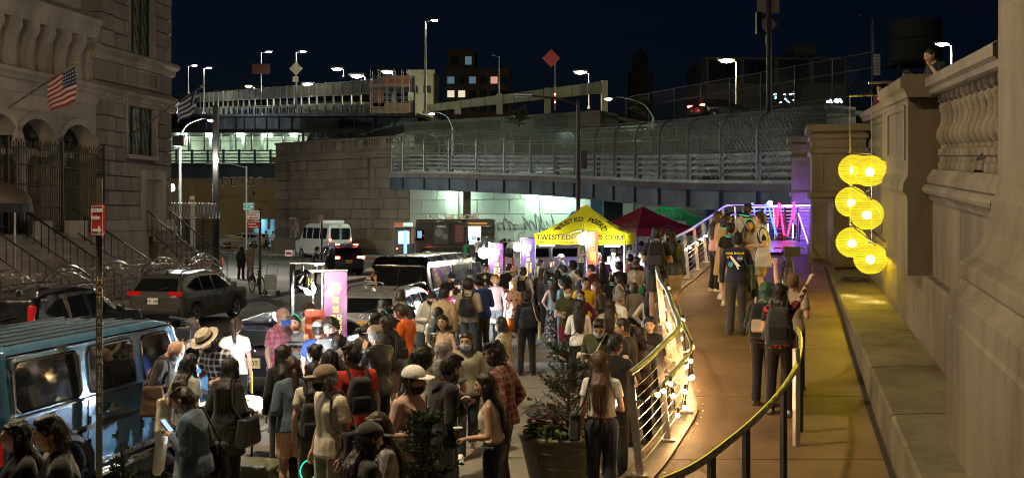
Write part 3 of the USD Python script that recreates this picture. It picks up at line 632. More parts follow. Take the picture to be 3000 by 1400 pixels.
obj('sheet',MB().box((0,-0.1,0),(0.32,0.012,1.05)),M_WHITE,nt);b=MB()
for k in range(6):b.box((0,-0.108,0.38-k*0.15),(0.22,0.004,0.05))
tag(obj('print_line',b,plain('print_grey',(0.15,0.15,0.15)),nt),kind='stuff')
wl=thing('wall_light','small bright wall light behind the church corner','wall light',at(502,551,60))
obj('lens',MB().sphere((0,0,0),0.2,2),emit('lamp_small_white',(0.9,0.95,1.0),300),wl,smooth=True);obj('housing',MB().box((0,0.1,0.2),(0.3,0.2,0.15)).bar((0,0.1,0.2),(-1.2,0.1,0.6),0.05),M_BLACK,wl)
bp=thing('black_column','thick black steel column with a lamp on it between church and underpass','column',(at(632,600,54)[0],54,0))
obj('shaft',MB().box((0,0,4.5),(0.27,0.27,9.0),0,0.03),M_BLACK,bp);obj('lamp_arm',MB().bar((0,-0.1,6.06),(0.16,-0.4,6.06),0.05),M_BLACK,bp)
obj('lens',MB().sphere((0.16,-0.45,6.05),0.13,2),emit('lamp_col',W_COL,300),bp,smooth=True);obj('floodlight_box',MB().box((-1.95,0,7.1),(0.62,0.5,0.55),0,0.04).bar((-1.95,0,7.4),(0,0,7.4),0.06),M_BLACK,bp)

# ---------------------------------------------------------------- signs
def sign_plate(t,c,w,h,mat,rz=0,th=0.02,name='plate',r=0.03):
 return obj(name,MB().add(Manifold.extrude(CrossSection.square((w-2*r,h-2*r),True).offset(r,m3.JoinType.Round),th).rotate((90,0,0)),c,rz),mat,t)
def sframe(c,rz=0):
 ex=rot([[1,0,0]],rz)[0];return plane_frame(np.asarray(c,float),ex,(0,0,1))
M_RED=plain('sign_red',(0.42,0.02,0.025),0.45);M_GREEN=plain('sign_green',(0.0,0.19,0.11),0.4);M_SIGNW=plain('sign_white',(0.75,0.75,0.72),0.4)
def arrow(b,f,x0,x1,z,t=0.02,off=0.004):
 s=1 if x1>x0 else-1
 return b.prism(Polygon([(x0,z-t/2),(x1-s*2*t,z-t/2),(x1-s*2*t,z-1.6*t),(x1,z),(x1-s*2*t,z+1.6*t),(x1-s*2*t,z+t/2),(x0,z+t/2)]),0.003,off,f)
sp=thing('no_standing_sign','red and white NO STANDING sign on a scribbled pole in the left foreground','sign post',(*at(291,700,11.3)[:2],0))
obj('pole',MB().box((0,0,1.8),(0.068,0.068,3.6),20),worn('sign_pole_green',(0.075,0.075,0.055),0.6,0.3,0.5,14),sp)
rz=-38;cc=np.array([0.02,-0.06,3.13]);sc=cc+rot([[0,-0.012,0]],rz)[0]
sign_plate(sp,cc,0.25,0.34,M_RED,rz);f=sframe(cc+rot([[0,-0.021,0]],rz)[0],rz)
obj('lettering',MB().text('NO STANDING',0.026,lambda v:f(v*[0.95,1.6,1]+[0,0.09,0]),0.003).text('Anytime',0.03,lambda v:f(v*[1,1.4,1]+[-0.03,0.01,0]),0.003),M_SIGNW,sp)
b=MB();arrow(b,f,-0.09,0.09,-0.11,0.03,0);b.prism(Polygon([(-.115,-.16),(.115,-.16),(.115,.16),(-.115,.16)]).difference(Polygon([(-.108,-.153),(.108,-.153),(.108,.153),(-.108,.153)])),0.003,0,f)
obj('arrow',b,M_SIGNW,sp)
fy=plane_frame(rot([[0,-0.036,0]],20)[0],rot([[1,0,0]],20)[0],(0,0,1))
for k,(chs,z,c)in enumerate([('H',2.42,'y'),('C',2.31,'y'),('T',2.2,'y'),('D',2.07,'w'),('A',1.97,'w'),('T',1.88,'w'),('D',1.77,'w'),('M',1.62,'w'),('H',1.53,'w'),('I',1.44,'w'),('/',1.36,'w'),('X',1.28,'w'),('8',1.2,'w'),('S',1.1,'w'),('1',0.98,'w')]):
 obj('scrawled_letter',MB().text(chs,0.08 if c=='y' else 0.06,lambda v,z=z:fy(v*[0.8,1,1]+[0,z,0]),0.002),plain('scrawl_yellow',(0.45,0.27,0.03),0.7)if c=='y' else plain('scrawl_grey',(0.3,0.3,0.24),0.7),sp)
sp=thing('parking_sign_post','double white and red NO PARKING sign on a thin black post by the corner','sign post',(*at(762,700,40)[:2],0))
obj('pole',MB().box((0,0,1.7),(0.09,0.06,3.4)),M_BLACK,sp)
sign_plate(sp,(-0.24,-0.06,3.16),0.5,0.34,M_SIGNW);sign_plate(sp,(-0.24,-0.06,2.8),0.5,0.34,M_RED)
f=sframe((-0.24,-0.084,3.16));g=sframe((-0.24,-0.084,2.8));b=MB().text('NO PARKING',0.06,lambda v:f(v+[0,0.07,0]),0.003).text('Anytime',0.06,lambda v:f(v+[-0.06,-0.02,0]),0.003);arrow(b,f,0.18,-0.18,-0.11,0.03,0)
obj('red_lettering',b,M_RED,sp);b=MB().text('NO STANDING',0.055,lambda v:g(v+[0,0.08,0]),0.003).text('Anytime',0.06,lambda v:g(v+[-0.06,-0.02,0]),0.003);arrow(b,g,-0.18,0.18,-0.11,0.03,0);obj('white_lettering',b,M_SIGNW,sp)
sp=thing('guide_sign_post','green road sign with arrow to Manhattan Br. on a tall pole','sign post',(*at(722,700,74)[:2],0))
obj('pole',MB().tube([(0,0,0),(0,0,6.7)],0.08,8),M_GALV,sp);obj('mast_arm',MB().tube([(0,0,6.6),(-1.2,0,6.9),(-3,0,6.9)],0.05,6),M_GALV,sp)
sign_plate(sp,(0.2,-0.1,3.75),0.8,0.6,M_GREEN);f=sframe((0.2,-0.125,3.75));b=MB().text('Manhattan',0.1,lambda v:f(v+[-0.03,0.12,0]),0.003,False).text('Br.',0.1,lambda v:f(v+[-0.1,-0.04,0]),0.003,False).text('Bowery',0.1,lambda v:f(v+[-0.08,-0.22,0]),0.003,False);arrow(b,f,0.05,0.3,-0.02,0.05,0);obj('lettering',b,M_SIGNW,sp)
sp=thing('small_sign_post','small pale street notice on a post in front of the yard fence','sign post',(*at(565,700,48)[:2],0))
obj('pole',MB().box((0,0,1.9),(0.2,0.1,3.8)),M_GALV,sp);sign_plate(sp,(0,-0.1,3.85),0.22,0.4,plain('notice_cream',(0.6,0.55,0.4),0.5));obj('stripe',MB().box((0,-0.13,3.83),(0.18,0.006,0.1)),M_RED,sp)
sp=thing('pink_sign_post','small faded pink parking sign on a black post in front of the white van','sign post',(*at(943,700,47)[:2],0))
obj('pole',MB().box((0,0,1.45),(0.07,0.05,2.9)),M_BLACK,sp);sign_plate(sp,(-0.03,-0.05,3.0),0.2,0.33,plain('faded_pink',(0.42,0.25,0.26),0.5));f=sframe((-0.03,-0.075,3.0));b=MB();arrow(b,f,-0.06,0.06,-0.1,0.02,0);[b.box((-0.03,-0.076,3.1-k*0.06),(0.12,0.004,0.02))for k in range(3)];obj('print',b,M_RED,sp)
M_PSIGN=plain('back_of_sign',(0.42,0.36,0.33),0.5)
d=60;p=at(2253,330,d);sp=thing('road_sign_mast','tall brown mast with square and diamond sign backs at the upper right','sign post',p)
z=lambda py:at(0,py,d)[2]-p[2]
obj('mast',MB().tube([(0,0,0),(0,0,z(-40))],[0.16,0.13],10),M_BRONZE,sp,smooth=40)
sign_plate(sp,(0,0.2,(z(38)+z(-30))/2),1.32,z(-30)-z(38),M_PSIGN);q=0.56
obj('diamond_plate',MB().prism(Polygon([(0,-q),(q,0),(0,q),(-q,0)]),0.02,0,plane_frame((0,0.2,z(70)),(1,0,0),(0,0,1))),M_PSIGN,sp);sign_plate(sp,(0.02,0.2,z(116)),0.4,0.56,M_SIGNW);obj('speaker_box',MB().box((-0.55,0.3,z(66)),(0.3,0.4,1.3)),M_BLACK,sp)
d=72;p=at(1626,325,d);z=lambda py:at(0,py,d)[2]-p[2]
sp=thing('red_diamond_sign','red diamond construction sign on a pole above the caged walkway','sign',p);q=0.64
obj('pole',MB().tube([(0,0,0),(0,0,z(160))],0.055,8),M_BRONZE,sp)
obj('diamond_plate',MB().prism(Polygon([(0,-q),(q,0),(0,q),(-q,0)]),0.02,0,plane_frame((-0.28,-0.07,z(172)),(1,0,0),(0,0,1))),plain('diamond_red',(0.62,0.10,0.075),0.4),sp)
obj('warning_light',MB().sphere((0.0,-0.12,z(278)),0.05,1).sphere((0.0,-0.12,z(300)),0.05,1),emit('red_warning',(1,0.06,0.03),120),sp)
for t_,c,nm in((s3,(0.0,-0.12),'square_sign'),(s4,(0,-0.12),'diamond_sign')):
 if nm=='square_sign':sign_plate(t_,(0,-0.14,5.25),2.0,1.15,plain('dark_red_sign',(0.16,0.06,0.055),0.5),name=nm)
 else:obj(nm,MB().prism(Polygon([(0,-.75),(.75,0),(0,.75),(-.75,0)]),0.02,0,plane_frame((0,-0.14,4.95),(1,0,0),(0,0,1))),M_SIGNW,t_);sign_plate(t_,(-0.05,-0.14,3.8),0.6,0.6,M_SIGNW,name='small_sign')
# traffic pole with control box
p=np.array([at(1694,600,42)[0],42,0.0]);tp=thing('traffic_pole','tall dark traffic pole with signal box between walkway and yellow tent','pole',p)
obj('shaft',MB().tube([(0,0,0),(0,0,7.9)],[0.1,0.075],10),M_BRONZE,tp,smooth=40);obj('signal_box',MB().box((0.24,-0.05,5.45),(0.24,0.26,0.75),0,0.03),M_BRONZE,tp)
obj('mast_arm',MB().tube([(0,0,7.75),(-0.7,0.1,8.0),(-2.0,0.2,8.15)],0.05,6),M_BRONZE,tp);obj('lamp_head',MB().add(rbox((0.8,0.3,0.16),0.06),(-2.3,0.2,8.2)),M_GALV,tp,smooth=40)
obj('street_sign',MB().box((0.12,-0.12,3.15),(0.28,0.02,0.7)),plain('rust_sign',(0.25,0.05,0.04),0.5),tp)

# ---------------------------------------------------------------- caged walkway bridge
wb=thing('walkway_bridge','pedestrian bridge caged with chain link crossing over the market','bridge')
WP=spline([(-8.6,71.5,6.1),(-7.6,69.2,6.1),(-5.6,66.9,6.0),(2.0,59,5.5),(7.17,46,4.75),(10.7,38.0,4.43)],10)
cum=np.concatenate([[0],np.cumsum(np.linalg.norm(np.diff(WP[:,:2],axis=0),axis=1))])
def wpt(s,off=0.0,z=0.0):
 p=np.array([np.interp(s,cum,WP[:,k])for k in range(3)]);e=np.array([np.interp(s+0.3,cum,WP[:,k])-np.interp(s-0.3,cum,WP[:,k])for k in range(2)]);e/=np.linalg.norm(e)
 return p+np.array([-e[1]*off,e[0]*off,z])  # off > 0: away from the camera
S=np.linspace(0,cum[-1],34)
def wsweep(name,prof,mat,s0=0.0,smooth=False,lab=None):
 b=MB()
 for a,c in zip(S[:-1],S[1:]):b.sweep(prof,[wpt(a,o,z)for o,z in prof],[wpt(c,o,z)for o,z in prof])
 return obj(name,b,mat,wb,smooth)
wsweep('deck',[(-0.25,-0.1),(3.8,-0.1),(3.8,-0.4),(-0.25,-0.4)],stone('deck_concrete',(0.13,0.125,0.12),0.6,0.6,5,0.2))
wsweep('girder',[(0.0,-0.4),(0.25,-0.4),(0.25,-1.15),(0.0,-1.15)],C_BSTEEL);wsweep('girder',[(3.2,-0.4),(3.5,-0.4),(3.5,-1.2),(3.2,-1.2)],C_BSTEEL)
wsweep('girder_flange',[(-0.15,-1.15),(0.4,-1.15),(0.4,-1.22),(-0.15,-1.22)],C_BSTEEL);wsweep('kerb_rail',[(-0.2,-0.1),(-0.05,-0.1),(-0.05,0.04),(-0.2,0.04)],C_BPALE)
for z in(0.28,0.55,0.82,1.08):
 wsweep('barrier_rail',[(0.05,z-0.06),(0.12,z-0.06),(0.12,z+0.06),(0.05,z+0.06)],C_BPALE);wsweep('far_barrier_rail',[(3.4,z-0.06),(3.47,z-0.06),(3.47,z+0.06),(3.4,z+0.06)],C_BPALE)
arcp=[(0.0,0),(0.0,1.2),(0.0,2.0),(0.1,2.35),(0.32,2.62),(0.65,2.78)]
M_FGALV=worn('fence_galvanised',(0.20,0.235,0.205),0.45,0.55,0.25,3)
ps=np.arange(0.3,cum[-1],2.45)
for s in ps:
 obj('fence_post',MB().tube([wpt(s,o-0.02,z)for o,z in spline(arcp,3)],0.05,6),M_FGALV,wb,smooth=40)
 obj('fence_post',MB().tube([wpt(s,3.5-o,z)for o,z in spline(arcp,3)],0.05,6),M_FGALV,wb,smooth=40)
 obj('barrier_post',MB().hexa([wpt(s-0.1,0.12,0),wpt(s+0.1,0.12,0),wpt(s+0.1,0.3,0),wpt(s-0.1,0.3,0)],[wpt(s-0.1,0.12,1.15),wpt(s+0.1,0.12,1.15),wpt(s+0.1,0.3,1.15),wpt(s-0.1,0.3,1.15)]),C_BPALE,wb)
 obj('girder_stiffener',MB().hexa([wpt(s-0.05,-0.12,-1.15),wpt(s+0.05,-0.12,-1.15),wpt(s+0.05,0.0,-1.15),wpt(s-0.05,0.0,-1.15)],[wpt(s-0.05,-0.12,-0.4),wpt(s+0.05,-0.12,-0.4),wpt(s+0.05,0.0,-0.4),wpt(s-0.05,0.0,-0.4)]),C_BSTEEL,wb)
for o,z in((0,1.25),(0,2.0),(0.32,2.62),(0.65,2.78)):
 obj('fence_rail',MB().tube([wpt(s,o,z)for s in S],0.03,5),M_FGALV,wb,smooth=40)
 obj('fence_rail',MB().tube([wpt(s,3.5-o,z)for s in S],0.03,5),M_FGALV,wb,smooth=40)
cage=spline([(0.0,0.1),(0.0,1.1),(0.0,2.0),(0.1,2.35),(0.32,2.62),(0.65,2.78)],2);cl=np.concatenate([[0],np.cumsum(np.linalg.norm(np.diff(cage,axis=0),axis=1))])
b=MB()
for s in np.arange(-3.0,cum[-1],0.27):
 for sg in(1,-1):
  ss=s+(cl if sg>0 else cl[-1]-cl)
  pts=[wpt(q,o,z)for q,(o,z)in zip(ss,cage)if 0<=q<=cum[-1]]
  if len(pts)>2:b.tube(pts,0.0085,3,False)
tag(obj('chain_link',b,M_FGALV,wb),kind='stuff')
b=MB()
for s in np.arange(0.0,cum[-1]-3,0.4):
 for sg in(1,-1):
  ss=s+(cl if sg>0 else cl[-1]-cl);pts=[wpt(q,3.5-o,z)for q,(o,z)in zip(ss,cage)if q<=cum[-1]]
  if len(pts)>2:b.tube(pts,0.008,3,False)
tag(obj('far_chain_link',b,M_FGALV,wb),kind='stuff')
# columns, lamps and pipes beneath it
for(px,d,w,lab,m)in((1368,68.0,0.5,'dark stone column under the left part of the walkway',C_AB[2]),(1795,60.0,1.15,'thick dark steel column behind the yellow tent',C_BSTEEL),(1747,62.5,0.75,'blue steel column left of the thick dark one',worn('column_blue',(0.10,0.22,0.30),0.5,0.2,0.3,2)),(2085,47.0,0.6,'blue lit steel column beside the neon railing',worn('column_blue',(0.10,0.22,0.30),0.5,0.2,0.3,2))):
 x=(px-CX)/F*d;cz=5.0 if d>50 else 3.7;t=thing('bridge_column',lab,'column',(x,d,zg(x,d)-0.05 if d<50 else 0))
 obj('shaft',MB().box((0,0,cz/2),(w,0.5,cz)),m,t);obj('capital',MB().box((0,0,cz-0.15),(w+0.4,0.8,0.3),0,0.05),m,t);obj('base_plate',MB().box((0,0,0.1),(w+0.3,0.8,0.2)),m,t)
for k,(s,lab)in enumerate([(4.3,'fluorescent lamp under the walkway above the food truck'),(11.2,'fluorescent lamp under the walkway behind the yellow tent'),(13.4,'fluorescent lamp under the walkway right of the blue column')]):
 p=A1+BE*s+BN*1.3+np.array([0,0,5.3]);t=thing('underpass_lamp',lab,'lamp',p,math.degrees(math.atan2(BE[1],BE[0])))
 obj('housing',MB().box((0,0,0.1),(1.7,0.35,0.12),0,0.02).box((0,0,0.45),(0.06,0.06,0.7)),M_DARK,t);obj('tube',MB().box((0,0,0.0),(1.5,0.22,0.06)),emit('fluorescent',(0.66,1.0,0.76),62),t)
pp=at(1672,660,66);t=thing('vent_pipe','pale blue vent pipe with a hooked top left of the yellow tent','pipe',(pp[0],pp[1],0))
obj('pipe',MB().tube([(0,0,0)]+[(0,0,2.9)]+[(0.28-0.28*math.cos(a),0,2.9+0.3*math.sin(a))for a in np.linspace(0.3,math.pi,8)],0.2,10),worn('pipe_blue',(0.16,0.34,0.5),0.4,0.1,0.2,2),t,smooth=40);obj('collar',MB().lathe([(0.24,2.6),(0.26,2.62),(0.26,2.72),(0.24,2.74)],n=10),M_GALV,t)

# ---------------------------------------------------------------- concrete walls and roads above
rt=thing('upper_retaining_wall','high concrete retaining wall behind the caged walkway','wall')
U0,U1,U2=at(1185,0,86),at(1760,0,76),at(2420,0,60)
for a,c,zt in((U0,U1,11.0),(U1,U2,9.75)):
 a,c=a*[1,1,0],c*[1,1,0];e=(c-a)/np.linalg.norm(c-a);n=np.array([e[1],-e[0],0]);Lh=np.linalg.norm(c-a)
 fpart('core',rt,C_UPW[2],a,e,n,(0,Lh,-3,-0.03,3.0,zt));blockwall(rt,a,e,Lh,4.0,zt-0.3,1.4,3.2,0.03,C_UPW,name='wall_block',nout=n);fpart('wall_coping',rt,C_UPW[1],a,e,n,(0,Lh,-0.4,0.15,zt-0.3,zt))
 tag(obj('upper_road',MB().hexa([a+[0,0,zt-0.5],c+[0,0,zt-0.5],c-n*30+[0,0,zt-0.5],a-n*30+[0,0,zt-0.5]],[a-n*0.4+[0,0,zt-0.2],c-n*0.4+[0,0,zt-0.2],c-n*30+[0,0,zt-0.2],a-n*30+[0,0,zt-0.2]]),C_ASPH),kind='structure')
fn=thing('road_fence','tall chain link fence along the upper road left of the sign mast','fence')
a,c=at(1835,330,76.5)*[1,1,0],at(2560,300,55)*[1,1,0];pts=[a+(c-a)*u for u in np.linspace(0,1,9)]
for p in pts:obj('post',MB().bar(p+[0,0,9.6],p+[0,0,12.1],0.08),M_DARK,fn)
for z in(9.8,11.2,12.05):obj('rail',MB().bar(pts[0]+[0,0,z],pts[-1]+[0,0,z],0.05),M_DARK,fn)
b=MB()
for k in np.arange(0,1,0.008):
 for s in(1,-1):
  u0,u1=(k,k+0.09)if s>0 else(k+0.09,k)
  if max(u0,u1)<=1:b.bar(a+(c-a)*u0+[0,0,9.8],a+(c-a)*u1+[0,0,12.0],0.009)
tag(obj('chain_link',b,M_DARK,fn),kind='stuff')
# sloping pale beam
sb=thing('sloping_barrier','pale concrete road barrier rising to the right above the walkway','barrier');d=97
MPB=stone('barrier_concrete',(0.40,0.41,0.27),0.7,0.4,4,0.2)
def pxbar(b,x0,y0,x1,y1,h0,h1,d,th=0.5):
 q=[at(x0,y0,d),at(x1,y1,d),at(x1,y1+h1,d),at(x0,y0+h0,d)];return b.hexa(q,[p+np.array([0,th,0])for p in q])
for k in range(12):
 u0,u1=k/12,(k+1)/12-0.004;pxbar_b=MB();pxbar(pxbar_b,1250+515*u0,308-70*u0,1250+515*u1,308-70*u1,20+14*u0,20+14*u1,d);obj('barrier_panel',pxbar_b,MPB,sb)
for x,y0 in((1340,300),(1463,275),(1605,258),(1772,236)):b=MB();pxbar(b,x-9,y0,x+9,y0,335-y0,335-y0,d-0.3,1.0);obj('barrier_pier',b,MPB,sb)
# the elevated road on the left
er=thing('elevated_road','long elevated bridge road with steel barrier and fence on the left','bridge')
E0,E1=at(440,338,185),at(1215,330,92)
n=44
def EP(u,z,o=0.0):p=E0+(E1-E0)*u;return p+np.array([0.25*o,o,z])
def espan(name,mat,z0,z1,o0,o1,k0=0,k1=None):
 return obj(name,MB().hexa([EP(0,z0,o0),EP(1,z0,o0),EP(1,z0,o1),EP(0,z0,o1)],[EP(0,z1,o0),EP(1,z1,o0),EP(1,z1,o1),EP(0,z1,o1)]),mat,er)
M_GIRD=worn('girder_dark',(0.04,0.042,0.042),0.6,0.2,0.4,0.7)
espan('deck',M_GIRD,-0.35,0.0,-0.4,14);espan('main_girder',M_GIRD,-2.1,-0.4,0.3,0.8);espan('lower_flange',M_GIRD,-2.2,-2.1,0.0,1.1)
espan('soffit',M_GIRD,-0.9,-0.5,2.0,12);MB_=worn('barrier_olive',(0.36,0.37,0.28),0.55,0.2,0.3,1.0)
espan('barrier_sheet',MB_,0.05,1.15,0.35,0.42)
espan('top_rail',C_BPALE,1.9,2.0,-0.05,0.08);espan('low_rail',C_BPALE,0.75,0.85,-0.05,0.08);espan('fence_rail',C_BPALE,3.3,3.36,0.1,0.18)
espan('fence_infill',worn('fence_slats_olive',(0.15,0.145,0.085),0.7,0.1,0.4,1.5),2.05,3.25,0.14,0.17)
for k in range(n+1):
 u=k/n;b=MB().hexa([EP(u-0.0016,-0.3,-0.15),EP(u+0.0016,-0.3,-0.15),EP(u+0.0016,-0.3,0.25),EP(u-0.0016,-0.3,0.25)],[EP(u-0.0013,2.0,-0.05),EP(u+0.0013,2.0,-0.05),EP(u+0.0013,2.0,0.15),EP(u-0.0013,2.0,0.15)])
 obj('barrier_post',b,C_BPALE,er);obj('fence_post',MB().bar(EP(u,2.0,0.12),EP(u,3.4,0.12),0.07),M_GALV,er)
for k in range(24):u=k/23;obj('girder_stiffener',MB().bar(EP(u,-2.1,0.27),EP(u,-0.4,0.27),0.12),M_GIRD,er)
# lit lower walkway under it
lw=thing('lower_walkway','lower bridge walkway lit pale green beneath the elevated road','bridge')
def lbox(name,mat,x0,x1,y0,y1,d,th=0.3):return obj(name,MB().hexa([at(x0,y1,d),at(x1,y1,d),at(x1,y1,d)+[0,th,0],at(x0,y1,d)+[0,th,0]],[at(x0,y0,d),at(x1,y0,d),at(x1,y0,d)+[0,th,0],at(x0,y0,d)+[0,th,0]]),mat,lw)
LD=102
lbox('deck',M_GIRD,430,830,478,490,LD,7);lbox('girder',C_BSTEEL,430,818,488,524,LD+0.3,0.5);lbox('back_wall',stone('walk_back',(0.5,0.52,0.45),0.7,0.3,3,0.1),420,900,388,480,LD+5)
lbox('roof',M_GIRD,420,1200,378,389,LD,8)
for k in range(9):
 x=505+k*46;lbox('cage_post',M_FGALV,x,x+4,392,440,LD-0.1,0.1);lbox('railing_post',C_BSTEEL,x+8,x+14,438,480,LD-0.2,0.2)
for y in(440,450,460,470):lbox('railing_bar',C_BPALE,430,880,y,y+3.5,LD-0.1,0.1)
lbox('railing_cable',M_FGALV,430,880,412,413.5,LD-0.1,0.05)
for x in(548,612,672,708,762,830):lbox('cage_frame',C_BPALE,x,x+9,395,439,LD+3,0.4)
for x in(520,600,690,770,850):lbox('tube_light',emit('walk_tube',(0.74,1.0,0.72),34),x,x+26,399,402,LD+2.5,0.2)
dk=thing('dark_truss','dark steel truss with hanging plants right of the lit lower walkway','truss')
for k in range(9):
 x=885+k*32;b=MB();pxbar(b,x,388,x+5,388,50,50,101,0.3);obj('truss_post',b,M_GIRD,dk);b=MB();b.bar(at(x,436,101),at(x+30,390,101),0.15);obj('truss_brace',b,M_GIRD,dk)
b=MB();pxbar(b,880,345,1190,345,95,95,108,0.4);obj('back_girder',b,M_GIRD,dk)
# tan painted underpass wall with its opening
yw=thing('tan_underpass_wall','tan painted underpass wall with spray-painted words left of the abutment','wall');YD=99
def zy(py):return at(0,py,YD)[2]
def xy(px):return at(px,0,YD)[0]
pl=Polygon([(xy(470),0),(xy(822),0),(xy(822),zy(522)),(xy(470),zy(522))]).difference(Polygon([(xy(740),-1),(xy(812),-1),(xy(812),zy(642)),(xy(740),zy(642))]))
fy_=plane_frame((0,YD,0),(1,0,0),(0,0,1));obj('wall_face',MB().prism(pl,0.5,-0.5,fy_),C_YEL,yw)
for x in(562,645,788):obj('wall_joint',MB().box((xy(x),YD-0.02,zy(600)),(0.25,0.06,zy(525)-zy(668))),C_YEL,yw)
obj('vent',MB().box((xy(744),YD-0.03,zy(566)),(0.25,0.06,0.25)),M_BLACK,yw)
fw=plane_frame((xy(712),YD-0.012,zy(545)),(1,0,0),(0,0,1));ft=lambda k,o:(lambda v:fw(v*[k,1,1]+[0,0,o]))
obj('graffiti_outline',MB().text('PETSO',0.86,ft(1.12,0),0.006),M_SPW,yw);obj('graffiti_fill',MB().text('PETSO',0.72,lambda v:fw(v*[1.36,1,1]+[0,0.07,0.01]),0.006,False),M_SPD,yw)
b=MB();arrow(b,plane_frame((xy(657),YD-0.012,zy(533)),(1,0,0),(0,0,1)),-0.45,0.45,0,0.14,0);obj('graffiti_arrow',b,M_SPW,yw)
fw2=plane_frame((xy(790),YD-0.03,zy(545)),(1,0,0),(0,0,1));b=MB()
for k in range(4):b.tube(fw2(np.array([[k*0.5-0.9+0.3*math.cos(a),0.35+0.42*math.sin(a*1.0+k),0.0]for a in np.linspace(0,6,16)])),0.05,4)
obj('graffiti_loops',b,plain('spray_grey',(0.25,0.24,0.2),0.8),yw)
M_POST=plain('poster_violet',(0.28,0.2,0.3),0.6);obj('poster',MB().box((xy(614),YD-0.05,zy(618)),(0.75,0.04,1.0)),M_POST,yw)
tn=thing('underpass_passage','cyan lit passage through the underpass wall behind two walkers','passage')
q0,q1=xy(735),xy(816)
obj('back_panel',MB().box(((q0+q1)/2,YD+7,1.5),(q1-q0+1,0.2,3.2)),plain('passage_tile',(0.35,0.5,0.55),0.4),tn);obj('side_panel',MB().box((q0+0.05,YD+3.4,1.5),(0.1,6.4,3.2)),plain('passage_tile',(0.35,0.5,0.55),0.4),tn);obj('side_panel',MB().box((q1-0.05,YD+3.4,1.5),(0.1,6.4,3.2)),plain('passage_tile',(0.35,0.5,0.55),0.4),tn)
obj('ceiling',MB().box(((q0+q1)/2,YD+3.4,3.15),(q1-q0,6.4,0.1)),M_DARK,tn);obj('ceiling_light',MB().box(((q0+q1)/2,YD+4,3.0),(1.4,2.5,0.08)),emit('passage_light',(0.45,0.85,1.0),2.2),tn);obj('door_frame',MB().box(((q0+q1)/2-0.2,YD+6.8,1.2),(1.0,0.1,2.4)).box(((q0+q1)/2+0.9,YD+6.7,1.1),(0.08,0.1,2.6)),C_BPALE,tn)

# ---------------------------------------------------------------- far buildings
M_BD=[plain('far_brick',(0.10,0.075,0.065),0.85),plain('far_tan',(0.30,0.28,0.17),0.8),plain('far_grey',(0.16,0.15,0.14),0.8),plain('far_dark',(0.05,0.05,0.055),0.85)]
def bld(name,label,px0,px1,pyt,pyb,d,dep,mat,wins=(),cat='building',lit=()):
 a,c=at(px0,pyt,d),at(px1,pyb,d);t=thing(name,label,cat,((a[0]+c[0])/2,d,0));w=c[0]-a[0];zt=a[2]
 obj('wall',MB().box((0,dep/2,zt/2),(w,dep,zt)),mat,t);obj('parapet',MB().box((0,dep/2,zt+0.25),(w+0.4,dep+0.4,0.5)),mat,t)
 nx,nz,sx,sz=wins or(0,0,1,1)
 for i in range(nx):
  for j in range(nz):
   x=-w/2+w*(i+0.5)/nx;z=zt-2.2-j*3.2;k=(i,j)
   m=emit('far_window_%d'%lit[k],[(0.3,0.55,0.65),(1.0,0.85,0.6),(1.0,0.5,0.35)][lit[k]%3],[0.05,0.16,0.12][lit[k]%3])if k in lit else plain('far_glass',(0.03,0.04,0.05),0.1)
   f=obj('window',MB().box((x,-0.05,z),(sx,0.12,sz)),m,t);obj('sill',MB().box((x,-0.12,z-sz/2-0.08),(sx+0.3,0.25,0.14)),mat,f)
 return t
bld('apartment_building','dark brick apartment block with a few lit windows left of the red diamond',1305,1495,208,330,235,18,M_BD[0],(6,4,1.6,1.6),lit={(0,0):0,(0,1):1,(1,1):1,(4,0):2,(2,0):0})
t=bld('stair_tower','taller brick tower block with one lit window on the dark apartment roof',1312,1392,152,330,245,12,M_BD[0],(2,2,1.6,2.0),lit={(1,0):0,(0,1):0})
t=bld('painted_building','tan industrial building with faded painted letters behind the sign mast',2070,2480,176,330,200,20,M_BD[2],(4,1,6.0,5.0))
b=MB();f=plane_frame((0,-0.06,at(0,176,200)[2]-3.1),(1,0,0),(0,0,1));[obj('painted_letter',MB().text(c_,2.2,lambda v:f(v+[o_,0.4,0]),0.05),plain('painted_black',(0.03,0.03,0.03),0.9),t)for c_,o_ in(('R',-9.5),('E',-7.7),('G',-4.2),('E',-2.3))]
bld('roof_house','pale grey roof house on top of the industrial building',2330,2390,140,330,212,8,M_BD[2],(2,1,1.0,1.0))
bld('roof_house','flat dark industrial wing left of the painted building',2040,2082,195,330,206,12,M_BD[3],(1,1,2.0,2.0))
t=bld('church_tower','dark far tower with a stepped top right of the red diamond sign',1848,1912,215,330,260,6,M_BD[3],(2,2,0.8,1.6),cat='tower');zt=at(0,215,260)[2]
obj('belfry',MB().box((0,3,zt+2),(3.6,3.6,4.2)),M_BD[3],t);obj('spire',MB().lathe([(1.9,zt+4),(1.5,zt+5.5),(0.5,zt+6.2),(0,zt+7.4)],(0,3,0),8),M_BD[3],t)
bld('long_building','long tan roofed building left of the lamps behind the elevated road',630,765,268,330,260,20,M_BD[1],(7,1,2.0,1.2))
bld('long_building','tan building with stepped roof behind the elevated road fence',700,770,256,330,275,20,M_BD[1],(3,1,2.0,1.2));bld('long_building','olive building rising towards the scaffolding behind the elevated road',780,1060,262,330,240,20,M_BD[1],(12,1,2.0,1.2))
bld('corner_building','small tan building at the right end of the scaffolding',1195,1270,216,330,140,10,M_BD[1],(2,1,1.0,1.0))
t=thing('water_tank','dark wooden water tank on a roof at the upper right','water tank',at(2682,190,150));tz=6.0
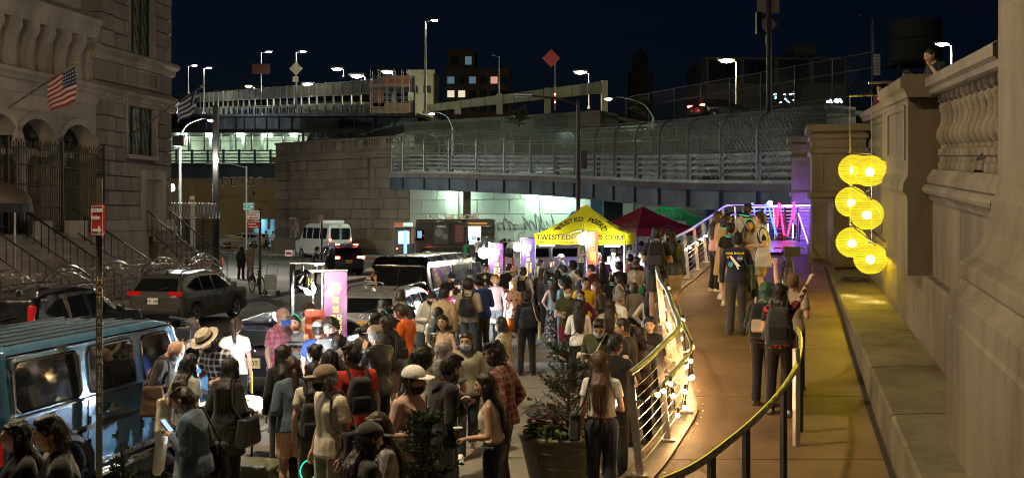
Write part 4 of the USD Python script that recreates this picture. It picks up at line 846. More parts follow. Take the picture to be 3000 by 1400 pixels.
obj('tank',MB().lathe([(3.8,0.5),(3.7,6.3),(0.0,6.9)],n=20),M_BD[3],t,smooth=30);obj('hoop',MB().lathe([(3.82,1.5),(3.88,1.55),(3.82,1.6)],n=20).lathe([(3.8,3.5),(3.86,3.55),(3.8,3.6)],n=20),M_BLACK,t)
obj('stand',MB().box((0,0,0.2),(7,7,0.5)),M_BD[3],t)
for x in(-2.5,2.5):obj('leg',MB().box((x,0,-3.0),(0.4,0.4,6.0)),M_BD[3],t)
# scaffolding
sc=thing('scaffolding','tube scaffolding with orange boards on the elevated road','scaffold');d=91.0
g=lambda px,py,o=0:at(px,py,d)+np.array([0,o,0])
for x in(1085,1108,1131,1154,1177,1200):
 for o in(0,1.4):obj('standard',MB().tube([g(x,332,o),g(x,204,o)],0.035,5),M_GALV,sc)
for y in(222,250,285,318):obj('ledger',MB().tube([g(1080,y),g(1204,y)],0.03,5),M_GALV,sc);obj('ledger',MB().tube([g(1080,y,1.4),g(1204,y,1.4)],0.03,5),M_GALV,sc)
for x0,x1 in((1085,1131),(1131,1177)):obj('brace',MB().tube([g(x0,285),g(x1,250)],0.025,5),M_GALV,sc)
M_ORB=plain('orange_board',(0.36,0.13,0.05),0.7);M_PLY=plain('plywood_tan',(0.42,0.27,0.12),0.7)
for(x0,x1,y0,y1,m)in((1080,1204,246,254,M_PLY),(1120,1200,222,246,M_ORB),(1085,1125,262,312,M_ORB),(1090,1204,302,332,M_PLY)):b=MB();pxbar(b,x0,y0,x1,y0,y1-y0,y1-y0,d+1.5,0.06);obj('board',b,m,sc)
b=MB()
for k in range(9):b.bar(g(1140,320-k*6,0.7),g(1160,320-k*6,0.7),0.05)
tag(obj('ladder_rung',b,M_GALV,sc),kind='stuff')

# ---------------------------------------------------------------- the street lamps of the square that stand just outside the picture
def square_lamp(label,x,y,z,col,s,r=0.28,dx=0.9,dy=0.0,z0=0.0,tilt=None):
 t=thing('street_lamp',label,'street lamp',(x,y,z0))
 obj('pole',MB().tube([(0,0,0),(0,0,z-z0+0.2)],[0.11,0.07],8),M_DARK,t,smooth=40)
 obj('arm',MB().tube([(0,0,z-z0+0.1),(dx,dy,z-z0+0.25)],0.04,6),M_DARK,t)
 obj('lamp_head',MB().lathe([(0,z-z0+0.34),(r*1.2,z-z0+0.22),(r*1.25,z-z0+0.1),(r*1.1,z-z0+0.1)],(dx,dy,0),14),M_DARK,t,smooth=40)
 obj('lens',MB().sphere((dx,dy,z-z0+0.06),r,2,(1,1,0.5)),emit('square_lamp_%s_%d'%(_hex(col),s),col,s),t,smooth=True)
SODIUM,WARM,NEUT=(1.0,0.62,0.27),(1.0,0.74,0.45),(1.0,0.86,0.66)
square_lamp('street lamp on the plaza kerb beyond the left edge',-5.2,9.5,12.0,(1.0,.77,.46),450,0.28,0.9)
square_lamp('street lamp on the church pavement near the viewer',-16.0,19.0,9.0,(1.0,.78,.50),240,0.3,1.4)
square_lamp('street lamp on the pavement beyond the left edge',-14.5,12.0,9.5,NEUT,70,0.28,1.0)
square_lamp('street lamp on the upper roadway',12.5,13.0,12.5,SODIUM,14,0.3,-1.2,z0=3.9)
square_lamp('street lamp standing behind the church tower',-23.0,61.0,10.5,(1.0,.82,.52),210,0.3,1.4)

# ================================================================ vehicles
def _sm(v,f,it,lam=0.5,mu=-0.53):
 n=len(v);e=np.vstack([f[:,[0,1]],f[:,[1,2]],f[:,[2,0]]]);e=np.vstack([e,e[:,::-1]])
 A=sparse.coo_matrix((np.ones(len(e)),(e[:,0],e[:,1])),(n,n)).tocsr();A.data[:]=1.0
 d=np.maximum(np.asarray(A.sum(1)).ravel(),1)
 for k in range(it):
  v=v+lam*((A@v)/d[:,None]-v)
  if mu:v=v+mu*((A@v)/d[:,None]-v)
 return v
def mf_arr(m):
 q=m.to_mesh();return np.array(q.vert_properties[:,:3],float),np.array(q.tri_verts,int)
def soft(m,length,it,mu=-0.53):
 v,f=mf_arr(m.refine_to_length(length));return _sm(v,f,it,0.5,mu),f
def arr_mf(v,f):return Manifold(m3.Mesh(np.asarray(v,np.float32),np.asarray(f,np.uint32)))
M_TYRE=plain('tyre',(0.014,0.014,0.014),0.8);M_RIM=worn('alloy_rim',(0.45,0.45,0.45),0.3,0.9,0.2,20);M_CARGLASS=plain('car_glass_dark',(0.008,0.009,0.010),0.06,specular_ior_level=0.7)
M_TRIM=plain('black_trim',(0.018,0.018,0.019),0.55);M_CHR=plain('chrome',(0.7,0.7,0.7),0.12,1.0);M_TAIL=plain('tail_lens',(0.35,0.01,0.012),0.15,emission_color=(1,0.02,0.02),emission_strength=0.02)
M_HEAD=plain('head_lens',(0.55,0.56,0.58),0.1);M_BRAKE=emit('brake_light',(1.0,0.06,0.03),9.0);M_PLATEY=plain('plate_yellow',(0.75,0.42,0.03),0.5);M_PLATEW=plain('plate_white',(0.7,0.7,0.66),0.5)
def lerp(p,z):
 p=sorted(p);return float(np.interp(z,[q[0]for q in p],[q[1]for q in p]))
def wheel(t,x,y,r,w=0.22,spokes=10,side=1):
 wh=obj('wheel',MB().add(trimesh.creation.cylinder(r*0.62,w*0.5,sections=16).apply_transform(trimesh.transformations.rotation_matrix(math.pi/2,[0,1,0])),(x,y,r)),M_TRIM,t)
 tor=[(r*0.66,-w/2),(r*0.93,-w/2),(r,-w*0.32),(r,w*0.32),(r*0.93,w/2),(r*0.66,w/2),(r*0.66,-w/2)]
 m=MB().lathe(tor,n=28);v,f=m.mesh();v=v[:,[2,0,1]];obj('tyre',MB().raw(v+[x,y,r],f),M_TYRE,wh,smooth=35)
 b=MB();v,f=MB().lathe([(r*0.60,0.0),(r*0.66,0.0),(r*0.66,0.03),(r*0.60,0.02)],n=24).mesh();b.raw(v[:,[2,0,1]]*[side,1,1]+[x+side*(w/2-0.03),y,r],f)
 for k in range(spokes):
  a=2*math.pi*k/spokes;b.bar((x+side*(w/2-0.025),y,r),(x+side*(w/2-0.02),y+r*0.62*math.cos(a),r+r*0.62*math.sin(a)),r*0.11,0.02)
 b.sphere((x+side*(w/2-0.02),y,r),r*0.13,1);obj('rim',b,M_RIM,wh)
def vehicle(name,label,cat,loc,rz,L,W,H,side,front,paint,axles,wr,roofw,belt,glass,windows=(),spokes=10,plate=M_PLATEW,lights=None,roof_rails=False,mirrors=True,handles=(),trim=True,rails=M_CHR,wheels=True,rnd=0.35,tail=True,group=None,soft_it=5,plate_z=0.9,platetext='',two_sided=True):
 '''side: (y, z) outline; front: [(z, half width)]; windows: polygons of (y, z) on each flank; glass: [(y0, z0, y1, z1, w0, w1)] sloping panes (windscreen, rear)'''
 t=thing(name,label,cat,loc,rz,group)
 A=Manifold.extrude(CrossSection([side],m3.FillRule.NonZero),W+1).translate((0,0,-(W+1)/2)).rotate((90,0,90))
 fr=[(w,z)for z,w in front];fr=fr+[(-w,z)for w,z in fr[::-1]]
 B=Manifold.extrude(CrossSection([fr],m3.FillRule.NonZero),L+2).translate((0,0,-(L+2)/2)).rotate((90,0,0))
 c=CrossSection.square((W-2*rnd,L-2*rnd),True).offset(rnd,m3.JoinType.Round,2,24)
 C=Manifold.extrude(c,H+1)
 body=A^B^C
 for y in axles:body=body-Manifold.cylinder(W+1,wr*1.13,wr*1.13,24,True).rotate((0,90,0)).translate((0,y,wr))
 body=body+(Manifold.cube((W-0.5,L*0.86,0.4),True).translate((0,0,wr+0.05)))
 v,f=soft(body,0.10,soft_it)
 obj('body',(v,f),paint,t,smooth=50)
 hw=lambda z:lerp(front,z)
 for poly in windows:
  for s in((1,-1)if two_sided else(1,)):
   P=np.array([[s*(hw(z)+0.012),y,z]for y,z in poly]);q=np.array([[s*(hw(z)-0.03),y,z]for y,z in poly])
   m=MB().sweep([(y,z)for y,z in poly],q,P)if s>0 else MB().sweep([(y,z)for y,z in poly],q,P)
   w=obj('side_window',m,M_CARGLASS,t)
   if trim:
    cen=np.array(poly).mean(0);e=MB().tube(np.vstack([P,P[:1]]),0.014,5,False);obj('window_trim',e,rails if trim=='chrome' else M_TRIM,w)
 for nm,(y0,z0,y1,z1,w0,w1)in glass:
  a=[(-w0,y0,z0),(w0,y0,z0),(w1,y1,z1),(-w1,y1,z1)];n=np.cross([1,0,0],[0,y1-y0,z1-z0]);n=n/np.linalg.norm(n);n=n*(1 if n[1]*(1 if y0>0 else-1)>0 else-1)
  a=np.array(a);obj(nm,MB().hexa(a-n*0.03,a+n*0.016),M_CARGLASS,t)
 if wheels:
  for y in axles:
   for s in(1,-1):wheel(t,s*(W/2-0.14),y,wr,spokes=spokes,side=s)
 yr,yf=min(q[0]for q in side),max(q[0]for q in side)
 if plate is not None:
  p=obj('licence_plate',MB().box((0,yr-0.012,plate_z),(0.34,0.03,0.17)),plate,t)
  if platetext:obj('plate_lettering',MB().text(platetext,0.075,plane_frame((0,yr-0.028,plate_z-0.035),(1,0,0),(0,0,1)),0.003),M_TRIM,p)
 if mirrors:
  for s in(1,-1):obj('wing_mirror',MB().add(rbox((0.2,0.12,0.17),0.05),(s*(hw(belt)+0.14),mirrors if mirrors is not True else 0.85,belt+0.1)).bar((s*hw(belt),(mirrors if mirrors is not True else 0.85),belt+0.04),(s*(hw(belt)+0.12),mirrors if mirrors is not True else 0.85,belt+0.06),0.05),paint if mirrors is True else M_TRIM,t,smooth=40)
 for y,z in handles:
  for s in(1,-1):obj('door_handle',MB().add(rbox((0.035,0.2,0.035),0.014),(s*(hw(z)+0.02),y,z)),M_CHR if trim=='chrome' else paint,t)
 if lights:
  for nm,c,sz,m in lights:
   for s in(1,-1):obj(nm,MB().add(rbox(sz,min(sz)*0.3),(s*c[0],c[1],c[2])),m,t,smooth=40)
 if roof_rails:
  for s in(1,-1):
   x=s*(roofw-0.08);q=spline([(x,yr+0.55,H-0.12),(x,yr+0.75,H+0.03),(x,0.0,H+0.045),(x,0.75,H-0.0),(x,0.95,H-0.12)],4);obj('roof_rail',MB().tube(q,0.022,6),rails,t,smooth=40)
 return t
def suv_side(L,H,hood=0.98,g=0.22,rake=0.35,cowl=0.75,rear=0.0):
 h=L/2
 return[(-h+0.06,g+0.12),(-h+0.25,g),(h-0.3,g),(h-0.05,g+0.15),(h,0.55),(h-0.02,hood-0.18),(h-0.25,hood-0.04),(cowl+0.35,hood+0.06),(cowl-rake,H-0.12),(cowl-rake-0.45,H-0.02),(-0.4,H),(-h+0.75,H-0.06),(-h+0.42-rear,H-0.16),(-h+0.08,1.02),(-h,0.9),(-h+0.0,0.5)]
def suv_front(W,H,belt=1.0,rw=0.6):
 return[(0,W/2-0.1),(0.25,W/2-0.06),(0.55,W/2),(0.85,W/2-0.01),(belt,W/2-0.045),(H-0.1,rw+0.03),(H+0.1,rw-0.1)]
RD=-12.0
# blue boxy off-roader in the left foreground
L_,W_,H_=4.55,1.86,1.95;P_BLUE=carpaint('paint_blue',(0.055,0.145,0.245),0.30)
sd=[(-2.27,0.5),(-2.27,1.28),(-2.2,1.93),(-2.05,1.95),(0.72,1.95),(0.9,1.9),(1.18,1.32),(2.2,1.26),(2.27,1.18),(2.27,0.5),(2.0,0.45),(-2.0,0.45)]
fr=[(0.0,0.86),(0.45,0.89),(0.6,0.92),(1.24,0.92),(1.27,0.90),(1.86,0.835),(1.9,0.80),(2.0,0.74)]
gw=vehicle('off_road_car','boxy blue off-road car parked at the left edge in the foreground','car',(-5.47,12.45,-0.12),-11.5,L_,W_,H_,sd,fr,P_BLUE,(-1.42,1.43),0.40,0.8,1.27,[('rear_window',(-2.26,1.3,-2.21,1.84,0.72,0.66)),('windscreen',(1.15,1.36,0.92,1.84,0.74,0.68))],
 windows=[[(-2.08,1.30),(-1.12,1.30),(-1.06,1.36),(-1.06,1.74),(-1.12,1.80),(-2.06,1.80),(-2.12,1.74),(-2.14,1.36)],[(-0.86,1.30),(-0.02,1.30),(0.0,1.36),(0.0,1.76),(-0.05,1.81),(-0.84,1.81),(-0.9,1.76),(-0.9,1.36)],[(0.22,1.28),(1.0,1.28),(0.98,1.38),(0.80,1.78),(0.74,1.81),(0.24,1.81),(0.18,1.76),(0.18,1.34)]],
 trim='chrome',handles=(),rnd=0.06,soft_it=3,plate=None,mirrors=1.05,spokes=5)
for s in(1,-1):
 obj('gutter_rail',MB().tube([(s*0.845,-2.2,1.88),(s*0.845,0.9,1.88),(s*0.86,1.16,1.36)],0.018,6),M_CHR,gw);obj('rub_strip',MB().box((s*0.935,-0.35,0.93),(0.025,2.3,0.06)).box((s*0.935,-1.95,0.93),(0.025,0.6,0.06)).box((s*0.94,-0.35,0.935),(0.03,2.3,0.014)),M_TRIM,gw)
 obj('side_step',MB().box((s*0.96,0.0,0.40),(0.22,1.9,0.035)).box((s*1.03,0.0,0.43),(0.05,1.9,0.03)).box((s*0.93,0.0,0.50),(0.06,1.95,0.05)),M_STEEL,gw);obj('shoulder_strip',MB().box((s*0.925,0,1.255),(0.018,4.2,0.014)),M_CHR,gw)
 for y in(-0.55,0.45):obj('door_handle',MB().add(rbox((0.05,0.24,0.045),0.018),(s*0.95,y,1.06)).add(Manifold.cylinder(0.03,0.05,0.05,14).rotate((0,90,0)),(s*0.935,y-0.02,1.09)),M_CHR,gw,smooth=40)
 for y in(-0.97,0.09):obj('door_gap',MB().bar((s*0.921,y,0.6),(s*0.921,y,1.27),0.012),M_TRIM,gw);obj('door_hinge',MB().box((s*0.935,y+0.03,1.0),(0.03,0.03,0.1)).box((s*0.935,y+0.03,0.75),(0.03,0.03,0.1)),P_BLUE,gw)
 obj('fuel_flap',MB().box((s*0.926,-1.5,1.1),(0.01,0.34,0.24),0,0.004),P_BLUE,gw);obj('arch_flare',MB().tube([(s*0.95,-1.42+0.5*math.cos(a),0.4+0.5*math.sin(a))for a in np.linspace(0.1,math.pi-0.1,14)],0.05,6).tube([(s*0.95,1.43+0.5*math.cos(a),0.4+0.5*math.sin(a))for a in np.linspace(0.1,math.pi-0.1,14)],0.05,6),M_TRIM,gw,smooth=50)
 obj('rear_lamp',MB().box((s*0.78,-2.28,0.95),(0.16,0.05,0.3),0,0.015),M_TAIL,gw)
for x in np.linspace(-0.62,0.62,6):obj('roof_rib',MB().box((x,-0.6,1.958),(0.035,2.7,0.012)),M_TRIM,gw)
obj('grab_bar',MB().tube([(0.9,-2.2,1.28),(0.93,-2.2,1.32),(0.9,-2.2,1.72),(0.86,-2.2,1.75)],0.018,6),M_CHR,gw)
# two dark and grey cars along the church
def suv(name,label,loc,rz,L,W,H,paint,plate,tail,wr=0.34,belt=1.0,spokes=10,rails=True,brake=False,extra='',ptx='',rear=0.0,trim='chrome',tailw=None):
 h=L/2;sd=suv_side(L,H,rear=rear);fr=suv_front(W,H,belt,W/2-0.27)
 y0,y1,y2,y3=-h+0.55,-h+1.35,-0.15,0.75
 wz=H-0.17;win=[[(y0-0.05,belt+0.2),(y0+0.35,belt+0.05),(y1-0.1,belt+0.04),(y1-0.1,wz-0.02),(y0+0.5,wz-0.04)],[(y1,belt+0.04),(y2-0.06,belt+0.02),(y2-0.06,wz),(y1,wz)],[(y2+0.04,belt+0.02),(y3+0.12,belt+0.02),(y3-0.12,belt+0.2),(y2+0.42,wz-0.02),(y2+0.04,wz)]]
 li=[('tail_light',(W/2-0.26,-h+0.10,1.0),(0.42,0.14,0.15),M_BRAKE if brake else M_TAIL),('headlight',(W/2-0.3,h-0.12,0.74),(0.4,0.2,0.14),M_HEAD)]
 if tail=='tall':li[0]=('tail_light',(W/2-0.20,-h+0.17,1.14),(0.14,0.16,0.52),M_TAIL)
 t=vehicle(name,label,'car',loc,rz,L,W,H,sd,fr,paint,(-h+0.9,h-0.92),wr,W/2-0.27,belt,[('rear_window',(-h+0.12,1.07,-h+0.40,H-0.19,W/2-0.22,W/2-0.33)),('windscreen',(1.02,1.08,0.44,H-0.17,W/2-0.2,W/2-0.34))],win,spokes=spokes,plate=plate,lights=li,roof_rails=rails,handles=((y1+0.25,belt-0.1),(y2+0.2,belt-0.1)),trim=trim,platetext=ptx,plate_z=0.80)
 obj('rear_bumper',MB().add(rbox((W-0.2,0.14,0.22),0.06),(0,-h+0.05,0.48)),M_TRIM,t,smooth=40);obj('wiper',MB().bar((0,-h+0.08,1.08),(0.4,-h+0.13,1.18),0.02),M_TRIM,t);obj('antenna_fin',MB().add(Manifold.batch_hull([Manifold.sphere(0.03,8),Manifold.sphere(0.015,8).translate((0,-0.1,0.07)),Manifold.sphere(0.03,8).translate((0,-0.16,0))]),(0,-h+0.85,H-0.04)),paint,t,smooth=40)
 return t
P_BLK=carpaint('paint_black',(0.006,0.006,0.007),0.2);P_GRY=carpaint('paint_grey',(0.07,0.065,0.062),0.3);P_SIL=carpaint('paint_silver',(0.34,0.35,0.36),0.3);P_NAVY=carpaint('paint_navy',(0.022,0.024,0.045),0.3);P_WHT=carpaint('paint_white',(0.42,0.44,0.41),0.35)
suv('parked_suv','black sport utility car with tall red tail lights behind the blue off-roader',(-10.46,23.3,-0.12),-9,4.5,1.84,1.67,P_BLK,M_PLATEY,'tall',ptx='T784122C',rear=0.12)
suv('parked_suv','grey sport utility car with white plate parked by the ornate fence',(-9.98,31.35,-0.12),-11,4.42,1.82,1.61,P_GRY,M_PLATEW,'wide',ptx='NEB-4862',spokes=5,wr=0.35)
ty=suv('parked_car','dark hatchback with yellow plate behind the bald man in plum shirt',(-3.95,19.25,-0.12),RD,4.5,1.8,1.48,P_NAVY,plain('plate_nj',(0.62,0.55,0.30),0.5),'wide',ptx='C60T',rails=False,rear=-0.35)
b=MB().tube([(0.09*math.cos(a),-2.27,0.98+0.055*math.sin(a))for a in np.linspace(0,2*math.pi,17)],0.009,5).tube([(0.03*math.cos(a),-2.27,0.98+0.052*math.sin(a))for a in np.linspace(0,2*math.pi,13)],0.007,5);obj('emblem',b,M_CHR,ty)
bm=suv('parked_car','silver estate car with chrome roof rails parked behind the first banner',(-2.95,25.0,-0.12),RD,4.4,1.84,1.56,P_SIL,M_PLATEY,'wide',ptx='HKD 2817')
e=obj('emblem',MB().add(trimesh.creation.cylinder(0.055,0.012,sections=20).apply_transform(trimesh.transformations.rotation_matrix(math.pi/2,[1,0,0])),(0,-2.21,1.0)),plain('emblem_white',(0.8,0.8,0.8),0.3),bm)
obj('emblem_quarter',MB().prism(Polygon([(0,0)]+[(0.042*math.cos(a),0.042*math.sin(a))for a in np.linspace(0,math.pi/2,6)]),0.004,0.006,plane_frame((0,-2.212,1.0),(1,0,0),(0,0,1))).prism(Polygon([(0,0)]+[(0.042*math.cos(a),0.042*math.sin(a))for a in np.linspace(math.pi,1.5*math.pi,6)]),0.004,0.006,plane_frame((0,-2.212,1.0),(1,0,0),(0,0,1))),plain('emblem_blue',(0.02,0.12,0.5),0.3),e)
sv=suv('waiting_suv','dark blue sport utility car with lit brake lights in the crossing',(-9.6,55.6,-0.12),24,4.6,1.86,1.7,P_NAVY,M_PLATEY,'wide',brake=True,ptx='T69812C')
obj('high_brake_light',MB().box((-0.5,-1.83,1.69),(0.25,0.06,0.05)).box((0.5,-1.83,1.69),(0.25,0.06,0.05)),M_BRAKE,sv)
suv('far_car','white car half hidden by rubbish in front of the underpass',(-24.6,92.5,0.02),80,4.4,1.8,1.5,P_WHT,None,'wide',rails=False)
suv('upper_road_car','dark car on the upper road behind the fence',(*at(2110,300,70)[:2],9.6),-60,4.5,1.8,1.5,P_BLK,None,'wide',rails=False,brake=True)
# vans
def van(name,label,loc,rz,L,W,H,paint,wins,rearwin,wr=0.36,belt=1.15,plate=M_PLATEW,nose=1.0,hood=1.15,group=None,li=True):
 h=L/2;sd=[(-h+0.02,0.45),(-h,0.9),(-h+0.06,H-0.25),(-h+0.2,H-0.03),(-h+0.6,H),(h-nose-1.0,H),(h-nose-0.75,H-0.06),(h-nose+0.05,hood+0.12),(h-0.12,hood-0.08),(h,hood-0.3),(h,0.5),(h-0.3,0.35),(-h+0.3,0.35)]
 fr=[(0,W/2-0.08),(0.45,W/2-0.02),(0.8,W/2),(belt,W/2-0.02),(H-0.15,W/2-0.16),(H+0.1,W/2-0.35)]
 z1=H-0.32
 t=vehicle(name,label,'van',loc,rz,L,W,H,sd,fr,paint,(-h+1.0,h-0.95),wr,W/2-0.3,belt,[('windscreen',(h-nose+0.03,hood+0.16,h-nose-0.70,H-0.14,W/2-0.12,W/2-0.24))],[[(a,belt+0.05),(c,belt+0.05),(c,z1),(a,z1)]for a,c in wins],plate=plate,rnd=0.12,trim=True,plate_z=0.75,lights=[('tail_light',(W/2-0.1,-h+0.02,1.0),(0.13,0.07,0.4),M_TAIL),('headlight',(W/2-0.25,h-0.06,0.85),(0.36,0.14,0.2),M_HEAD)],mirrors=h-nose-0.1)
 for s in(1,-1):obj('rear_door_window',MB().add(rbox((W*0.36,0.03,z1-belt),0.012),(s*W*0.215,-h+0.015,(z1+belt)/2)),M_CARGLASS,t)
 obj('door_seam',MB().bar((0,-h+0.01,0.6),(0,-h+0.04,H-0.25),0.015),M_TRIM,t)
 obj('rear_bumper',MB().add(rbox((W-0.1,0.14,0.18),0.05),(0,-h-0.02,0.5)),M_TRIM,t);return t
bv=van('black_van','black windowed van parked behind the second banner',(-2.35,30.9,-0.12),-19,5.4,1.98,2.12,P_BLK,[(-2.35,-0.95),(-0.75,0.55),(0.75,1.55)],True)
for x in np.linspace(-0.55,0.55,6):obj('roof_rib',MB().box((x,-0.7,2.122),(0.05,3.2,0.012)),P_BLK,bv)
wv=van('white_van','white high roof passenger van parked by the abutment',(-14.1,75.2,-0.1),38,5.4,1.95,2.6,P_WHT,[(-2.3,-1.3),(-1.15,-0.2),(-0.05,0.8),(0.95,1.45)],True,belt=1.45,hood=1.35,nose=0.8)
obj('roof_unit',MB().add(rbox((1.3,1.5,0.28),0.1),(0,-1.4,2.7)),M_WHITE,wv,smooth=40);obj('top_brake_light',MB().box((0,-2.62,2.47),(0.3,0.06,0.06)),M_TAIL,wv);obj('lit_tail',MB().box((0.84,-2.73,1.45),(0.12,0.05,0.12)).box((-0.84,-2.73,1.45),(0.12,0.05,0.12)),M_BRAKE,wv)
van('silver_van','silver van standing behind the yellow tent and market stall',(2.2,42.3,0.25),-78,4.8,1.9,1.85,P_SIL,[(-2.0,-0.9),(-0.75,0.35),(0.5,1.3)],True)
# food truck
ft=thing('food_truck','dark food truck with menu boards and a bright serving window','food truck',(*at(1341,700,66)[:2],-0.12),-4)
P_TR=carpaint('truck_black',(0.022,0.022,0.020),0.35);P_TR2=carpaint('truck_grey',(0.085,0.095,0.085),0.4)
v,f=soft(Manifold.cube((3.3,2.3,2.45),True).translate((-1.0,0.3,1.75))-Manifold.cylinder(3,0.5,0.5,20,True).rotate((90,0,0)).translate((-1.95,0,0.45)),0.15,3);obj('body',(v,f),P_TR,ft,smooth=45)
obj('rear_body',MB().box((1.32,0.3,0.93),(1.36,2.3,0.8)).box((1.32,0.3,2.77),(1.36,2.3,0.42)).box((0.72,0.3,1.95),(0.14,2.3,1.25)).box((2.06,0.3,1.95),(0.9,2.3,1.25)).box((2.25,0.3,0.93),(0.52,2.3,0.8)).box((2.25,0.3,2.77),(0.52,2.3,0.42)),P_TR2,ft)
obj('kitchen_wall',MB().box((1.2,0.9,1.95),(1.0,0.05,1.25)),plain('kitchen_white',(0.7,0.74,0.78),0.4),ft);obj('kitchen_light',MB().box((1.2,0.2,2.52),(0.85,0.9,0.05)),emit('kitchen_light',(0.72,0.88,1.0),30),ft)
obj('counter',MB().box((1.2,-0.95,1.34),(1.1,0.45,0.05)),M_STEEL,ft);obj('awning_flap',MB().hexa([(0.35,-0.87,2.66),(2.3,-0.87,2.66),(2.35,-1.75,2.52),(0.3,-1.75,2.52)],[(0.35,-0.87,2.69),(2.3,-0.87,2.69),(2.35,-1.75,2.55),(0.3,-1.75,2.55)]),M_STEEL,ft)
for x in(-0.2,1.0,1.25,1.5):obj('kitchen_shelf',MB().box((max(x,0.8),0.8,1.75+(x%0.5)),(0.3,0.2,0.25)),[M_STEEL,M_WHITE][int(x*4)%2],ft)
obj('menu_board',MB().box((-0.95,-0.88,2.0),(0.95,0.03,1.25)),plain('menu_dark',(0.045,0.04,0.038),0.5),ft);obj('menu_board',MB().box((0.2,-0.88,2.05),(0.62,0.03,1.2)),plain('menu_red',(0.10,0.03,0.03),0.5),ft)
obj('menu_heading',MB().text('MENU',0.13,plane_frame((-0.95,-0.9,2.45),(1,0,0),(0,0,1)),0.003),M_SIGNW,ft)
b=MB()
for z in np.arange(1.6,2.6,0.13):b.box((0.2,-0.9,z),(0.45,0.01,0.05))
tag(obj('menu_line',b,plain('menu_print',(0.3,0.14,0.12),0.6),ft),kind='stuff')
v_,f_=MB().lathe([(0.26,0),(0.28,0.01),(0.2,0.02),(0,0.015)],n=18).mesh();obj('painted_bowl',MB().raw(v_[:,[0,2,1]]*[1,-1,1]+[-1.1,-0.9,2.1],f_).raw(v_[:,[0,2,1]]*[0.7,-1,0.7]+[-0.7,-0.9,1.85],f_),plain('bowl_paint',(0.16,0.15,0.14),0.6),ft)
obj('side_strip',MB().box((-0.8,-0.89,1.2),(2.6,0.03,0.05)),M_CHR,ft);obj('roof_edge',MB().box((-0.05,-0.87,3.0),(5.2,0.06,0.05)),M_STEEL,ft)
b=MB()
for k in range(5):
 for a in(-0.9,-0.45,0.0,0.45,0.9):p=np.array([2.2,-0.87,1.4])if k<1 else np.array([2.2,-0.87,2.1]);b.bar(p,p+[0.5*math.sin(a),0,0.5*math.cos(a)],0.05,0.012,(0,1,0))if k<2 else None
obj('painted_leaves',b,plain('leaf_paint',(0.16,0.24,0.22),0.6),ft);b=MB()
for x in np.linspace(0.9,2.0,9):b.box((x,-1.3,2.72),(0.09,0.05,0.05))
tag(obj('marker_light',b,emit('amber_marker',(1.0,0.40,0.08),.35),ft),kind='stuff')
for x in(-1.95,1.7):wheel_t=obj('wheel',MB().add(Manifold.cylinder(0.28,0.4,0.4,22).rotate((90,0,0)),(x,-0.5,0.40)),M_TYRE,ft,smooth=40)
obj('cab_window',MB().box((-2.35,-0.87,1.95),(0.5,0.04,0.7)).box((-2.66,0.2,2.0),(0.05,1.9,0.75)),pane('cab_pane',(0.25,0.3,0.32)),ft);obj('cab_light',MB().box((-2.68,-0.4,2.1),(0.03,0.5,0.5)).box((-2.37,-0.895,2.0),(0.3,0.01,0.45)),emit('cab_glow',(0.35,0.7,1.0),0.15),ft)
for x in(0.0,0.8,1.6):obj('roof_vent',MB().box((x-0.6,0.3,3.1),(0.5,0.5,0.2)).box((x-0.6,0.3,3.25),(0.7,0.6,0.06)),M_STEEL,ft)
obj('exhaust_stack',MB().lathe([(0.08,2.9),(0.08,3.2),(0.1,3.2),(0.1,3.25),(0,3.26)],(-1.9,0.2,0),8),M_STEEL,ft)
# street food cart left of it
fc=thing('food_cart','small food cart trailer with orange top and blue lit window','food cart',(*at(1188,760,68)[:2],-0.12),-6)
obj('body',MB().box((0,0.2,1.5),(1.35,1.5,1.9),0,0.03),worn('cart_steel',(0.10,0.095,0.09),0.35,0.6,0.3,5),fc);obj('top_sign',MB().box((-0.35,-0.56,2.6),(0.6,0.05,0.28)),plain('cart_orange',(0.5,0.14,0.03),0.5),fc);obj('lit_sign',MB().box((0.3,-0.56,2.62),(0.65,0.05,0.24)),emit('cart_sign',(0.7,1.0,0.8),0.2),fc)
obj('window',MB().box((0.0,-0.57,1.75),(0.75,0.04,0.85)),emit('cart_window',(0.40,0.68,1.0),.42),fc);obj('door_strip',MB().box((0.12,-0.60,1.35),(0.22,0.04,1.75)),emit('cart_strip',(0.25,0.45,1.0),.4),fc);obj('side_panel',MB().box((0.6,-0.57,1.9),(0.18,0.03,1.1)),plain('cart_orange',(0.5,0.14,0.03),0.5),fc)
obj('roof',MB().box((0.05,0.1,2.47),(1.5,1.7,0.08)),M_STEEL,fc);obj('axle_frame',MB().box((0.2,0.2,0.5),(1.7,1.3,0.1)),M_BLACK,fc);obj('wheel',MB().add(Manifold.cylinder(0.16,0.26,0.26,20).rotate((90,0,0)),(0.1,-0.5,0.27)),M_TYRE,fc,smooth=40);obj('hub',MB().add(Manifold.cylinder(0.02,0.14,0.14,16).rotate((90,0,0)),(0.1,-0.67,0.27)),M_RIM,fc)
obj('red_light',MB().box((-0.45,-0.58,1.0),(0.06,0.03,0.06)),M_BRAKE,fc)

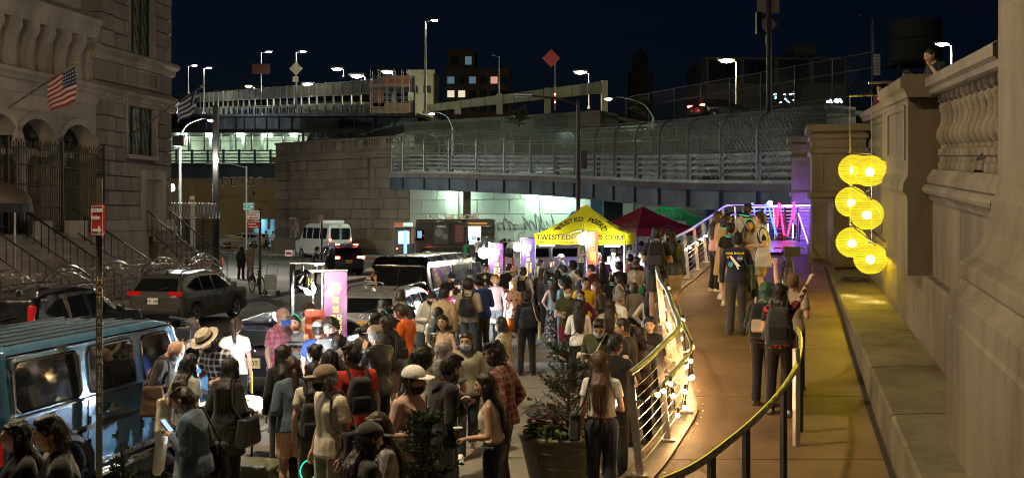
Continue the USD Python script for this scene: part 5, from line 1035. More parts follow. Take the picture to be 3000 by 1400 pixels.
# ================================================================ people
def Vv(*a):return np.array(a,float)
def ball(c,r,n=10):return Manifold.sphere(r,n).translate(tuple(c))
def ell(c,s,n=14):return Manifold.sphere(1.0,n).scale(tuple(s)).translate(tuple(c))
def bone(p,q,r0,r1,n=10):return Manifold.batch_hull([ball(p,r0,n),ball(q,r1,n)])
def hull(*m):return Manifold.batch_hull(list(m))
def uni(ms):return Manifold.batch_boolean(list(ms),m3.OpType.Add)
def RX(d):c,s=math.cos(math.radians(d)),math.sin(math.radians(d));return np.array([[1,0,0],[0,c,-s],[0,s,c]])
def RY(d):c,s=math.cos(math.radians(d)),math.sin(math.radians(d));return np.array([[c,0,s],[0,1,0],[-s,0,c]])
def RZ(d):c,s=math.cos(math.radians(d)),math.sin(math.radians(d));return np.array([[c,-s,0],[s,c,0],[0,0,1]])
def xf(m,Rm,t):return m.transform(np.hstack([Rm,np.asarray(t,float).reshape(3,1)]))
# head
def _head(sub,fem):
 m=trimesh.creation.icosphere(sub,1.0);u=np.array(m.vertices)[:,[0,1,2]];ux,uy,uz=u.T
 x,y,z=0.076*ux,0.096*uy,0.116*uz;t=np.clip(-uz,0,1);fr=uy>0
 x=x*(1-(0.34 if fem else 0.27)*t**1.6)*0.98;y=np.where(fr,y*(1-0.12*t),y*(1-0.38*t));y=np.where(fr,y*(1-0.06*np.clip(uz,0,1)),y)
 G=lambda a,s:np.exp(-(a/s)**2);f=np.clip(uy*2,0,1);ax=np.abs(x)
 ramp=np.clip((0.04-z)/0.068,0,1)*(z>-0.036)
 y=y+f*(0.021*G(x,0.012)*ramp+0.008*G(x,0.018)*G(z+0.028,0.012)-0.012*G(ax-0.032,0.017)*G(z-0.009,0.013)+0.004*G(z-0.032,0.01)*G(x,0.05)
                 +0.0075*G(x,0.024)*G(z+0.063,0.010)-0.003*G(x,0.024)*G(z+0.063,0.0025)+0.007*G(x,0.02)*G(z+0.100,0.015)+0.004*G(ax-0.042,0.02)*G(z+0.025,0.02)-0.004*G(x,0.03)*G(z+0.083,0.008))
 h=arr_mf(np.stack([x,y,z],1),m.faces)
 return uni([h]+[xf(ell((0,0,0),(0.011,0.022,0.032),10),RZ(-20*s)@RY(8*s),(s*0.075,-0.012,-0.008))for s in(1,-1)])
HEADS={(k,fm):_head(k,fm)for k in(3,4)for fm in(0,1)}
# hand: fingers along +x, thumb towards +y, palm faces -z
def _hand(curl):
 ms=[hull(ball((0.0,0.018,0),0.016,8),ball((0.0,-0.018,0),0.016,8),ball((0.078,0.03,0),0.012,8),ball((0.075,-0.032,0),0.011,8))]
 for yb,ln,k in((0.030,0.066,0),(0.0105,0.074,0.1),(-0.0105,0.069,0.2),(-0.030,0.052,0.3)):
  p=Vv(0.078,yb,0);a=math.radians(curl*0.7+8*k)
  for sl,r0,r1 in((0.45,0.0095,0.009),(0.3,0.009,0.008),(0.25,0.008,0.007)):
   q=p+ln*sl*Vv(math.cos(a),0.12*(yb/0.03)*math.cos(a),-math.sin(a));ms.append(bone(p,q,r0,r1,6));p=q;a+=math.radians(curl)
 p=Vv(0.012,0.022,-0.004);q=Vv(0.045,0.050,-0.014-curl*0.0003);ms+=[bone(p,q,0.013,0.0105,6),bone(q,q+Vv(0.03,0.012-curl*0.0006,-0.012),0.0105,0.008,6)]
 return uni(ms)
HANDS={'relaxed':_hand(22),'grip':_hand(58),'open':_hand(6)}
ARMS={'down':((.055,-.03,-.275),(.075,.045,-.52),'relaxed'),'hold':((.06,-.05,-.27),(-.02,.17,-.27),'grip'),'phone':((.045,.01,-.28),(-.07,.20,-.13),'grip'),'face':((.03,.15,-.23),(-.09,.17,.03),'open'),
  'raise':((.10,.12,.24),(.16,.24,.47),'grip'),'reach':((.06,.13,-.235),(.02,.36,-.22),'relaxed'),'pocket':((.115,-.09,-.265),(.05,.06,-.44),'relaxed'),'strap':((.075,.0,-.28),(-.04,.14,-.13),'grip'),
  'cross':((.07,.07,-.265),(-.17,.17,-.235),'relaxed'),'hip':((.16,-.08,-.235),(.03,.02,-.40),'relaxed'),'shoulder':((.10,.13,-.20),(-.02,.24,-.02),'relaxed'),'bent':((.07,-.04,-.275),(.05,.2,-.3),'grip')}
SKIN={'light':(.56,.36,.27),'asian':(.50,.33,.225),'tan':(.36,.215,.14),'brown':(.19,.105,.066),'dark':(.085,.045,.03)}
def skin_mat(k):
 c=SKIN[k];return _mat('skin_'+k,{'t':('texture_coordinate',{}),'a':('noise_texture',{'scale':14.0,'detail':4}),'r':('rgb_ramp',{'ramp':[(0.3,(c[0]*0.92,c[1]*0.80,c[2]*0.76)),(0.7,c)]}),'p':('principled_bsdf',{'roughness':0.48,'specular_ior_level':0.35,'sheen_weight':0.1})},
      [('t.object','a.vector'),('a.fac','r.fac'),('r.color','p.base_color')],surface='p.BSDF')
def hair_mat(c):
 return _mat('hair_'+_hex(c),{'t':('texture_coordinate',{}),'m':('mapping',{'scale':(90,90,6)}),'a':('noise_texture',{'scale':1.0,'detail':3,'distortion':0.6}),'r':('rgb_ramp',{'ramp':[(0.3,[q*0.5 for q in c]),(0.7,[min(1,q*1.5)for q in c])]}),'b':('bump',{'strength':0.6,'distance':0.006}),'p':('principled_bsdf',{'roughness':0.5,'specular_ior_level':0.4})},
    [('t.object','m.vector'),('m.vector','a.vector'),('a.fac','r.fac'),('r.color','p.base_color'),('a.fac','b.height'),('b.normal','p.normal')],surface='p.BSDF')
COL=dict(black=(.012,.012,.013),charcoal=(.035,.035,.037),grey=(.17,.17,.17),lgrey=(.34,.34,.33),white=(.68,.67,.63),cream=(.58,.54,.44),beige=(.42,.35,.25),tan=(.36,.26,.15),taupe=(.22,.17,.125),brown=(.085,.05,.03),navy=(.016,.02,.04),blue=(.02,.05,.22),denim=(.075,.115,.17),ldenim=(.24,.31,.38),indigo=(.022,.03,.05),
           red=(.45,.03,.02),maroon=(.13,.014,.025),orange=(.72,.13,.012),salmon=(.55,.24,.16),pink=(.62,.10,.25),blush=(.52,.33,.29),peach=(.66,.40,.29),yellow=(.66,.43,.01),mustard=(.36,.23,.05),olive=(.058,.062,.028),green=(.03,.24,.09),dgreen=(.018,.05,.03),teal=(.10,.21,.24),purple=(.09,.04,.15),plum=(.23,.08,.10),khaki=(.32,.26,.16),sage=(.30,.31,.24),sky=(.36,.46,.56))
def cloth_mat(spec):
 if isinstance(spec,str):spec=('p',spec)
 kind,c=spec[0],COL[spec[1]];c2=COL[spec[2]]if len(spec)>2 else c;key='cloth_'+'_'.join(spec)
 n={'t':('texture_coordinate',{}),'w':('noise_texture',{'scale':7.0,'detail':5,'roughness':0.6}),'f':('noise_texture',{'scale':160.0,'detail':2}),'b':('bump',{'strength':0.7,'distance':0.02}),'b2':('bump',{'strength':0.25,'distance':0.002}),
         'v':('map_range',{'from_min':0.3,'from_max':0.7,'to_min':0.78,'to_max':1.1}),'x':('mix',{'mix_type':'multiply','fac':1.0}),'p':('principled_bsdf',{'roughness':0.85 if kind!='leather' else 0.35,'specular_ior_level':0.25 if kind!='leather' else 0.5,'sheen_weight':0.15})}
 l=[('t.object','w.vector'),('t.object','f.vector'),('w.fac','v.value'),('v.result','x.color2'),('x.color','p.base_color'),('w.fac','b.height'),('f.fac','b2.height'),('b.normal','b2.normal'),('b2.normal','p.normal')]
 def stripes(nm,ax,sc,thr=0.5):
  n[nm+'s']=('separate_xyz',{});n[nm+'m']=('math',{'math_type':'multiply','value2':sc});n[nm+'f']=('math',{'math_type':'fraction'});n[nm+'g']=('math',{'math_type':'less_than','value2':thr})
  l.extend([('t.object',nm+'s.vector'),(nm+'s.'+ax,nm+'m.value1'),(nm+'m.value',nm+'f.value1'),(nm+'f.value',nm+'g.value1')])
 if kind in('p','leather'):n['c']=('color',{'value':c});l.append(('c.color','x.color1'))
 else:
  n['c']=('mix',{'color1':c,'color2':c2});l.append(('c.color','x.color1'))
  if kind=='stripe':stripes('q','x',21.0,0.42);l.append(('qg.value','c.fac'))
  elif kind=='hstripe':stripes('q','z',16.0,0.5);l.append(('qg.value','c.fac'))
  elif kind=='plaid':
   stripes('q','x',13.0,0.36);stripes('k','z',13.0,0.36);n['ad']=('math',{'math_type':'add'});n['hf']=('math',{'math_type':'multiply','value2':0.5});l+=[('qg.value','ad.value1'),('kg.value','ad.value2'),('ad.value','hf.value1'),('hf.value','c.fac')]
  else:
   n['o']=('voronoi_texture',{'scale':{'floral':17.0,'dots':38.0,'birds':9.0,'camo':8.0}[kind],'randomness':0.9});n['lt']=('math',{'math_type':'less_than','value2':{'floral':0.42,'dots':0.36,'birds':0.26,'camo':0.5}[kind]});l+=[('t.object','o.vector'),('o.distance','lt.value1'),('lt.value','c.fac')]
 return _mat(key,n,l,surface='p.BSDF')
def wrinkle(v,f,amp,sc=(9,9,4.5),seed=0):
 n=np.zeros_like(v);fn=np.cross(v[f[:,1]]-v[f[:,0]],v[f[:,2]]-v[f[:,0]])
 for k in range(3):np.add.at(n,f[:,k],fn)
 n/=np.linalg.norm(n,axis=1,keepdims=True)+1e-12
 a=meshkit.fbm(v*np.asarray(sc)+seed*3.7,3,seed%50)-0.5
 return v+n*(a*2*amp)[:,None]
def strands(t,v,n,seed,mat,f,hc,ln=.06):
 'loose strands lying on the hair, each hanging down along its surface'
 g=np.random.default_rng(seed);c=v.mean(0);v=v[(v-hc)@f<.02];p=v[g.integers(0,len(v),n)];o=p-c;o[:,2]*=.3;o/=np.linalg.norm(o,axis=1,keepdims=True)+1e-9;dn=np.array([0,0,-1.0])+o*.25+g.normal(0,.22,(n,3));L=ln*g.uniform(.5,1.3,(n,1));pts=np.stack([p+o*.001,p+o*.005+dn*L*.35,p+o*.008+dn*L*.7+g.normal(0,.003,(n,3)),p+o*.006+dn*L+g.normal(0,.006,(n,3))],1).reshape(-1,3)
 b=UsdGeom.BasisCurves.Define(stage,_path(t,'hair_strands'));b.CreateTypeAttr('linear');b.CreateCurveVertexCountsAttr([4]*n);b.CreatePointsAttr(Vt.Vec3fArray.FromNumpy(pts.astype(np.float32)));b.CreateWidthsAttr([.0022]);b.SetWidthsInterpolation('constant');UsdShade.MaterialBindingAPI.Apply(b.GetPrim()).Bind(mat);tag(b.GetPrim(),kind='stuff')
PIV=Vv(0,0,0.94)
NP_=[0]
class Who:pass
def person(px,yt,h,face,hair,hcol,top,bottom,label,d=None,sex=None,skin='asian',arms=None,lean=0.0,pitch=6.0,yaw=0.0,legs='stand',shoes='black',mask=None,glasses=False,hat=None,group=None,band=None,ramp=False,base=None,tk=1.0,s=None,beard=None,roll=0.0,xy=None,scarf=None,tw=0.0,tattoo=False):
 i=NP_[0];NP_[0]+=1;q=random.Random(1000+i);g=(lambda y,x:zr(y))if ramp else(lambda y,x:zg(x,y))
 if xy is not None:X,D=xy;z=g(D,X)if base is None else base
 else:
  if d is None:
   d=12.0
   for _ in range(40):X=(px-CX)/F*d;z=g(d,X)if base is None else base;d=F*(EYE-z-h)/max(yt-HOR,8.0);d=max(5.0,min(70.0,d))
  D=d;X=(px-CX)/F*D;z=g(D,X)if base is None else base
 k=h/1.735;rzz=-face
 if arms is None:arms=('down','down')if ramp else q.choice([('down','down'),('down','hold'),('hold','down'),('hold','hold'),('pocket','pocket'),('down','bent'),('cross','cross'),('phone','down'),('hip','down')])
 if not yaw:yaw=q.uniform(-12,12)
 if not roll:roll=q.uniform(-6,6)
 if not tw:tw=q.uniform(-9,9)
 if not lean:lean=q.uniform(-2,6)
 t=thing('person',label,'person',(X,D,z),rzz,group,scale=k)
 sex=sex or('m' if hair in('short','quiff','bald','balding','crop')else 'f');m=sex=='m'
 near=2 if D<13.2 else 1 if D<21 else 0;fine=(0.09,0.065,0.042)[near];cf_=(0.075,0.055,0.034)[near]
 U=RZ(tw)@RX(-lean)
 def up(p):return PIV+U@(np.asarray(p,float)-PIV)
 sw=0.176 if m else 0.152
 hc0=Vv(0,0.035,1.605);nb=up((0,-0.012,1.44));HR=U@RZ(-yaw)@RX(-(pitch-lean*0.35))@RY(roll)*1.1;hc=up((0,0.0,1.475))+HR/1.1@(hc0-Vv(0,0.0,1.475))if abs(lean)<60 else up(hc0)
 A={}
 for sd,nm in((1,arms[1]),(-1,arms[0])):
  e,w,hn=ARMS[nm]if isinstance(nm,str)else nm
  sh=up((sd*sw,-0.012,1.39));UU=U if nm in('face','raise','shoulder','cross','phone')else RZ(tw)@RX(-lean*0.45)
  jit=q.uniform(-.012,.012)
  A[sd]=(sh,sh+UU@(Vv(e[0]*sd,e[1]+jit,e[2])),sh+UU@(Vv(w[0]*sd,w[1]+jit,w[2])),hn)
 LG={}
 sp=q.uniform(0.085,0.115);fw=q.uniform(-0.03,0.05)
 for sd in(1,-1):
  if legs=='walk':
   LG[sd]=(Vv(sd*.085,0,.90),Vv(sd*.085,.16,.51),Vv(sd*.085,.20,.085))if sd>0 else(Vv(sd*.085,0,.90),Vv(sd*.085,.03,.48),Vv(sd*.085,-.26,.17))
  else:LG[sd]=(Vv(sd*.085,0,.90),Vv(sd*(sp+.0),.02+sd*fw*.6,.485),Vv(sd*(sp+.012),-.025+sd*fw,.085))
 # ---- body
 def torso(o,tank=False,hem=None,flare=0.0):
  w=1.0 if m else 0.92
  pel,wai,che=ell((0,0,.93),(.165*(1.0 if m else 1.06)*tk+o,.115*tk+o,.11+o)),ell((0,0.0,1.10),(.134*w*tk+o,.100*tk+o,.09)),ell((0,0.005 if m else 0.012,1.28),(.158*w*tk+o,.112*tk+o*1.1,.12+o*0.6))
  shs=[ball((s_*sw*.96,-.012,1.382),.050+o*0.7,12)for s_ in(1,-1)]
  r=[hull(pel,wai),hull(wai,che)]
  if tank:r.append(hull(che,*[ball((s_*.085,-.012,1.435),.03+o*.5)for s_ in(1,-1)]))
  else:r.append(hull(che,*shs,ball((0,-.018,1.425),.060+o*0.6)))
  return r
 if near>=0:
  parts=[xf(x,U,PIV-U@PIV)for x in torso(-0.012)];parts.append(hull(ell((0,0,.93),(.15,.10,.09)),ball(LG[1][0],.075),ball(LG[-1][0],.075)))
  parts.append(bone(up((0,-.015,1.42)),hc+HR@Vv(0,-.02,-.06),.056 if m else .048,.052 if m else .045,12))
  am=1.0 if m else 0.86
  for sd in(1,-1):
   sh,el,wr,hn=A[sd];parts+=[bone(sh,el,.047*am,.039*am),bone(el,el+(wr-el)*.35,.039*am,.040*am),bone(el+(wr-el)*.35,wr,.040*am,.026*am)]
   hp,kn,an=LG[sd];cv=kn+(an-kn)*.3+Vv(0,-.018,0);parts+=[bone(hp,kn,.083,.054,12),hull(ball(kn,.052),ball(cv,.052)),bone(cv,an,.052,.035),hull(ball(an+Vv(0,-.03,-.045),.034),ball(an+Vv(sd*.012,.13,-.055),.026),ball(an,.036))]
  v,f=soft(uni(parts),fine,3);body=arr_mf(v,f)
  ex=[xf(HEADS[(4 if D<15.5 else 3,0 if m else 1)],HR,hc)]
  for sd in(1,-1):
   sh,el,wr,hn=A[sd];a=(wr-el)/np.linalg.norm(wr-el);up_=Vv(0,0,1.0);inn=Vv(-sd,0.25,0.0)
   c=-inn if hn=='relaxed' and a[2]<-0.6 else up_;b_=np.cross(c,a);b_/=np.linalg.norm(b_)+1e-9;c=np.cross(a,b_)
   if hn=='relaxed' and a[2]<-0.6:
    tb=Vv(0,1,0)-a*a[1];b_=tb/np.linalg.norm(tb);c=np.cross(a,b_)
    if c@inn>0:c=-c
   M=np.stack([a,b_,c],1)
   hd=HANDS[hn]
   if np.linalg.det(M)<0:hd=hd.mirror((0,1,0));M=np.stack([a,-b_,c],1)
   ex.append(xf(hd,M*(1.0 if m else 0.92),wr+a*0.012))
  body=uni([body]+ex);obj('body',mf_arr(body),skin_mat(skin),t,smooth=50 if near else True)
 # ---- face
 if near>0 or abs(((face+180)%360)-180)>70:
  hp=lambda x,y,z:hc+HR@Vv(x,y,z)
  ey=MB();dk=plain('eye_dark',(.012,.008,.006),.15)
  for sd in(1,-1):
   e=MB();ms=ell((0,0,0),(.0135,.006,.0062),10);e.add(xf(ms,HR,hp(sd*.032,.0815,.006)));eo=obj('eye',e,plain('eye_white',(.55,.5,.46),.25)if near==2 else dk,t,smooth=True)
   if near==2:obj('iris',MB().add(xf(ell((0,0,0),(.0062,.004,.0062),10),HR,hp(sd*.032,.0858,.006))),dk,eo,smooth=True)
   obj('eyebrow',MB().add(xf(hull(ball((sd*.017,.0925,.030),.003,6),ball((sd*.034,.0905,.0335),.0033,6),ball((sd*.05,.078,.028),.0022,6)),HR,hc)),hair_mat(hcol if hair not in('bald',)else(.03,.02,.015)),t,smooth=True)
  if mask is None:obj('lips',MB().add(xf(hull(ball((.02,.0785,-.0625),.0045,6),ball((-.02,.0785,-.0625),.0045,6),ball((0,.088,-.0595),.006,6),ball((0,.0875,-.067),.006,6)),HR,hc)),plain('lips_'+skin,[SKIN[skin][0]*.85,SKIN[skin][1]*.5,SKIN[skin][2]*.5],.4),t,smooth=True)
 if mask:
  mk=ell((0,.012,-.055),(.076,.098,.075),20)^Manifold.cube((.3,.2,.098),True).translate((0,.118,-.052));mk=hull(mk,ball((0,.113,-.03),.006,6),ball((0,.112,-.066),.006,6));mk=mk+bone((.068,.03,-.03),(.08,-.012,.01),.003,.003,4)+bone((-.068,.03,-.03),(-.08,-.012,.01),.003,.003,4)
  obj('face_mask',mf_arr(xf(mk,HR,hc)),cloth_mat(mask),t,smooth=50)
 if beard:
  bd=(ell((0,.012,-.062),(.066,.088,.066),18)-Manifold.cube((.3,.2,.1),True).translate((0,.05,.02)))^Manifold.cube((.3,.2,.3),True).translate((0,.105,0));bd=bd-ell((0,.10,-.055),(.022,.03,.012),10)
  v,f=soft(bd,.012,1);obj('beard',(wrinkle(v,f,.004,(60,60,60),i)@HR.T+hc,f),hair_mat(beard),t,smooth=True)
 if glasses:
  b=MB()
  for sd in(1,-1):b.tube([HR@Vv(sd*.033+.024*math.cos(a),.100,.006+.017*math.sin(a))+hc for a in np.linspace(0,2*math.pi,13)],.0022,4,False).tube([HR@Vv(sd*.057,.098,.01)+hc,HR@Vv(sd*.079,.0,.012)+hc],.002,4)
  b.tube([HR@Vv(-.009,.102,.01)+hc,HR@Vv(.009,.102,.01)+hc],.0022,4);obj('glasses',b,M_TRIM if glasses!='clear' else M_WHITE,t)
 # ---- hair
 if hair not in('bald',):
  n1,o1=(0,-.722,.692),-.0125;nn=18
  cap=ell((0,-.010,.010),(.086,.103,.119),nn)
  amp,rs,extra,low=.005,(.030,.020,.013)[near],[],[]
  trim=lambda c:c.trim_by_plane(n1,o1)
  if hair in('short','quiff','crop'):
   if hair=='crop':cap=ell((0,-.006,.006),(.081,.099,.119),nn);amp=.002
   cap=trim(cap).trim_by_plane((0,-.25,1),-.05)
   if hair=='quiff':extra=[hull(*[ball((x,.058,.092),.026,8)for x in(-.045,0,.045)],*[ball((x,-.03,.108),.026,8)for x in(-.04,.04)])]
   elif hair=='short':extra=[hull(*[ball((x,.062,.084),.020,8)for x in(-.045,.0,.045)],*[ball((x,-.03,.10),.024,8)for x in(-.05,.05)])]
   amp=.0095 if hair!='crop' else .002
  elif hair=='balding':cap=trim(ell((0,-.01,.0),(.082,.100,.10),nn)).trim_by_plane((0,0,1),-.05).trim_by_plane((0,-.5,-1),-.045);amp=.003
  elif hair in('curly','afro'):cap=trim(ell((0,-.016,.026),(.112,.122,.125),nn));amp=.022 if hair=='curly' else .012
  else:
   cap=trim(cap)
   fr_=[hull(ball((sx*.03,.066,.078),.016,8),ball((sx*.069,.016,.018),.015,8),ball((sx*.07,-.02,.07),.022,8))for sx in(1,-1)]
   extra=fr_
   if hair in('long','wavy','straight'):
    amp=.013 if hair=='wavy' else .006
    L0=.40 if hair!='straight' else .46
    ws=1.12 if hair=='wavy' else 1.0
    bk=-.16-.02*tk
    low=[hull(ell((0,-.045,.0),(.084,.058,.06)),ell((0,-.085,-.11),(.09*ws,.045,.05))),hull(ell((0,-.085,-.11),(.09*ws,.045,.05)),ell((0,bk+.01,-.23),(.098*ws,.036,.05))),hull(ell((0,bk+.01,-.23),(.098*ws,.036,.05)),ell((0,bk+.005,-L0),(.08*ws,.026,.05)),ell((.02,bk+.012,-L0-.08),(.045*ws,.015,.02)))]
    for sx in(1,-1):low+=[hull(ball((sx*.076,.0,-.01),.024,8),ball((sx*.085,-.005,-.12),.028,8)),hull(ball((sx*.085,-.005,-.12),.028,8),ball((sx*.095,.055 if q.random()<.5 else-.05,-.26),.024,8)),]
   elif hair=='bob':low=[hull(ball((sx*.07,-.012,.0),.026,8),ball((sx*.074,.0,-.10),.026,8),ball((sx*.04,-.075,-.1),.034,8))for sx in(1,-1)]+[hull(ball((.04,-.075,-.1),.036,8),ball((-.04,-.075,-.1),.036,8),ball((0,-.07,.03),.05,8))];amp=.006
   elif hair=='bun':extra=fr_+[ell((0,-.098,.075),(.046,.042,.042))];amp=.003
   elif hair=='lowbun':extra=fr_+[ell((0,-.115,-.035),(.046,.04,.042))];amp=.003
   elif hair=='pony':extra=fr_+[bone((0,-.09,.06),(0,-.145,.04),.028,.03),hull(ball((0,-.145,.04),.032),ball((0,-.155,-.06),.038)),hull(ball((0,-.155,-.06),.038),ball((.01,-.135,-.22),.018))];amp=.006
   elif hair=='lowpony':extra=fr_+[bone((0,-.09,-.03),(0,-.12,-.06),.025,.027),hull(ball((0,-.12,-.06),.028),ball((0,-.155,-.2),.022))];amp=.005
  if hat:cap=cap.trim_by_plane((0,0,-1),-.042);extra=[e_ for e_ in extra if hair in('bun','lowbun','pony','lowpony')and e_ is extra[-1]]
  v,f=soft(uni([cap]+extra),rs,2);obj('hair',(wrinkle(v,f,amp,(42,42,20),i)@HR.T+hc,f),hair_mat(hcol),t,smooth=True);near and strands(t,v@HR.T+hc,160*near,i,hair_mat(hcol),HR[:,1]/1.1,hc)
  if low:
   v,f=soft(uni(low),rs*1.3,2);HL=RZ(-yaw*0.6)@RX(-min(pitch,12)*.3-lean*.5);obj('long_hair',(wrinkle(v,f,amp*1.4,(52,52,6),i+3)@HL.T+hc,f),hair_mat(hcol),t,smooth=True);near and strands(t,v@HL.T+hc,170*near,i,hair_mat(hcol),HR[:,1]/1.1,hc,.13)
 if hat:
  hk,hcol_=hat;P_=lambda mm:mf_arr(xf(mm,HR,hc))
  if hk in('cap','capback'):
   sg=1 if hk=='cap' else-1
   dome=hull(ell((0,-.006,.045),(.093,.109,.088),20).trim_by_plane((0,0,1),.036));br=hull(*[ell((x,sg*y,.040-.10*abs(x)**1.2),(.022,.03,.004),8)for x,y in((-.055,.085),(.055,.085),(-.04,.145),(.04,.145),(0,.16))])
   v,f=soft(dome,.03,1);ho=obj('cap',(v@HR.T+hc,f),cloth_mat(hcol_),t,smooth=40);obj('brim',P_(br),cloth_mat(hcol_),ho,smooth=40)
  elif hk=='beanie':v,f=soft(hull(ell((0,-.01,.05),(.095,.108,.095),18).trim_by_plane((0,-.3,1),.0)),.03,1);obj('beanie',(v@HR.T+hc,f),cloth_mat(hcol_),t,smooth=40)
  elif hk=='straw':
   v,f=MB().lathe([(.0,.15),(.05,.155),(.08,.14),(.094,.06),(.096,.052),(.135,.047),(.155,.058),(.157,.062),(.135,.053),(.096,.058)],n=28).mesh();ho=obj('straw_hat',(v*[1,1.12,1]@HR.T+hc,f),cloth_mat(('plaid','beige','cream')),t,smooth=40)
   v,f=MB().lathe([(.0955,.062),(.0965,.062),(.0925,.09),(.091,.09)],n=28).mesh();obj('hat_band',(v*[1,1.12,1]@HR.T+hc,f),cloth_mat('black'),ho)
 if band:
  bc=emit('glow_green',(0.01,.8,.42),.45)
  if band=='head':pts=[HR@Vv(.093*math.cos(a),.105*math.sin(a)*.98,.055+.03*math.sin(a))+hc for a in np.linspace(0,2*math.pi,25)]
  elif band=='hair':pts=[HR@Vv(.095*math.cos(a),.01,.125*math.sin(a))+hc for a in np.linspace(0.15,math.pi-.15,17)]
  else:pts=[U@Vv(.085*math.cos(a),.08*math.sin(a),.015*math.sin(a))+up((0,-.01,1.465))for a in np.linspace(0,2*math.pi,25)]
  obj('glow_band',MB().tube(pts,.0042,6),bc,t,smooth=40)
 # ---- clothes
 tk_,tc=top;tm=cloth_mat(tc);hem_=1.0
 if tk_:
  o={'jacket':.034,'coat':.036,'hoodie':.034,'loose':.030}.get(tk_,.017);hem={'crop':1.03,'coat':.62,'jacket':.86,'hoodie':.86,'loose':.82,'long':.88,'tee':.87,'tank':.90,'croptank':1.04,'dress':.80,'vest':.9,'shirt':.84}.get(tk_,.87)
  hem_=hem;tank=tk_ in('tank','croptank');ms=torso(o,tank)
  if hem<.9:ms.append(hull(ell((0,0,1.02),(.16*tk+o,.115*tk+o,.05)),ell((0,0,hem-.02),(.178*tk+o,.135*tk+o,.06))))
  ms=[uni(ms).trim_by_plane((0,0,1),hem)];ms=[xf(x,U,PIV-U@PIV)for x in ms]
  if tk_ in('dress','coat'):
   hz=.50 if tk_=='dress' else .62;ms.append(hull(ell((0,0,.96),(.165*tk+o,.125*tk+o,.05)),Manifold.cylinder(.02,.23,.23,20).scale((1,.82,1)).translate((0,0,hz))))
  sl={'tee':.62,'crop':.55,'loose':.7,'dress':.75,'shirt':.72,'vest':.0}.get(tk_,2.0)
  so=.052+o*.75 if m else .046+o*.75
  if not tank and sl>0:
   for sd in(1,-1):
    sh,el,wr,hn=A[sd]
    if sl<1:
     e=sh+(el-sh)*sl;n_=(el-sh)/np.linalg.norm(el-sh);x=hull(ball(sh,so,12),ball(e+n_*.03,so*.93+.006,12));ms.append(x.trim_by_plane(tuple(-n_),float(-n_@e)))
    else:
     n_=(wr-el)/np.linalg.norm(wr-el);ms+=[hull(ball(sh,so,12),ball(el,so*.86,12)),hull(ball(el,so*.86,12),ball(wr+n_*.01,so*.66,12)).trim_by_plane(tuple(-n_),float(-n_@(wr-n_*.005)))]
  if tk_=='hoodie':ms.append(hull(*[ball(up((x,-.085,1.43)),.045,8)for x in(-.07,.07)],ball(up((0,-.10,1.38)),.05,8)))
  if tk_ in('jacket','shirt','coat'):ms.append(hull(*[ball(up((x,y,1.465)),.026,8)for x,y in((-.06,-.045),(.06,-.045),(-.055,.02),(.055,.02))]))
  v,f=soft(uni(ms),cf_,3);obj({'jacket':'jacket','coat':'coat','hoodie':'hoodie','dress':'dress','tank':'tank_top','croptank':'tank_top'}.get(tk_,'shirt'),(wrinkle(v,f,.0115 if not tank else .005,seed=i),f),tm,t,smooth=True)
  if tk_ in('jacket','hoodie','cardigan')and scarf is None and abs(((face+180)%360)-180)>60:
   scarf='charcoal' if tc in('black',)else 'white'
   x=[xf(hull(ell((0,.135*tk,1.12),(.045,.02,.2)),ell((0,.125,1.33),(.05,.022,.1))),U,PIV-U@PIV)];v,f=soft(uni(x),.04,1);obj('undershirt',(v,f),cloth_mat(scarf),t,smooth=True)
 bk,bc=bottom;bm_=cloth_mat(bc)
 if bk and tk_!='dress':
  o={'leggings':.014,'loose':.036,'shorts':.030,'skirt':.02}.get(bk,.018);ms=[hull(ell((0,0,.95),(.166*tk+o,.117*tk+o,.10)),ball(LG[1][0]+Vv(0,0,-.02),.088+o),ball(LG[-1][0]+Vv(0,0,-.02),.088+o)).trim_by_plane((0,0,-1),-(hem_+.05 if hem_<.95 else 1.04))]
  if bk in('skirt','longskirt'):hz=.5 if bk=='skirt' else .22;ms.append(hull(ell((0,0,.92),(.175*tk,.135*tk,.06)),Manifold.cylinder(.02,.25,.25,20).scale((1,.85,1)).translate((0,0,hz))))
  else:
   for sd in(1,-1):
    hp_,kn,an=LG[sd]
    if bk=='shorts':e=hp_+(kn-hp_)*.82;n_=(kn-hp_)/np.linalg.norm(kn-hp_);ms.append(hull(ball(hp_,.088+o,12),ball(e+n_*.03,.072+o,12)).trim_by_plane(tuple(-n_),float(-n_@e)))
    else:lw_=.050+o*1.15;ms+=[hull(ball(hp_,.086+o,12),ball(kn,.056+o,12)),hull(ball(kn,.056+o,12),ball(an+Vv(0,0,.0),lw_,12)).trim_by_plane((0,0,1),float(an[2]-.035))]
  v,f=soft(uni(ms),cf_*1.15,3);obj({'shorts':'shorts','skirt':'skirt','longskirt':'skirt'}.get(bk,'trousers'),(wrinkle(v,f,.006 if bk!='leggings' else .002,(10,10,6),seed=i+9),f),bm_,t,smooth=True)
 for sd in(1,-1):
  hp_,kn,an=LG[sd];sz=1.0 if m else .92
  up_=uni([hull(ball(an+Vv(0,-.04,-.038),.044*sz,10),ball(an+Vv(sd*.012,.12,-.052),.036*sz,10),ball(an+Vv(0,0,.01),.047*sz,10)),hull(ball(an+Vv(sd*.008,.06,-.048),.043,10),ball(an+Vv(sd*.014,.15,-.056),.030,10))]).trim_by_plane((0,0,1),float(an[2]-.066))
  so_=hull(*[ball(an+Vv(x,y,-.07),.014,6)for x,y in((-.03,-.075),(.03,-.075),(-.03+sd*.012,.15),(.035+sd*.012,.15),(sd*.014,.175))])
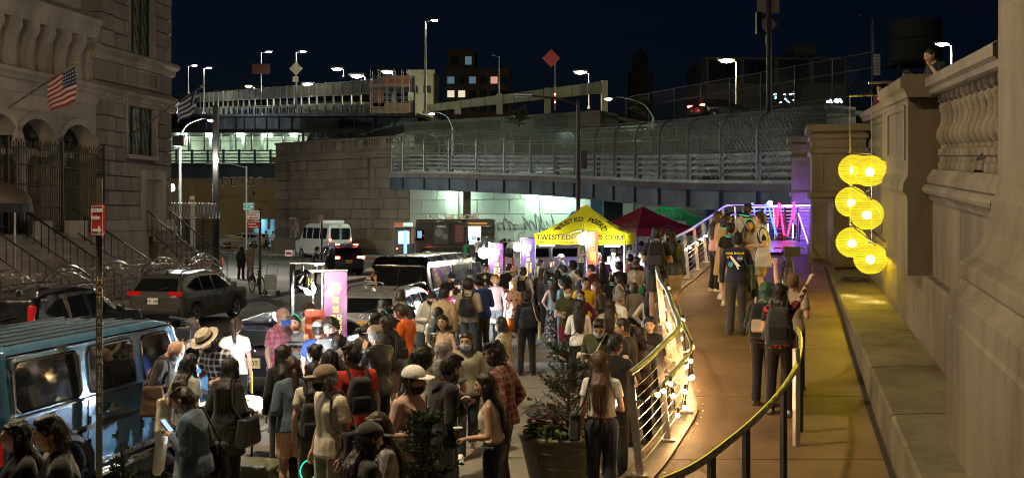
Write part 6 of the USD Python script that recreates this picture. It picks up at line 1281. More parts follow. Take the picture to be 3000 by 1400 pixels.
  so=obj('shoe',mf_arr(up_),cloth_mat(shoes),t,smooth=50);obj('sole',mf_arr(so_),cloth_mat('white' if shoes in('white','cream')else 'charcoal'),so)
 w=Who();w.t,w.loc,w.k,w.rz,w.up,w.A,w.U,w.hc,w.HR,w.s,w.D,w.tk=t,Vv(X,D,z),k,rzz,up,A,U,hc,HR,s,D,tk
 w.world=lambda p:rot(np.asarray(p,float)[None]*k,rzz)[0]+w.loc
 return w
# ---- carried things
def backpack(w,label,col,trim='black',sz=(.29,.16,.44),strapcol=None,z=1.20):
 c=w.up((0,-.125*w.tk-.035-sz[1]/2,z));t=thing('backpack',label,'backpack',w.loc,w.rz,scale=w.k);U=w.U
 b=hull(*[ball((sx*(sz[0]/2-.05)*(.62 if sz_>0 else 1),sy*(sz[1]/2-.045)*(.6 if sz_>0 else 1)-(0 if sz_>0 else .012),sz_*(sz[2]/2-.06)),.055 if sz_>0 else .05,12)for sx in(1,-1)for sy in(1,-1)for sz_ in(1,-1)],*[ball((sx*(sz[0]/2-.04),-.01,-.02),.05,12)for sx in(1,-1)]);b=uni([b]+[hull(ball((sx*(sz[0]/2+.01),.0,-.15),.038,8),ball((sx*(sz[0]/2-.005),.0,-.05),.03,8))for sx in(1,-1)])
 v,f=soft(b,.04,2);obj('bag',(wrinkle(v,f,.014,(9,9,9),5)@U.T+c,f),cloth_mat(col),t,smooth=50)
 pk=hull(*[ball((sx*(sz[0]/2-.075),-sz[1]/2-.012,zz),.03,10)for sx in(1,-1)for zz in(-.14,-.02)]);obj('front_pocket',(mf_arr(pk)[0]@U.T+c,mf_arr(pk)[1]),cloth_mat(trim),t,smooth=50)
 obj('grab_loop',MB().tube([U@Vv(.05*math.cos(a),.02,sz[2]/2+.045*math.sin(a))+c for a in np.linspace(0,math.pi,9)],.008,5),cloth_mat(strapcol or trim),t)
 for sx in(1,-1):obj('strap',MB().tube(np.array([w.up(p)for p in spline([(sx*.09,-.165*w.tk,1.38),(sx*.105,-.07,1.485),(sx*.11,.03,1.47),(sx*.12,.125*w.tk,1.36),(sx*.15,.10,1.16),(sx*.16,-.06,1.08)],4)]),.017,6),cloth_mat(strapcol or trim),t,smooth=50)
 return t
def shoulder_bag(w,label,col,side=1,z=.95,sz=(.10,.30,.30),strap='same',cross=False,y=-.03,name='shoulder_bag'):
 t=thing(name,label,'bag',w.loc,w.rz,scale=w.k);c=Vv(side*(.235*w.tk+sz[0]/2),y,z)
 b=hull(*[ball((c[0]+sx*(sz[0]/2-.025),c[1]+sy*(sz[1]/2-.03)*(.72 if sz_>0 else 1),c[2]+sz_*(sz[2]/2-.03)),.03,10)for sx in(1,-1)for sy in(1,-1)for sz_ in(1,-1)]);v,f=soft(b,.035,2)
 obj('bag',(wrinkle(v,f,.02,(9,9,9),3),f),cloth_mat(col),t,smooth=50);sm=cloth_mat(col if strap=='same' else strap)
 x0=-side*.10 if cross else side*.13
 for yy in((-.05,.05)if not cross else(0,)):
  pts=[(c[0]*.98,c[1]+yy*2,c[2]+sz[2]/2),(side*.19,.11 if yy>0 else-.145*w.tk,1.2),(x0*.95,.06 if yy>0 else-.07,1.46),(x0,-.01,1.475)]if not cross else[(c[0]*.97,c[1]-.05,c[2]+sz[2]/2),(side*.08,-.16*w.tk,1.14),(x0*.9,-.10,1.42),(x0,-.015,1.475),(x0*.8,.09,1.42),(side*.05,.15*w.tk,1.2),(c[0]*.9,c[1]+.08,c[2]+sz[2]/2)]
  obj('strap',MB().tube(np.array([Vv(*p)if p[2]<1.0 else w.up(p)for p in spline(pts,4)]),.012,5),sm,t,smooth=50)
 return t
def in_hand(w,side,off=.10):
 sh,el,wr,hn=w.A[side];a=(wr-el)/np.linalg.norm(wr-el);return wr+a*off
def phone(w,label,side=1,lit=True,col=(0.45,0.65,1.0),s=1.6):
 p=w.world(in_hand(w,side,.10)+Vv(0,0,.035));t=thing('phone',label,'phone',p,w.rz);R_=RX(48)
 v,f=MB().box((0,0,0),(.075,.15,.009)).mesh();obj('case',(v@R_.T,f),M_TRIM,t);v,f=MB().box((0,0,.0055),(.068,.14,.002)).mesh();obj('screen',(v@R_.T,f),emit('phone_screen_%d'%int(s*10),col,s)if lit else M_CARGLASS,t);return t
def cup(w,label,side=1,drink=(.5,.3,.12),straw=(.05,.3,.75)):
 p=w.world(in_hand(w,side,.11)+Vv(0,0,-.03));t=thing('drink_cup',label,'cup',p,w.rz)
 obj('cup',MB().lathe([(0,0),(.031,0),(.044,.135),(.046,.137),(.042,.137),(.03,.004)],n=16),pane('cup_plastic',(.9,.9,.9)),t,smooth=40);obj('drink',MB().lathe([(0,.005),(.029,.005),(.039,.10),(0,.10)],n=14),plain('drink_'+_hex(drink),drink,.3),t,smooth=40)
 obj('lid',MB().lathe([(.047,.135),(.047,.145),(.0,.15)],n=16),plain('cup_lid',(.7,.7,.7),.3),t);obj('straw',MB().tube([(.005,0,.02),(.02,.01,.23)],.005,6),plain('straw_'+_hex(straw),straw,.4),t);return t
def camera_(w,label,side=1):
 p=w.world(in_hand(w,side,.09)+Vv(-.04*side,.02,.03));t=thing('camera',label,'camera',p,w.rz);obj('camera_body',MB().add(rbox((.13,.07,.095),.015)).add(rbox((.05,.05,.04),.012),(0,0,.06)),M_TRIM,t,smooth=40);v,f=MB().lathe([(.036,0),(.036,.1),(.041,.1),(.041,.13),(.03,.13),(0,.11)],n=16).mesh();obj('lens',(v[:,[0,2,1]]+[0,.03,0],f[:,::-1]),M_TRIM,t,smooth=40);return t

# ================================================================ the crowd: (x, top of the head) in the photograph, height, facing (0 away from the viewer, 90 right)
K,K2,BR,LB,GY=(.010,.008,.007),(.018,.012,.009),(.040,.022,.012),(.12,.065,.028),(.20,.19,.18)
P=person
# --- foreground left
P(60,1228,1.66,-122,'wavy',K,('jacket','black'),('trousers','black'),'woman with long dark hair and white top in the bottom left corner',scarf='white',skin='asian',pitch=4,arms=('down','bent'),yaw=4)
P(185,1214,1.75,-124,'quiff',K2,('jacket','black'),('trousers','charcoal'),'man in open black jacket over grey tee at the bottom left',scarf='grey',skin='asian',pitch=4,yaw=4,arms=('down','down'))
w=P(470,1006,1.72,82,'bald',BR,('jacket','charcoal'),('trousers','cream'),'bald man in dark jacket and cream trousers with blue mask beside blue car',d=12.3,mask='sky',skin='light',lean=8,pitch=34,arms=('down','hold'),s='bald man in cream trousers')
shoulder_bag(w,'brown slouchy shoulder bag on the bald man in cream trousers','brown',1,.98,(.10,.30,.36))
w=P(545,1056,1.62,28,'wavy',K,('tee','lgrey'),('trousers','ldenim'),'woman in pale grey tee and light jeans with green glow necklace',d=11.4,band='neck',arms=('hold','hold'),pitch=14)
t=shoulder_bag(w,'cream tote bag printed with red mushrooms on the woman in light jeans','cream',-1,.99,(.06,.34,.40),y=-.06);b=MB();c=MB()
for(y,z,r,k)in((.0,.96,.045,0),(-.1,1.1,.022,0),(.06,1.1,.02,1),(-.12,.95,.03,1),(-.04,.85,.025,0),(.08,.88,.022,0),(.0,1.07,.022,1)):(b if k==0 else c).sphere((-.335,-.06+y,z),r,1,(.25,1.3,.7))
obj('mushroom_print',b,cloth_mat('red'),t);obj('leaf_print',c,cloth_mat('dgreen'),t)
w=P(575,1139,1.62,-78,'short',K2,('jacket','denim'),('trousers','black'),'person with short dark hair in denim jacket looking down at a phone, bottom left',d=9.35,sex='f',arms=('phone','hold'),pitch=24,lean=6,s='x')
phone(w,'phone held by the short haired person in denim jacket',-1,s=0.25);shoulder_bag(w,'black quilted shoulder bag on the short haired person in denim jacket','black',1,.92,(.12,.34,.36))
P(650,1003,1.80,205,'short',K2,('shirt',('plaid','navy','white')),('trousers','black'),'man in straw hat and plaid shirt leaning over the craft table',d=12.9,hat=('straw','cream'),mask='black',lean=16,pitch=26,arms=('hold','hold'),skin='light')
w=P(662,1046,1.62,12,'straight',K,('coat','black'),('trousers','black'),'woman with straight black hair in long black coat seen from behind at the craft table',d=11.05,arms=('hold','bent'))
shoulder_bag(w,'big black leather tote on the woman in long black coat',('leather','black'),1,.90,(.13,.42,.32))
w=P(578,938,1.68,-72,'long',BR,('tank','black'),('trousers','black'),'woman in black tank top filming with a video camera on the road',d=14.8,skin='light',arms=('shoulder','shoulder'))
backpack(w,'dark green backpack on the woman filming in black tank top','dgreen')
w=P(690,933,1.66,-22,'pony',BR,('tee','white'),('trousers','black'),'woman with high ponytail in white tee holding a yellow folder',d=14.9,skin='light',band=None)
q=w.world(in_hand(w,1,.14));t=thing('folder','yellow folder in the hand of the ponytailed woman in white tee','folder',q,w.rz);obj('cover',MB().box((0,0.02,0),(.02,.24,.32)),plain('folder_yellow',(.6,.42,.03),.5),t);obj('pages',MB().box((0.004,0.025,0),(.012,.235,.315)),M_SIGNW,t)
# --- at the first stall
P(817,897,1.83,118,'bald',BR,('shirt',('plaid','plum','maroon')),('trousers','black'),'tall bald man in plum checked shirt and blue mask behind the stall table',d=14.9,mask='blue',skin='brown',glasses=True,scarf=None)
w=P(868,918,1.68,178,'lowbun',K,('croptank','grey'),('loose','khaki'),'woman in grey crop tank with orange mask and green glow headband',d=15.3,mask='salmon',band='hair',arms=('down','hold'))
P(903,903,1.74,165,'short',BR,('jacket','cream'),('trousers','charcoal'),'man with brown hair and glasses peering out beside the orange board',d=16.6,skin='light',glasses=True,scarf='black')
P(932,940,1.70,20,'short',K2,('tee','blue'),('trousers','navy'),'man in pale cap and blue tee behind the banner pole',d=14.2,hat=('cap','lgrey'))
P(977,939,1.76,-165,'curly',K2,('tee','grey'),('trousers','black'),'bearded man with curly hair in grey tee below the purple banner',d=14.0,sex='m',beard=K2,skin='light')
P(992,984,1.62,5,'bob',K,('long','charcoal'),('trousers','black'),'person with dark bob seen from behind in front of bearded curly man',d=13.2)
P(930,1018,1.60,-55,'bun',K2,('long','black'),('trousers','black'),'woman with dark hair bun turned to the stall table',d=12.4)
P(966,1034,1.60,-10,'bob',K,('jacket','black'),('trousers','black'),'black haired person in black jacket directly behind the old man in white shirt',d=11.9)
P(1004,1038,1.60,-15,'bob',GY,('jacket','black'),('trousers','charcoal'),'grey haired person in black between white shirt and red tee',d=12.0,skin='light')
w=P(858,1052,1.62,-18,'lowpony',BR,('jacket','denim'),('shorts','peach'),'girl in denim jacket and peach shorts with low ponytail at the stall table',d=11.15,mask='sky',skin='light',arms=('hold','hold'))
P(834,1042,1.64,-20,'long',K,('jacket','black'),('trousers','black'),'long haired person in black left of the girl in denim jacket',d=12.0)
w=P(918,1092,1.60,-8,'long',K,('tee','cream'),('trousers','olive'),'long haired person in cream tee half hidden behind the old man in white shirt',d=10.9)
backpack(w,'black backpack on the long haired person in cream tee','black',z=1.08)
w=P(966,1064,1.72,-140,'short',GY,('shirt','cream'),('trousers','sage'),'old man in tan cap, black mask and white buttoned shirt',d=9.9,hat=('cap','taupe'),mask='black',skin='tan',arms=('down','down'),yaw=28)
shoulder_bag(w,'black bag slung from the shoulder of the old man in tan cap','black',-1,.95,(.12,.28,.32),cross=False)
q=w.world(in_hand(w,1,.16));t=thing('glow_ring','green glow ring held by the old man in white shirt','glow stick',q,w.rz);obj('tube',MB().tube([(0.02*math.cos(a),.09*math.cos(a),-.06+.10*math.sin(a))for a in np.linspace(0,2*math.pi,29)],.006,6),emit('glow_green',(0.01,.8,.42),.45),t);obj('connector',MB().box((0,0,.04),(.02,.03,.02)),M_SIGNW,t)
w=P(1040,1010,1.76,-22,'short',K,('tee','red'),('trousers','black'),'man with glasses in bright red tee seen from behind',d=11.2,glasses=True,yaw=-38)
backpack(w,'black drawstring bag on the back of man in red tee','charcoal',sz=(.30,.10,.42))
P(1109,954,1.74,-42,'short',GY,('jacket',('leather','black')),('trousers','black'),'man in olive cap and black leather jacket holding his hands to his face',d=13.2,hat=('cap','taupe'),arms=('face','face'),tk=1.08)
P(1050,1258,1.62,62,'wavy',K2,('jacket','charcoal'),('trousers','black'),'woman in dark cap with long curly hair at the bottom edge',d=7.6,hat=('cap','charcoal'))
P(1122,1204,1.64,-108,'long',BR,('jacket','lgrey'),('trousers','black'),'woman with long brown hair in pale jacket at the bottom edge',d=8.0,skin='light',scarf='cream',arms=('cross','cross'),pitch=10)
# --- between the first and second stall
w=P(1052,930,1.60,70,'lowbun',K,('long','charcoal'),('trousers','black'),'woman looking down at a glowing phone beside the purple banner',d=14.9,pitch=38,arms=('hold','phone'))
phone(w,'glowing phone of the woman beside the purple banner',1)
P(1084,911,1.66,95,'wavy',K,('long','black'),('trousers','black'),'person with thick black hair resting chin on hand near silver car',d=15.9,arms=('face','hold'))
P(1114,906,1.64,15,'long',K,('jacket','black'),('skirt','taupe'),'woman with long shiny black hair and green glow clip seen from behind',d=16.2,band='hair')
w=P(1140,905,1.62,-62,'bob',K2,('jacket','black'),('skirt','brown'),'woman with dark bob smiling towards the purple banner',d=15.6);backpack(w,'small black backpack on the smiling woman with dark bob','black',sz=(.26,.14,.34))
P(1121,868,1.64,2,'straight',K,('long','black'),('trousers','black'),'woman with straight dark hair in front of the silver car window',d=18.6)
P(1176,850,1.78,12,'short',K2,('tee','black'),('trousers','black'),'man in black tee with green glow necklace behind the man in orange',d=18.9,band='neck')
w=P(1188,887,1.76,-62,'quiff',BR,('tee','orange'),('trousers','ldenim'),'man in bright orange tee with glasses looking at his phone',d=16.3,skin='light',glasses='clear',pitch=24,arms=('phone','phone'));phone(w,'phone held up by the man in orange tee',-1,s=0.3)
P(1241,845,1.66,135,'lowpony',K,('jacket','white'),('trousers','denim'),'woman in white jacket and black mask behind the craft table by silver car',d=20.6,mask='black',lean=12,pitch=24,scarf='sky')
P(1306,812,1.62,118,'bun',K2,('long','pink'),('trousers','black'),'stallholder in bright pink top and mask bending over the woven crafts',d=23.0,mask='sky',lean=26,pitch=30,arms=('hold','reach'))
w=P(1301,849,1.72,2,'short',K,('jacket','tan'),('trousers','taupe'),'person with short black hair in tan jacket seen from behind at woven crafts',d=20.2)
w=P(1275,900,1.62,38,'straight',K,('tee','beige'),('loose','lgrey'),'woman with long black hair and grey vest holding a camera',d=17.1,arms=('phone','phone'));camera_(w,'black camera held by the woman in grey vest',1)
w=P(1297,923,1.62,-152,'bob',K,('tank','beige'),('trousers','charcoal'),'young woman with black bob in beige tank top looking at the viewer',d=15.8,arms=('hold','phone'),pitch=0);cup(w,'iced drink with blue straw held by woman with black bob',1)
P(1318,793,1.70,150,'short',K,('jacket','black'),('trousers','black'),'man in dark beanie looking down by the black van',d=26.0,hat=('beanie','black'),pitch=22)
P(1334,811,1.62,160,'lowbun',K2,('tank','brown'),('trousers','black'),'woman in brown sleeveless top working at the woven crafts',d=24.8,skin='light',pitch=26,arms=('reach','reach'),lean=10)
P(1377,786,1.74,180,'short',K2,('shirt',('plaid','taupe','lgrey')),('trousers','black'),'man in cap and blue mask facing the viewer before the black van',d=26.9,hat=('cap','charcoal'),mask='sky')
P(1412,791,1.66,-165,'short',K,('jacket','charcoal'),('trousers','black'),'person in blue cap bending under the second banner lamp',d=25.6,hat=('cap','denim'),pitch=32,lean=8)
P(1421,772,1.76,178,'short',K2,('jacket','charcoal'),('trousers','black'),'masked man standing in the glare of the second banner lamp',d=29.2,mask='white')
w=P(1373,818,1.80,3,'curly',K2,('jacket','beige'),('trousers','denim'),'dark curly haired person in beige jacket at the second banner',d=21.6,sex='m');backpack(w,'black leather backpack on the person in beige jacket',('leather','black'))
w=P(1414,811,1.80,-40,'curly',K,('hoodie','blue'),('trousers','olive'),'dark haired man in royal blue jacket lit from the front',d=22.6,sex='m',skin='light',pitch=26,yaw=-30)
P(1452,804,1.70,-8,'curly',(.20,.09,.03),('tee','blush'),('trousers','grey'),'person with ginger curly hair in pale tee by the purple banner',d=24.6)
P(1488,773,1.76,18,'short',BR,('jacket','black'),('trousers','black'),'brown haired man in black jacket right of the second banner',d=28.6)
P(1510,785,1.72,-110,'balding',GY,('shirt','sky'),('trousers','black'),'older man in peach cap and glasses under the third banner',d=27.3,hat=('cap','peach'),glasses=True,skin='light')
w=P(1534,787,1.76,12,'short',BR,('tee','beige'),('trousers','black'),'short haired man in beige tee under the third banner',d=26.6);backpack(w,'black backpack on the man in beige tee','black')
P(1585,792,1.66,4,'straight',(.09,.06,.045),('jacket','charcoal'),('trousers','black'),'woman with long ash brown hair right of the third banner',d=27.6)
P(1506,816,1.68,-8,'bob',(.55,.44,.24),('loose',('birds','peach','charcoal')),('shorts','orange'),'platinum blond person in peach shirt printed with dark birds and orange shorts',d=23.2,skin='light',shoes='yellow')
w=P(1543,851,1.68,4,'lowbun',K,('jacket','black'),('leggings','black'),'woman in black with dark bun standing in the middle of the plaza',d=20.0,shoes='black');backpack(w,'black backpack on the woman with dark bun in the plaza','navy');shoulder_bag(w,'cream cotton tote hanging from the woman with dark bun','cream',1,.92,(.05,.3,.36))
P(1472,927,1.58,-72,'bob',K,('tee',('dots','cream','charcoal')),('trousers','black'),'older woman with short black hair, mask and dotted top',d=15.9,mask='white',arms=('hold','down'))
# --- foreground middle
P(1300,989,1.72,-22,'balding',GY,('shirt',('plaid','grey','lgrey')),('trousers','charcoal'),'older man with shaved grey head in plaid shirt',d=12.0,skin='light',mask='white')
P(1222,1026,1.76,58,'afro',K,('tee','lgrey'),('trousers','charcoal'),'man with short black hair in pale tee behind the white cap',d=10.9,sex='m',skin='dark')
P(1200,1071,1.76,122,'short',K,('long','blush'),('trousers','charcoal'),'bearded man in white cap and pale pink sweatshirt',d=9.6,hat=('cap','white'),beard=K,skin='tan',tk=1.12,pitch=2)
P(1292,1041,1.80,68,'quiff',K2,('hoodie','black'),('trousers','grey'),'bearded man with slicked hair in black fur hooded jacket',d=10.1,beard=K2,skin='light',tk=1.1,arms=('phone','phone'))
w=P(1368,974,1.66,176,'bob',K2,('hoodie','sage'),('trousers','indigo'),'woman in blue mask and open pale hooded jacket walking forward',d=13.3,mask='sky',legs='walk',shoes='white',scarf='black',arms=('down','bent'))
cup(w,'dark iced drink with blue straw carried by woman in hooded jacket',1,(.05,.025,.015))
P(1474,1009,1.80,-76,'quiff',K,('jacket',('plaid','maroon','taupe')),('trousers','charcoal'),'bearded man in dark red checked jacket facing left',d=11.1,beard=K,skin='brown',scarf='yellow')
w=P(1448,1096,1.64,-76,'long',K2,('croptank','cream'),('trousers','indigo'),'woman with long dark hair in cream halter top holding a cup',d=9.9,skin='asian',arms=('bent','bent'),pitch=2);cup(w,'pale iced drink with orange straw held by woman in halter top',-1,(.55,.5,.35),(.6,.3,.02))
w=P(1762,1025,1.72,8,'straight',(.085,.045,.024),('crop','white'),('trousers','indigo'),'woman with very long light brown hair in white tee beside the planter',d=10.9,skin='light',arms=('down','bent'));phone(w,'blue lit phone in the hand of woman with very long hair',1,col=(.25,.5,1.0),s=1.2);shoulder_bag(w,'black and cream bag hanging from woman with very long hair','charcoal',-1,.92,(.10,.26,.30))
# --- crowd in front of the tents
P(1576,760,1.74,70,'short',K,('tee','black'),('trousers','black'),'dark haired man in black beside the third banner',d=31)
P(1614,758,1.66,150,'bun',K,('tee','black'),('trousers','black'),'woman with hair bun in black top before the silver van',d=32.5)
P(1648,741,1.76,-75,'short',K2,('jacket','navy'),('trousers','black'),'man in white cap and navy vest under the yellow tent',d=33,hat=('cap','white'),mask='sky',skin='light',band='neck')
P(1702,716,1.80,92,'short',K2,('shirt','sage'),('trousers','black'),'man in pale green shirt working inside the yellow tent',d=37.0,base=.55)
P(1767,748,1.74,14,'short',K,('tee','purple'),('trousers','black'),'dark haired man in purple tee right of the red banner',d=31)
P(1764,766,1.66,4,'straight',K,('long','charcoal'),('trousers','black'),'woman with long straight hair in front of the red banner',d=29.3)
P(1797,733,1.68,178,'long',K,('jacket','lgrey'),('trousers','black'),'stallholder in black cap and blue mask facing the viewer',d=35,hat=('cap','black'),mask='sky',arms=('phone','phone'))
P(1772,744,1.66,-80,'short',K2,('tee','white'),('trousers','black'),'stallholder in white cap bending beside the red banner',d=34,hat=('cap','white'),lean=14,pitch=24)
P(1738,779,1.72,-58,'short',K2,('long','maroon'),('trousers','black'),'man with combed hair in maroon sweater below the red banner',d=27.9)
P(1688,771,1.78,-95,'afro',K,('jacket','sage'),('trousers','black'),'dark skinned man in pale jacket below the glaring bulb',d=28.3,sex='m',skin='dark')
P(1658,776,1.74,-58,'short',BR,('tee','charcoal'),('trousers','black'),'fair short haired man with green glow necklace',d=27.3,skin='light',band='neck',mask='sky')
P(1634,780,1.64,2,'bob',K,('long','black'),('trousers','black'),'dark bob seen from behind left of the green glow necklace',d=27.0)
P(1602,786,1.64,8,'long',K,('long','charcoal'),('trousers','black'),'long black hair seen from behind below the silver van',d=26.6)
P(1704,792,1.70,-72,'short',K,('jacket','charcoal'),('trousers','black'),'dark haired person in dark jacket behind the man in yellow',d=26.3)
P(1816,770,1.68,6,'curly',K,('long','black'),('trousers','black'),'person with round dark curls seen from behind under the tent edge',d=29.0)
P(1866,750,1.70,8,'long',K,('long','black'),('trousers','black'),'person with long black hair behind the man in black mask',d=31.0)
P(1848,745,1.74,-28,'curly',K,('tee','salmon'),('trousers','black'),'man with tousled black hair in salmon tee',d=31.2,sex='m')
P(1864,765,1.76,-152,'short',K2,('jacket','beige'),('trousers','black'),'man in brown cap, black mask and beige cardigan over white tee',d=28.6,hat=('cap','brown'),mask='black',skin='light',glasses=True)
P(1846,719,1.76,4,'short',BR,('tee','grey'),('trousers','black'),'short haired man in grey seen from behind at the tent post',d=36)
P(1884,735,1.74,-92,'short',K2,('tee','white'),('trousers','black'),'man in white tee in profile beside the tent post',d=33)
P(1792,805,1.58,4,'short',K,('tee','black'),('trousers','black'),'boy in black with green glow collar seen from behind',d=26.2,band='neck')
w=P(1818,800,1.68,-62,'lowpony',K2,('tee','sage'),('trousers','black'),'woman in black mask and sage tee with hair tied back',d=25.0,mask='black',skin='light');backpack(w,'small dark backpack on the woman in sage tee','black',sz=(.24,.13,.34),strapcol='beige')
P(1713,812,1.80,165,'crop',K,('tee','yellow'),('trousers','black'),'tall man in bright yellow tee facing the viewer',d=22.4,skin='tan',tk=1.08)
w=P(1662,832,1.74,172,'short',K,('tee','olive'),('shorts','maroon'),'man in olive tee and mask holding a snack',d=20.9,mask='white',arms=('hold','hold'),tk=1.06)
q=w.world(in_hand(w,1,.10)+Vv(0,0,.04));t=thing('snack_box','small snack tray held by the man in olive tee','snack',q,w.rz);obj('tray',MB().lathe([(0,0),(.04,0),(.06,.04),(.055,.04)],n=10),plain('tray',(.5,.42,.28),.6),t);obj('food',MB().sphere((0,0,.035),.045,1,(1,1,.5)),plain('food_gold',(.45,.25,.05),.5),t)
P(1702,842,1.60,178,'wavy',K2,('long','maroon'),('trousers','black'),'woman in mask and burgundy top with wavy dark hair',d=21.3,mask='sky',glasses=True)
w=P(1697,876,1.66,2,'wavy',K,('long','white'),('trousers','black'),'woman with long wavy black hair in white sweater',d=18.1);shoulder_bag(w,'black crossbody bag on the woman in white sweater','black',-1,.90,(.09,.24,.20),cross=True)
P(1757,821,1.68,-100,'wavy',LB,('long','brown'),('trousers','black'),'woman with wavy light brown hair in brown cardigan looking left',d=22.8,skin='light')
P(1620,813,1.62,-22,'wavy',BR,('tank','grey'),('longskirt',('floral','black','taupe')),'woman with green glow headband in tank top and dark floral skirt',d=24.6,band='head',skin='light')
P(1650,808,1.66,-48,'lowbun',K2,('long','teal'),('trousers','denim'),'woman with dark bun in teal shirt',d=24.3)
P(1860,820,1.64,6,'bob',BR,('long','taupe'),('trousers','black'),'woman with brown bob in taupe sweater seen from behind',d=23.0)
w=P(1895,800,1.60,2,'pony',K2,('tee','green'),('trousers','black'),'girl in bright green tee seen from behind at the railing',d=25.5);backpack(w,'dark backpack on the girl in green tee','black')
w=P(1902,850,1.62,14,'wavy',K2,('long','cream'),('trousers','black'),'woman with wavy dark hair in cream sweater by the railing',d=20.9);shoulder_bag(w,'thin strapped black bag on the woman in cream sweater','black',1,.92,(.08,.2,.18),cross=True)
P(1804,857,1.72,55,'short',GY,('shirt','white'),('trousers','black'),'grey haired man in white shirt turned to the railing',d=19.3,skin='light',mask='blush')
w=P(1786,877,1.66,4,'straight',K2,('jacket','beige'),('trousers','black'),'woman with long straight brown hair in beige jacket',d=18.3);shoulder_bag(w,'palm leaf patterned bag on the woman in beige jacket',('floral','black','taupe'),0.0 or 1,1.0,(.12,.32,.32),y=-.16)
w=P(1755,924,1.72,-172,'quiff',K,('long','olive'),('trousers','olive'),'man in olive sweater and mask looking down at his phone',d=14.7,mask='sky',pitch=30,arms=('hold','hold'));phone(w,'phone held low by the man in olive sweater',1,s=0.2);shoulder_bag(w,'cream sling bag on the man in olive sweater','cream',1,1.08,(.09,.22,.2),cross=True)
P(1802,987,1.72,28,'short',K,('tee','black'),('trousers','black'),'man with black undercut in black tee below the railing end',d=12.4)
P(1846,932,1.76,-66,'crop',K,('tee','black'),('trousers','black'),'man with glasses and cropped hair in black by the railing',d=14.0,glasses=True,mask=None)
P(1906,925,1.62,-160,'lowbun',K,('long','black'),('trousers','black'),'woman in black facing the viewer through the railing',d=15.6)
P(1876,950,1.60,-5,'straight',K2,('jacket','charcoal'),('trousers','black'),'long haired woman in charcoal jacket pressed against the railing',d=14.3)
# --- farther back
for px,yt,h,fc,hr,hc_,tp,bt,lb,kw in[
 (1880,708,1.72,10,'short',K,('tee','grey'),('trousers','black'),'man in patterned grey shirt behind the tent post',{'d':41}),(1896,712,1.62,0,'bob',K,('long','black'),('trousers','black'),'dark bobbed head beyond the tent post',{'d':40}),
 (1905,696,1.66,170,'curly',BR,('tee','grey'),('trousers','black'),'curly haired person in grey far under the red tent',{'d':46}),(1921,688,1.64,178,'straight',BR,('tank','pink'),('trousers','black'),'woman in pink vest under the red tent',{'d':47}),
 (1938,698,1.70,20,'short',K,('tee','black'),('trousers','black'),'dark haired man beyond the far railing',{'d':45}),(1868,698,1.62,-20,'short',GY,('tee','white'),('trousers','black'),'person in white cap at the corner of the red tent',{'d':44,'hat':('cap','white')}),
 (1962,706,1.64,160,'bob',K2,('tee','salmon'),('trousers','black'),'person in salmon tee glimpsed through the far railing',{'d':43}),(1990,700,1.70,0,'short',K,('tee','navy'),('trousers','black'),'man in navy tee glimpsed through the far railing',{'d':43}),(2015,712,1.66,30,'long',BR,('tee','charcoal'),('trousers','black'),'long haired person glimpsed through the far railing',{'d':42}),
 (1402,680,1.76,-8,'short',K,('loose','white'),('trousers','black'),'man in loose white tee ordering at the food truck',{'d':62,'skin':'brown'}),(1464,684,1.68,60,'short',K2,('tee','taupe'),('trousers','black'),'person in sun hat waiting right of the food truck',{'d':60,'hat':('straw','cream'),'arms':('phone','phone')}),
 (1480,684,1.74,-60,'short',K,('tee','black'),('trousers','black'),'man in black waiting right of the food truck',{'d':61}),(1494,680,1.74,-100,'short',K2,('tee','lgrey'),('trousers','black'),'man in pale cap and tee right of the food truck',{'d':59,'hat':('cap','lgrey')}),
 (1517,688,1.66,10,'bob',K,('long','black'),('trousers','black'),'dark bobbed person in the queue before the scribbled wall',{'d':60}),(1533,685,1.66,-20,'long',K,('jacket','charcoal'),('trousers','black'),'long haired person in the queue before the scribbled wall',{'d':59}),(1552,676,1.76,80,'short',K,('tee','sky'),('trousers','black'),'man in sky blue tee left of the yellow tent',{'d':58}),
 (1582,678,1.76,-90,'short',K2,('tee','lgrey'),('trousers','black'),'man in pale tee behind the left corner of yellow tent',{'d':60}),(1612,676,1.72,10,'short',K,('tee','navy'),('trousers','black'),'man in dark cap behind the edge of yellow tent',{'d':60,'hat':('cap','navy')}),(1368,702,1.66,20,'short',K,('tee','green'),('trousers','black'),'man in green tee beside the black van roof',{'d':58,'skin':'brown'}),
 (706,722,1.64,10,'long',K,('coat','black'),('leggings','black'),'woman in black dress standing at the street corner',{'d':49.5}),(733,711,1.78,15,'short',K,('long','taupe'),('trousers','taupe'),'man in taupe shirt beside the woman in black dress at the corner',{'d':49.5}),
 (781,680,1.72,-80,'short',K,('tee','grey'),('trousers','black'),'man in dark clothes walking at the cyan lit passage',{'d':89.5,'legs':'walk'}),(800,682,1.70,5,'short',K,('tee','cream'),('shorts','navy'),'man in cream tee and navy shorts by the cyan lit passage',{'d':89,'skin':'light'}),
 (923,714,1.76,70,'short',K2,('tee','charcoal'),('trousers','black'),'man in dark tee left of the dark blue car with brake lights',{'d':45,'arms':('bent','bent'),'skin':'tan'}),(970,722,1.74,40,'long',K,('jacket','black'),('trousers','black'),'person in black standing before the car with brake lights',{'d':43.5}),
 (1082,792,1.74,75,'short',K2,('tee',('hstripe','black','white')),('trousers','black'),'man in beige cap behind the silver estate car',{'d':27.2,'hat':('cap','beige'),'skin':'light','arms':('down','face')})]:
 P(px,yt,h,fc,hr,hc_,tp,bt,lb,**({**kw,'xy':None}))
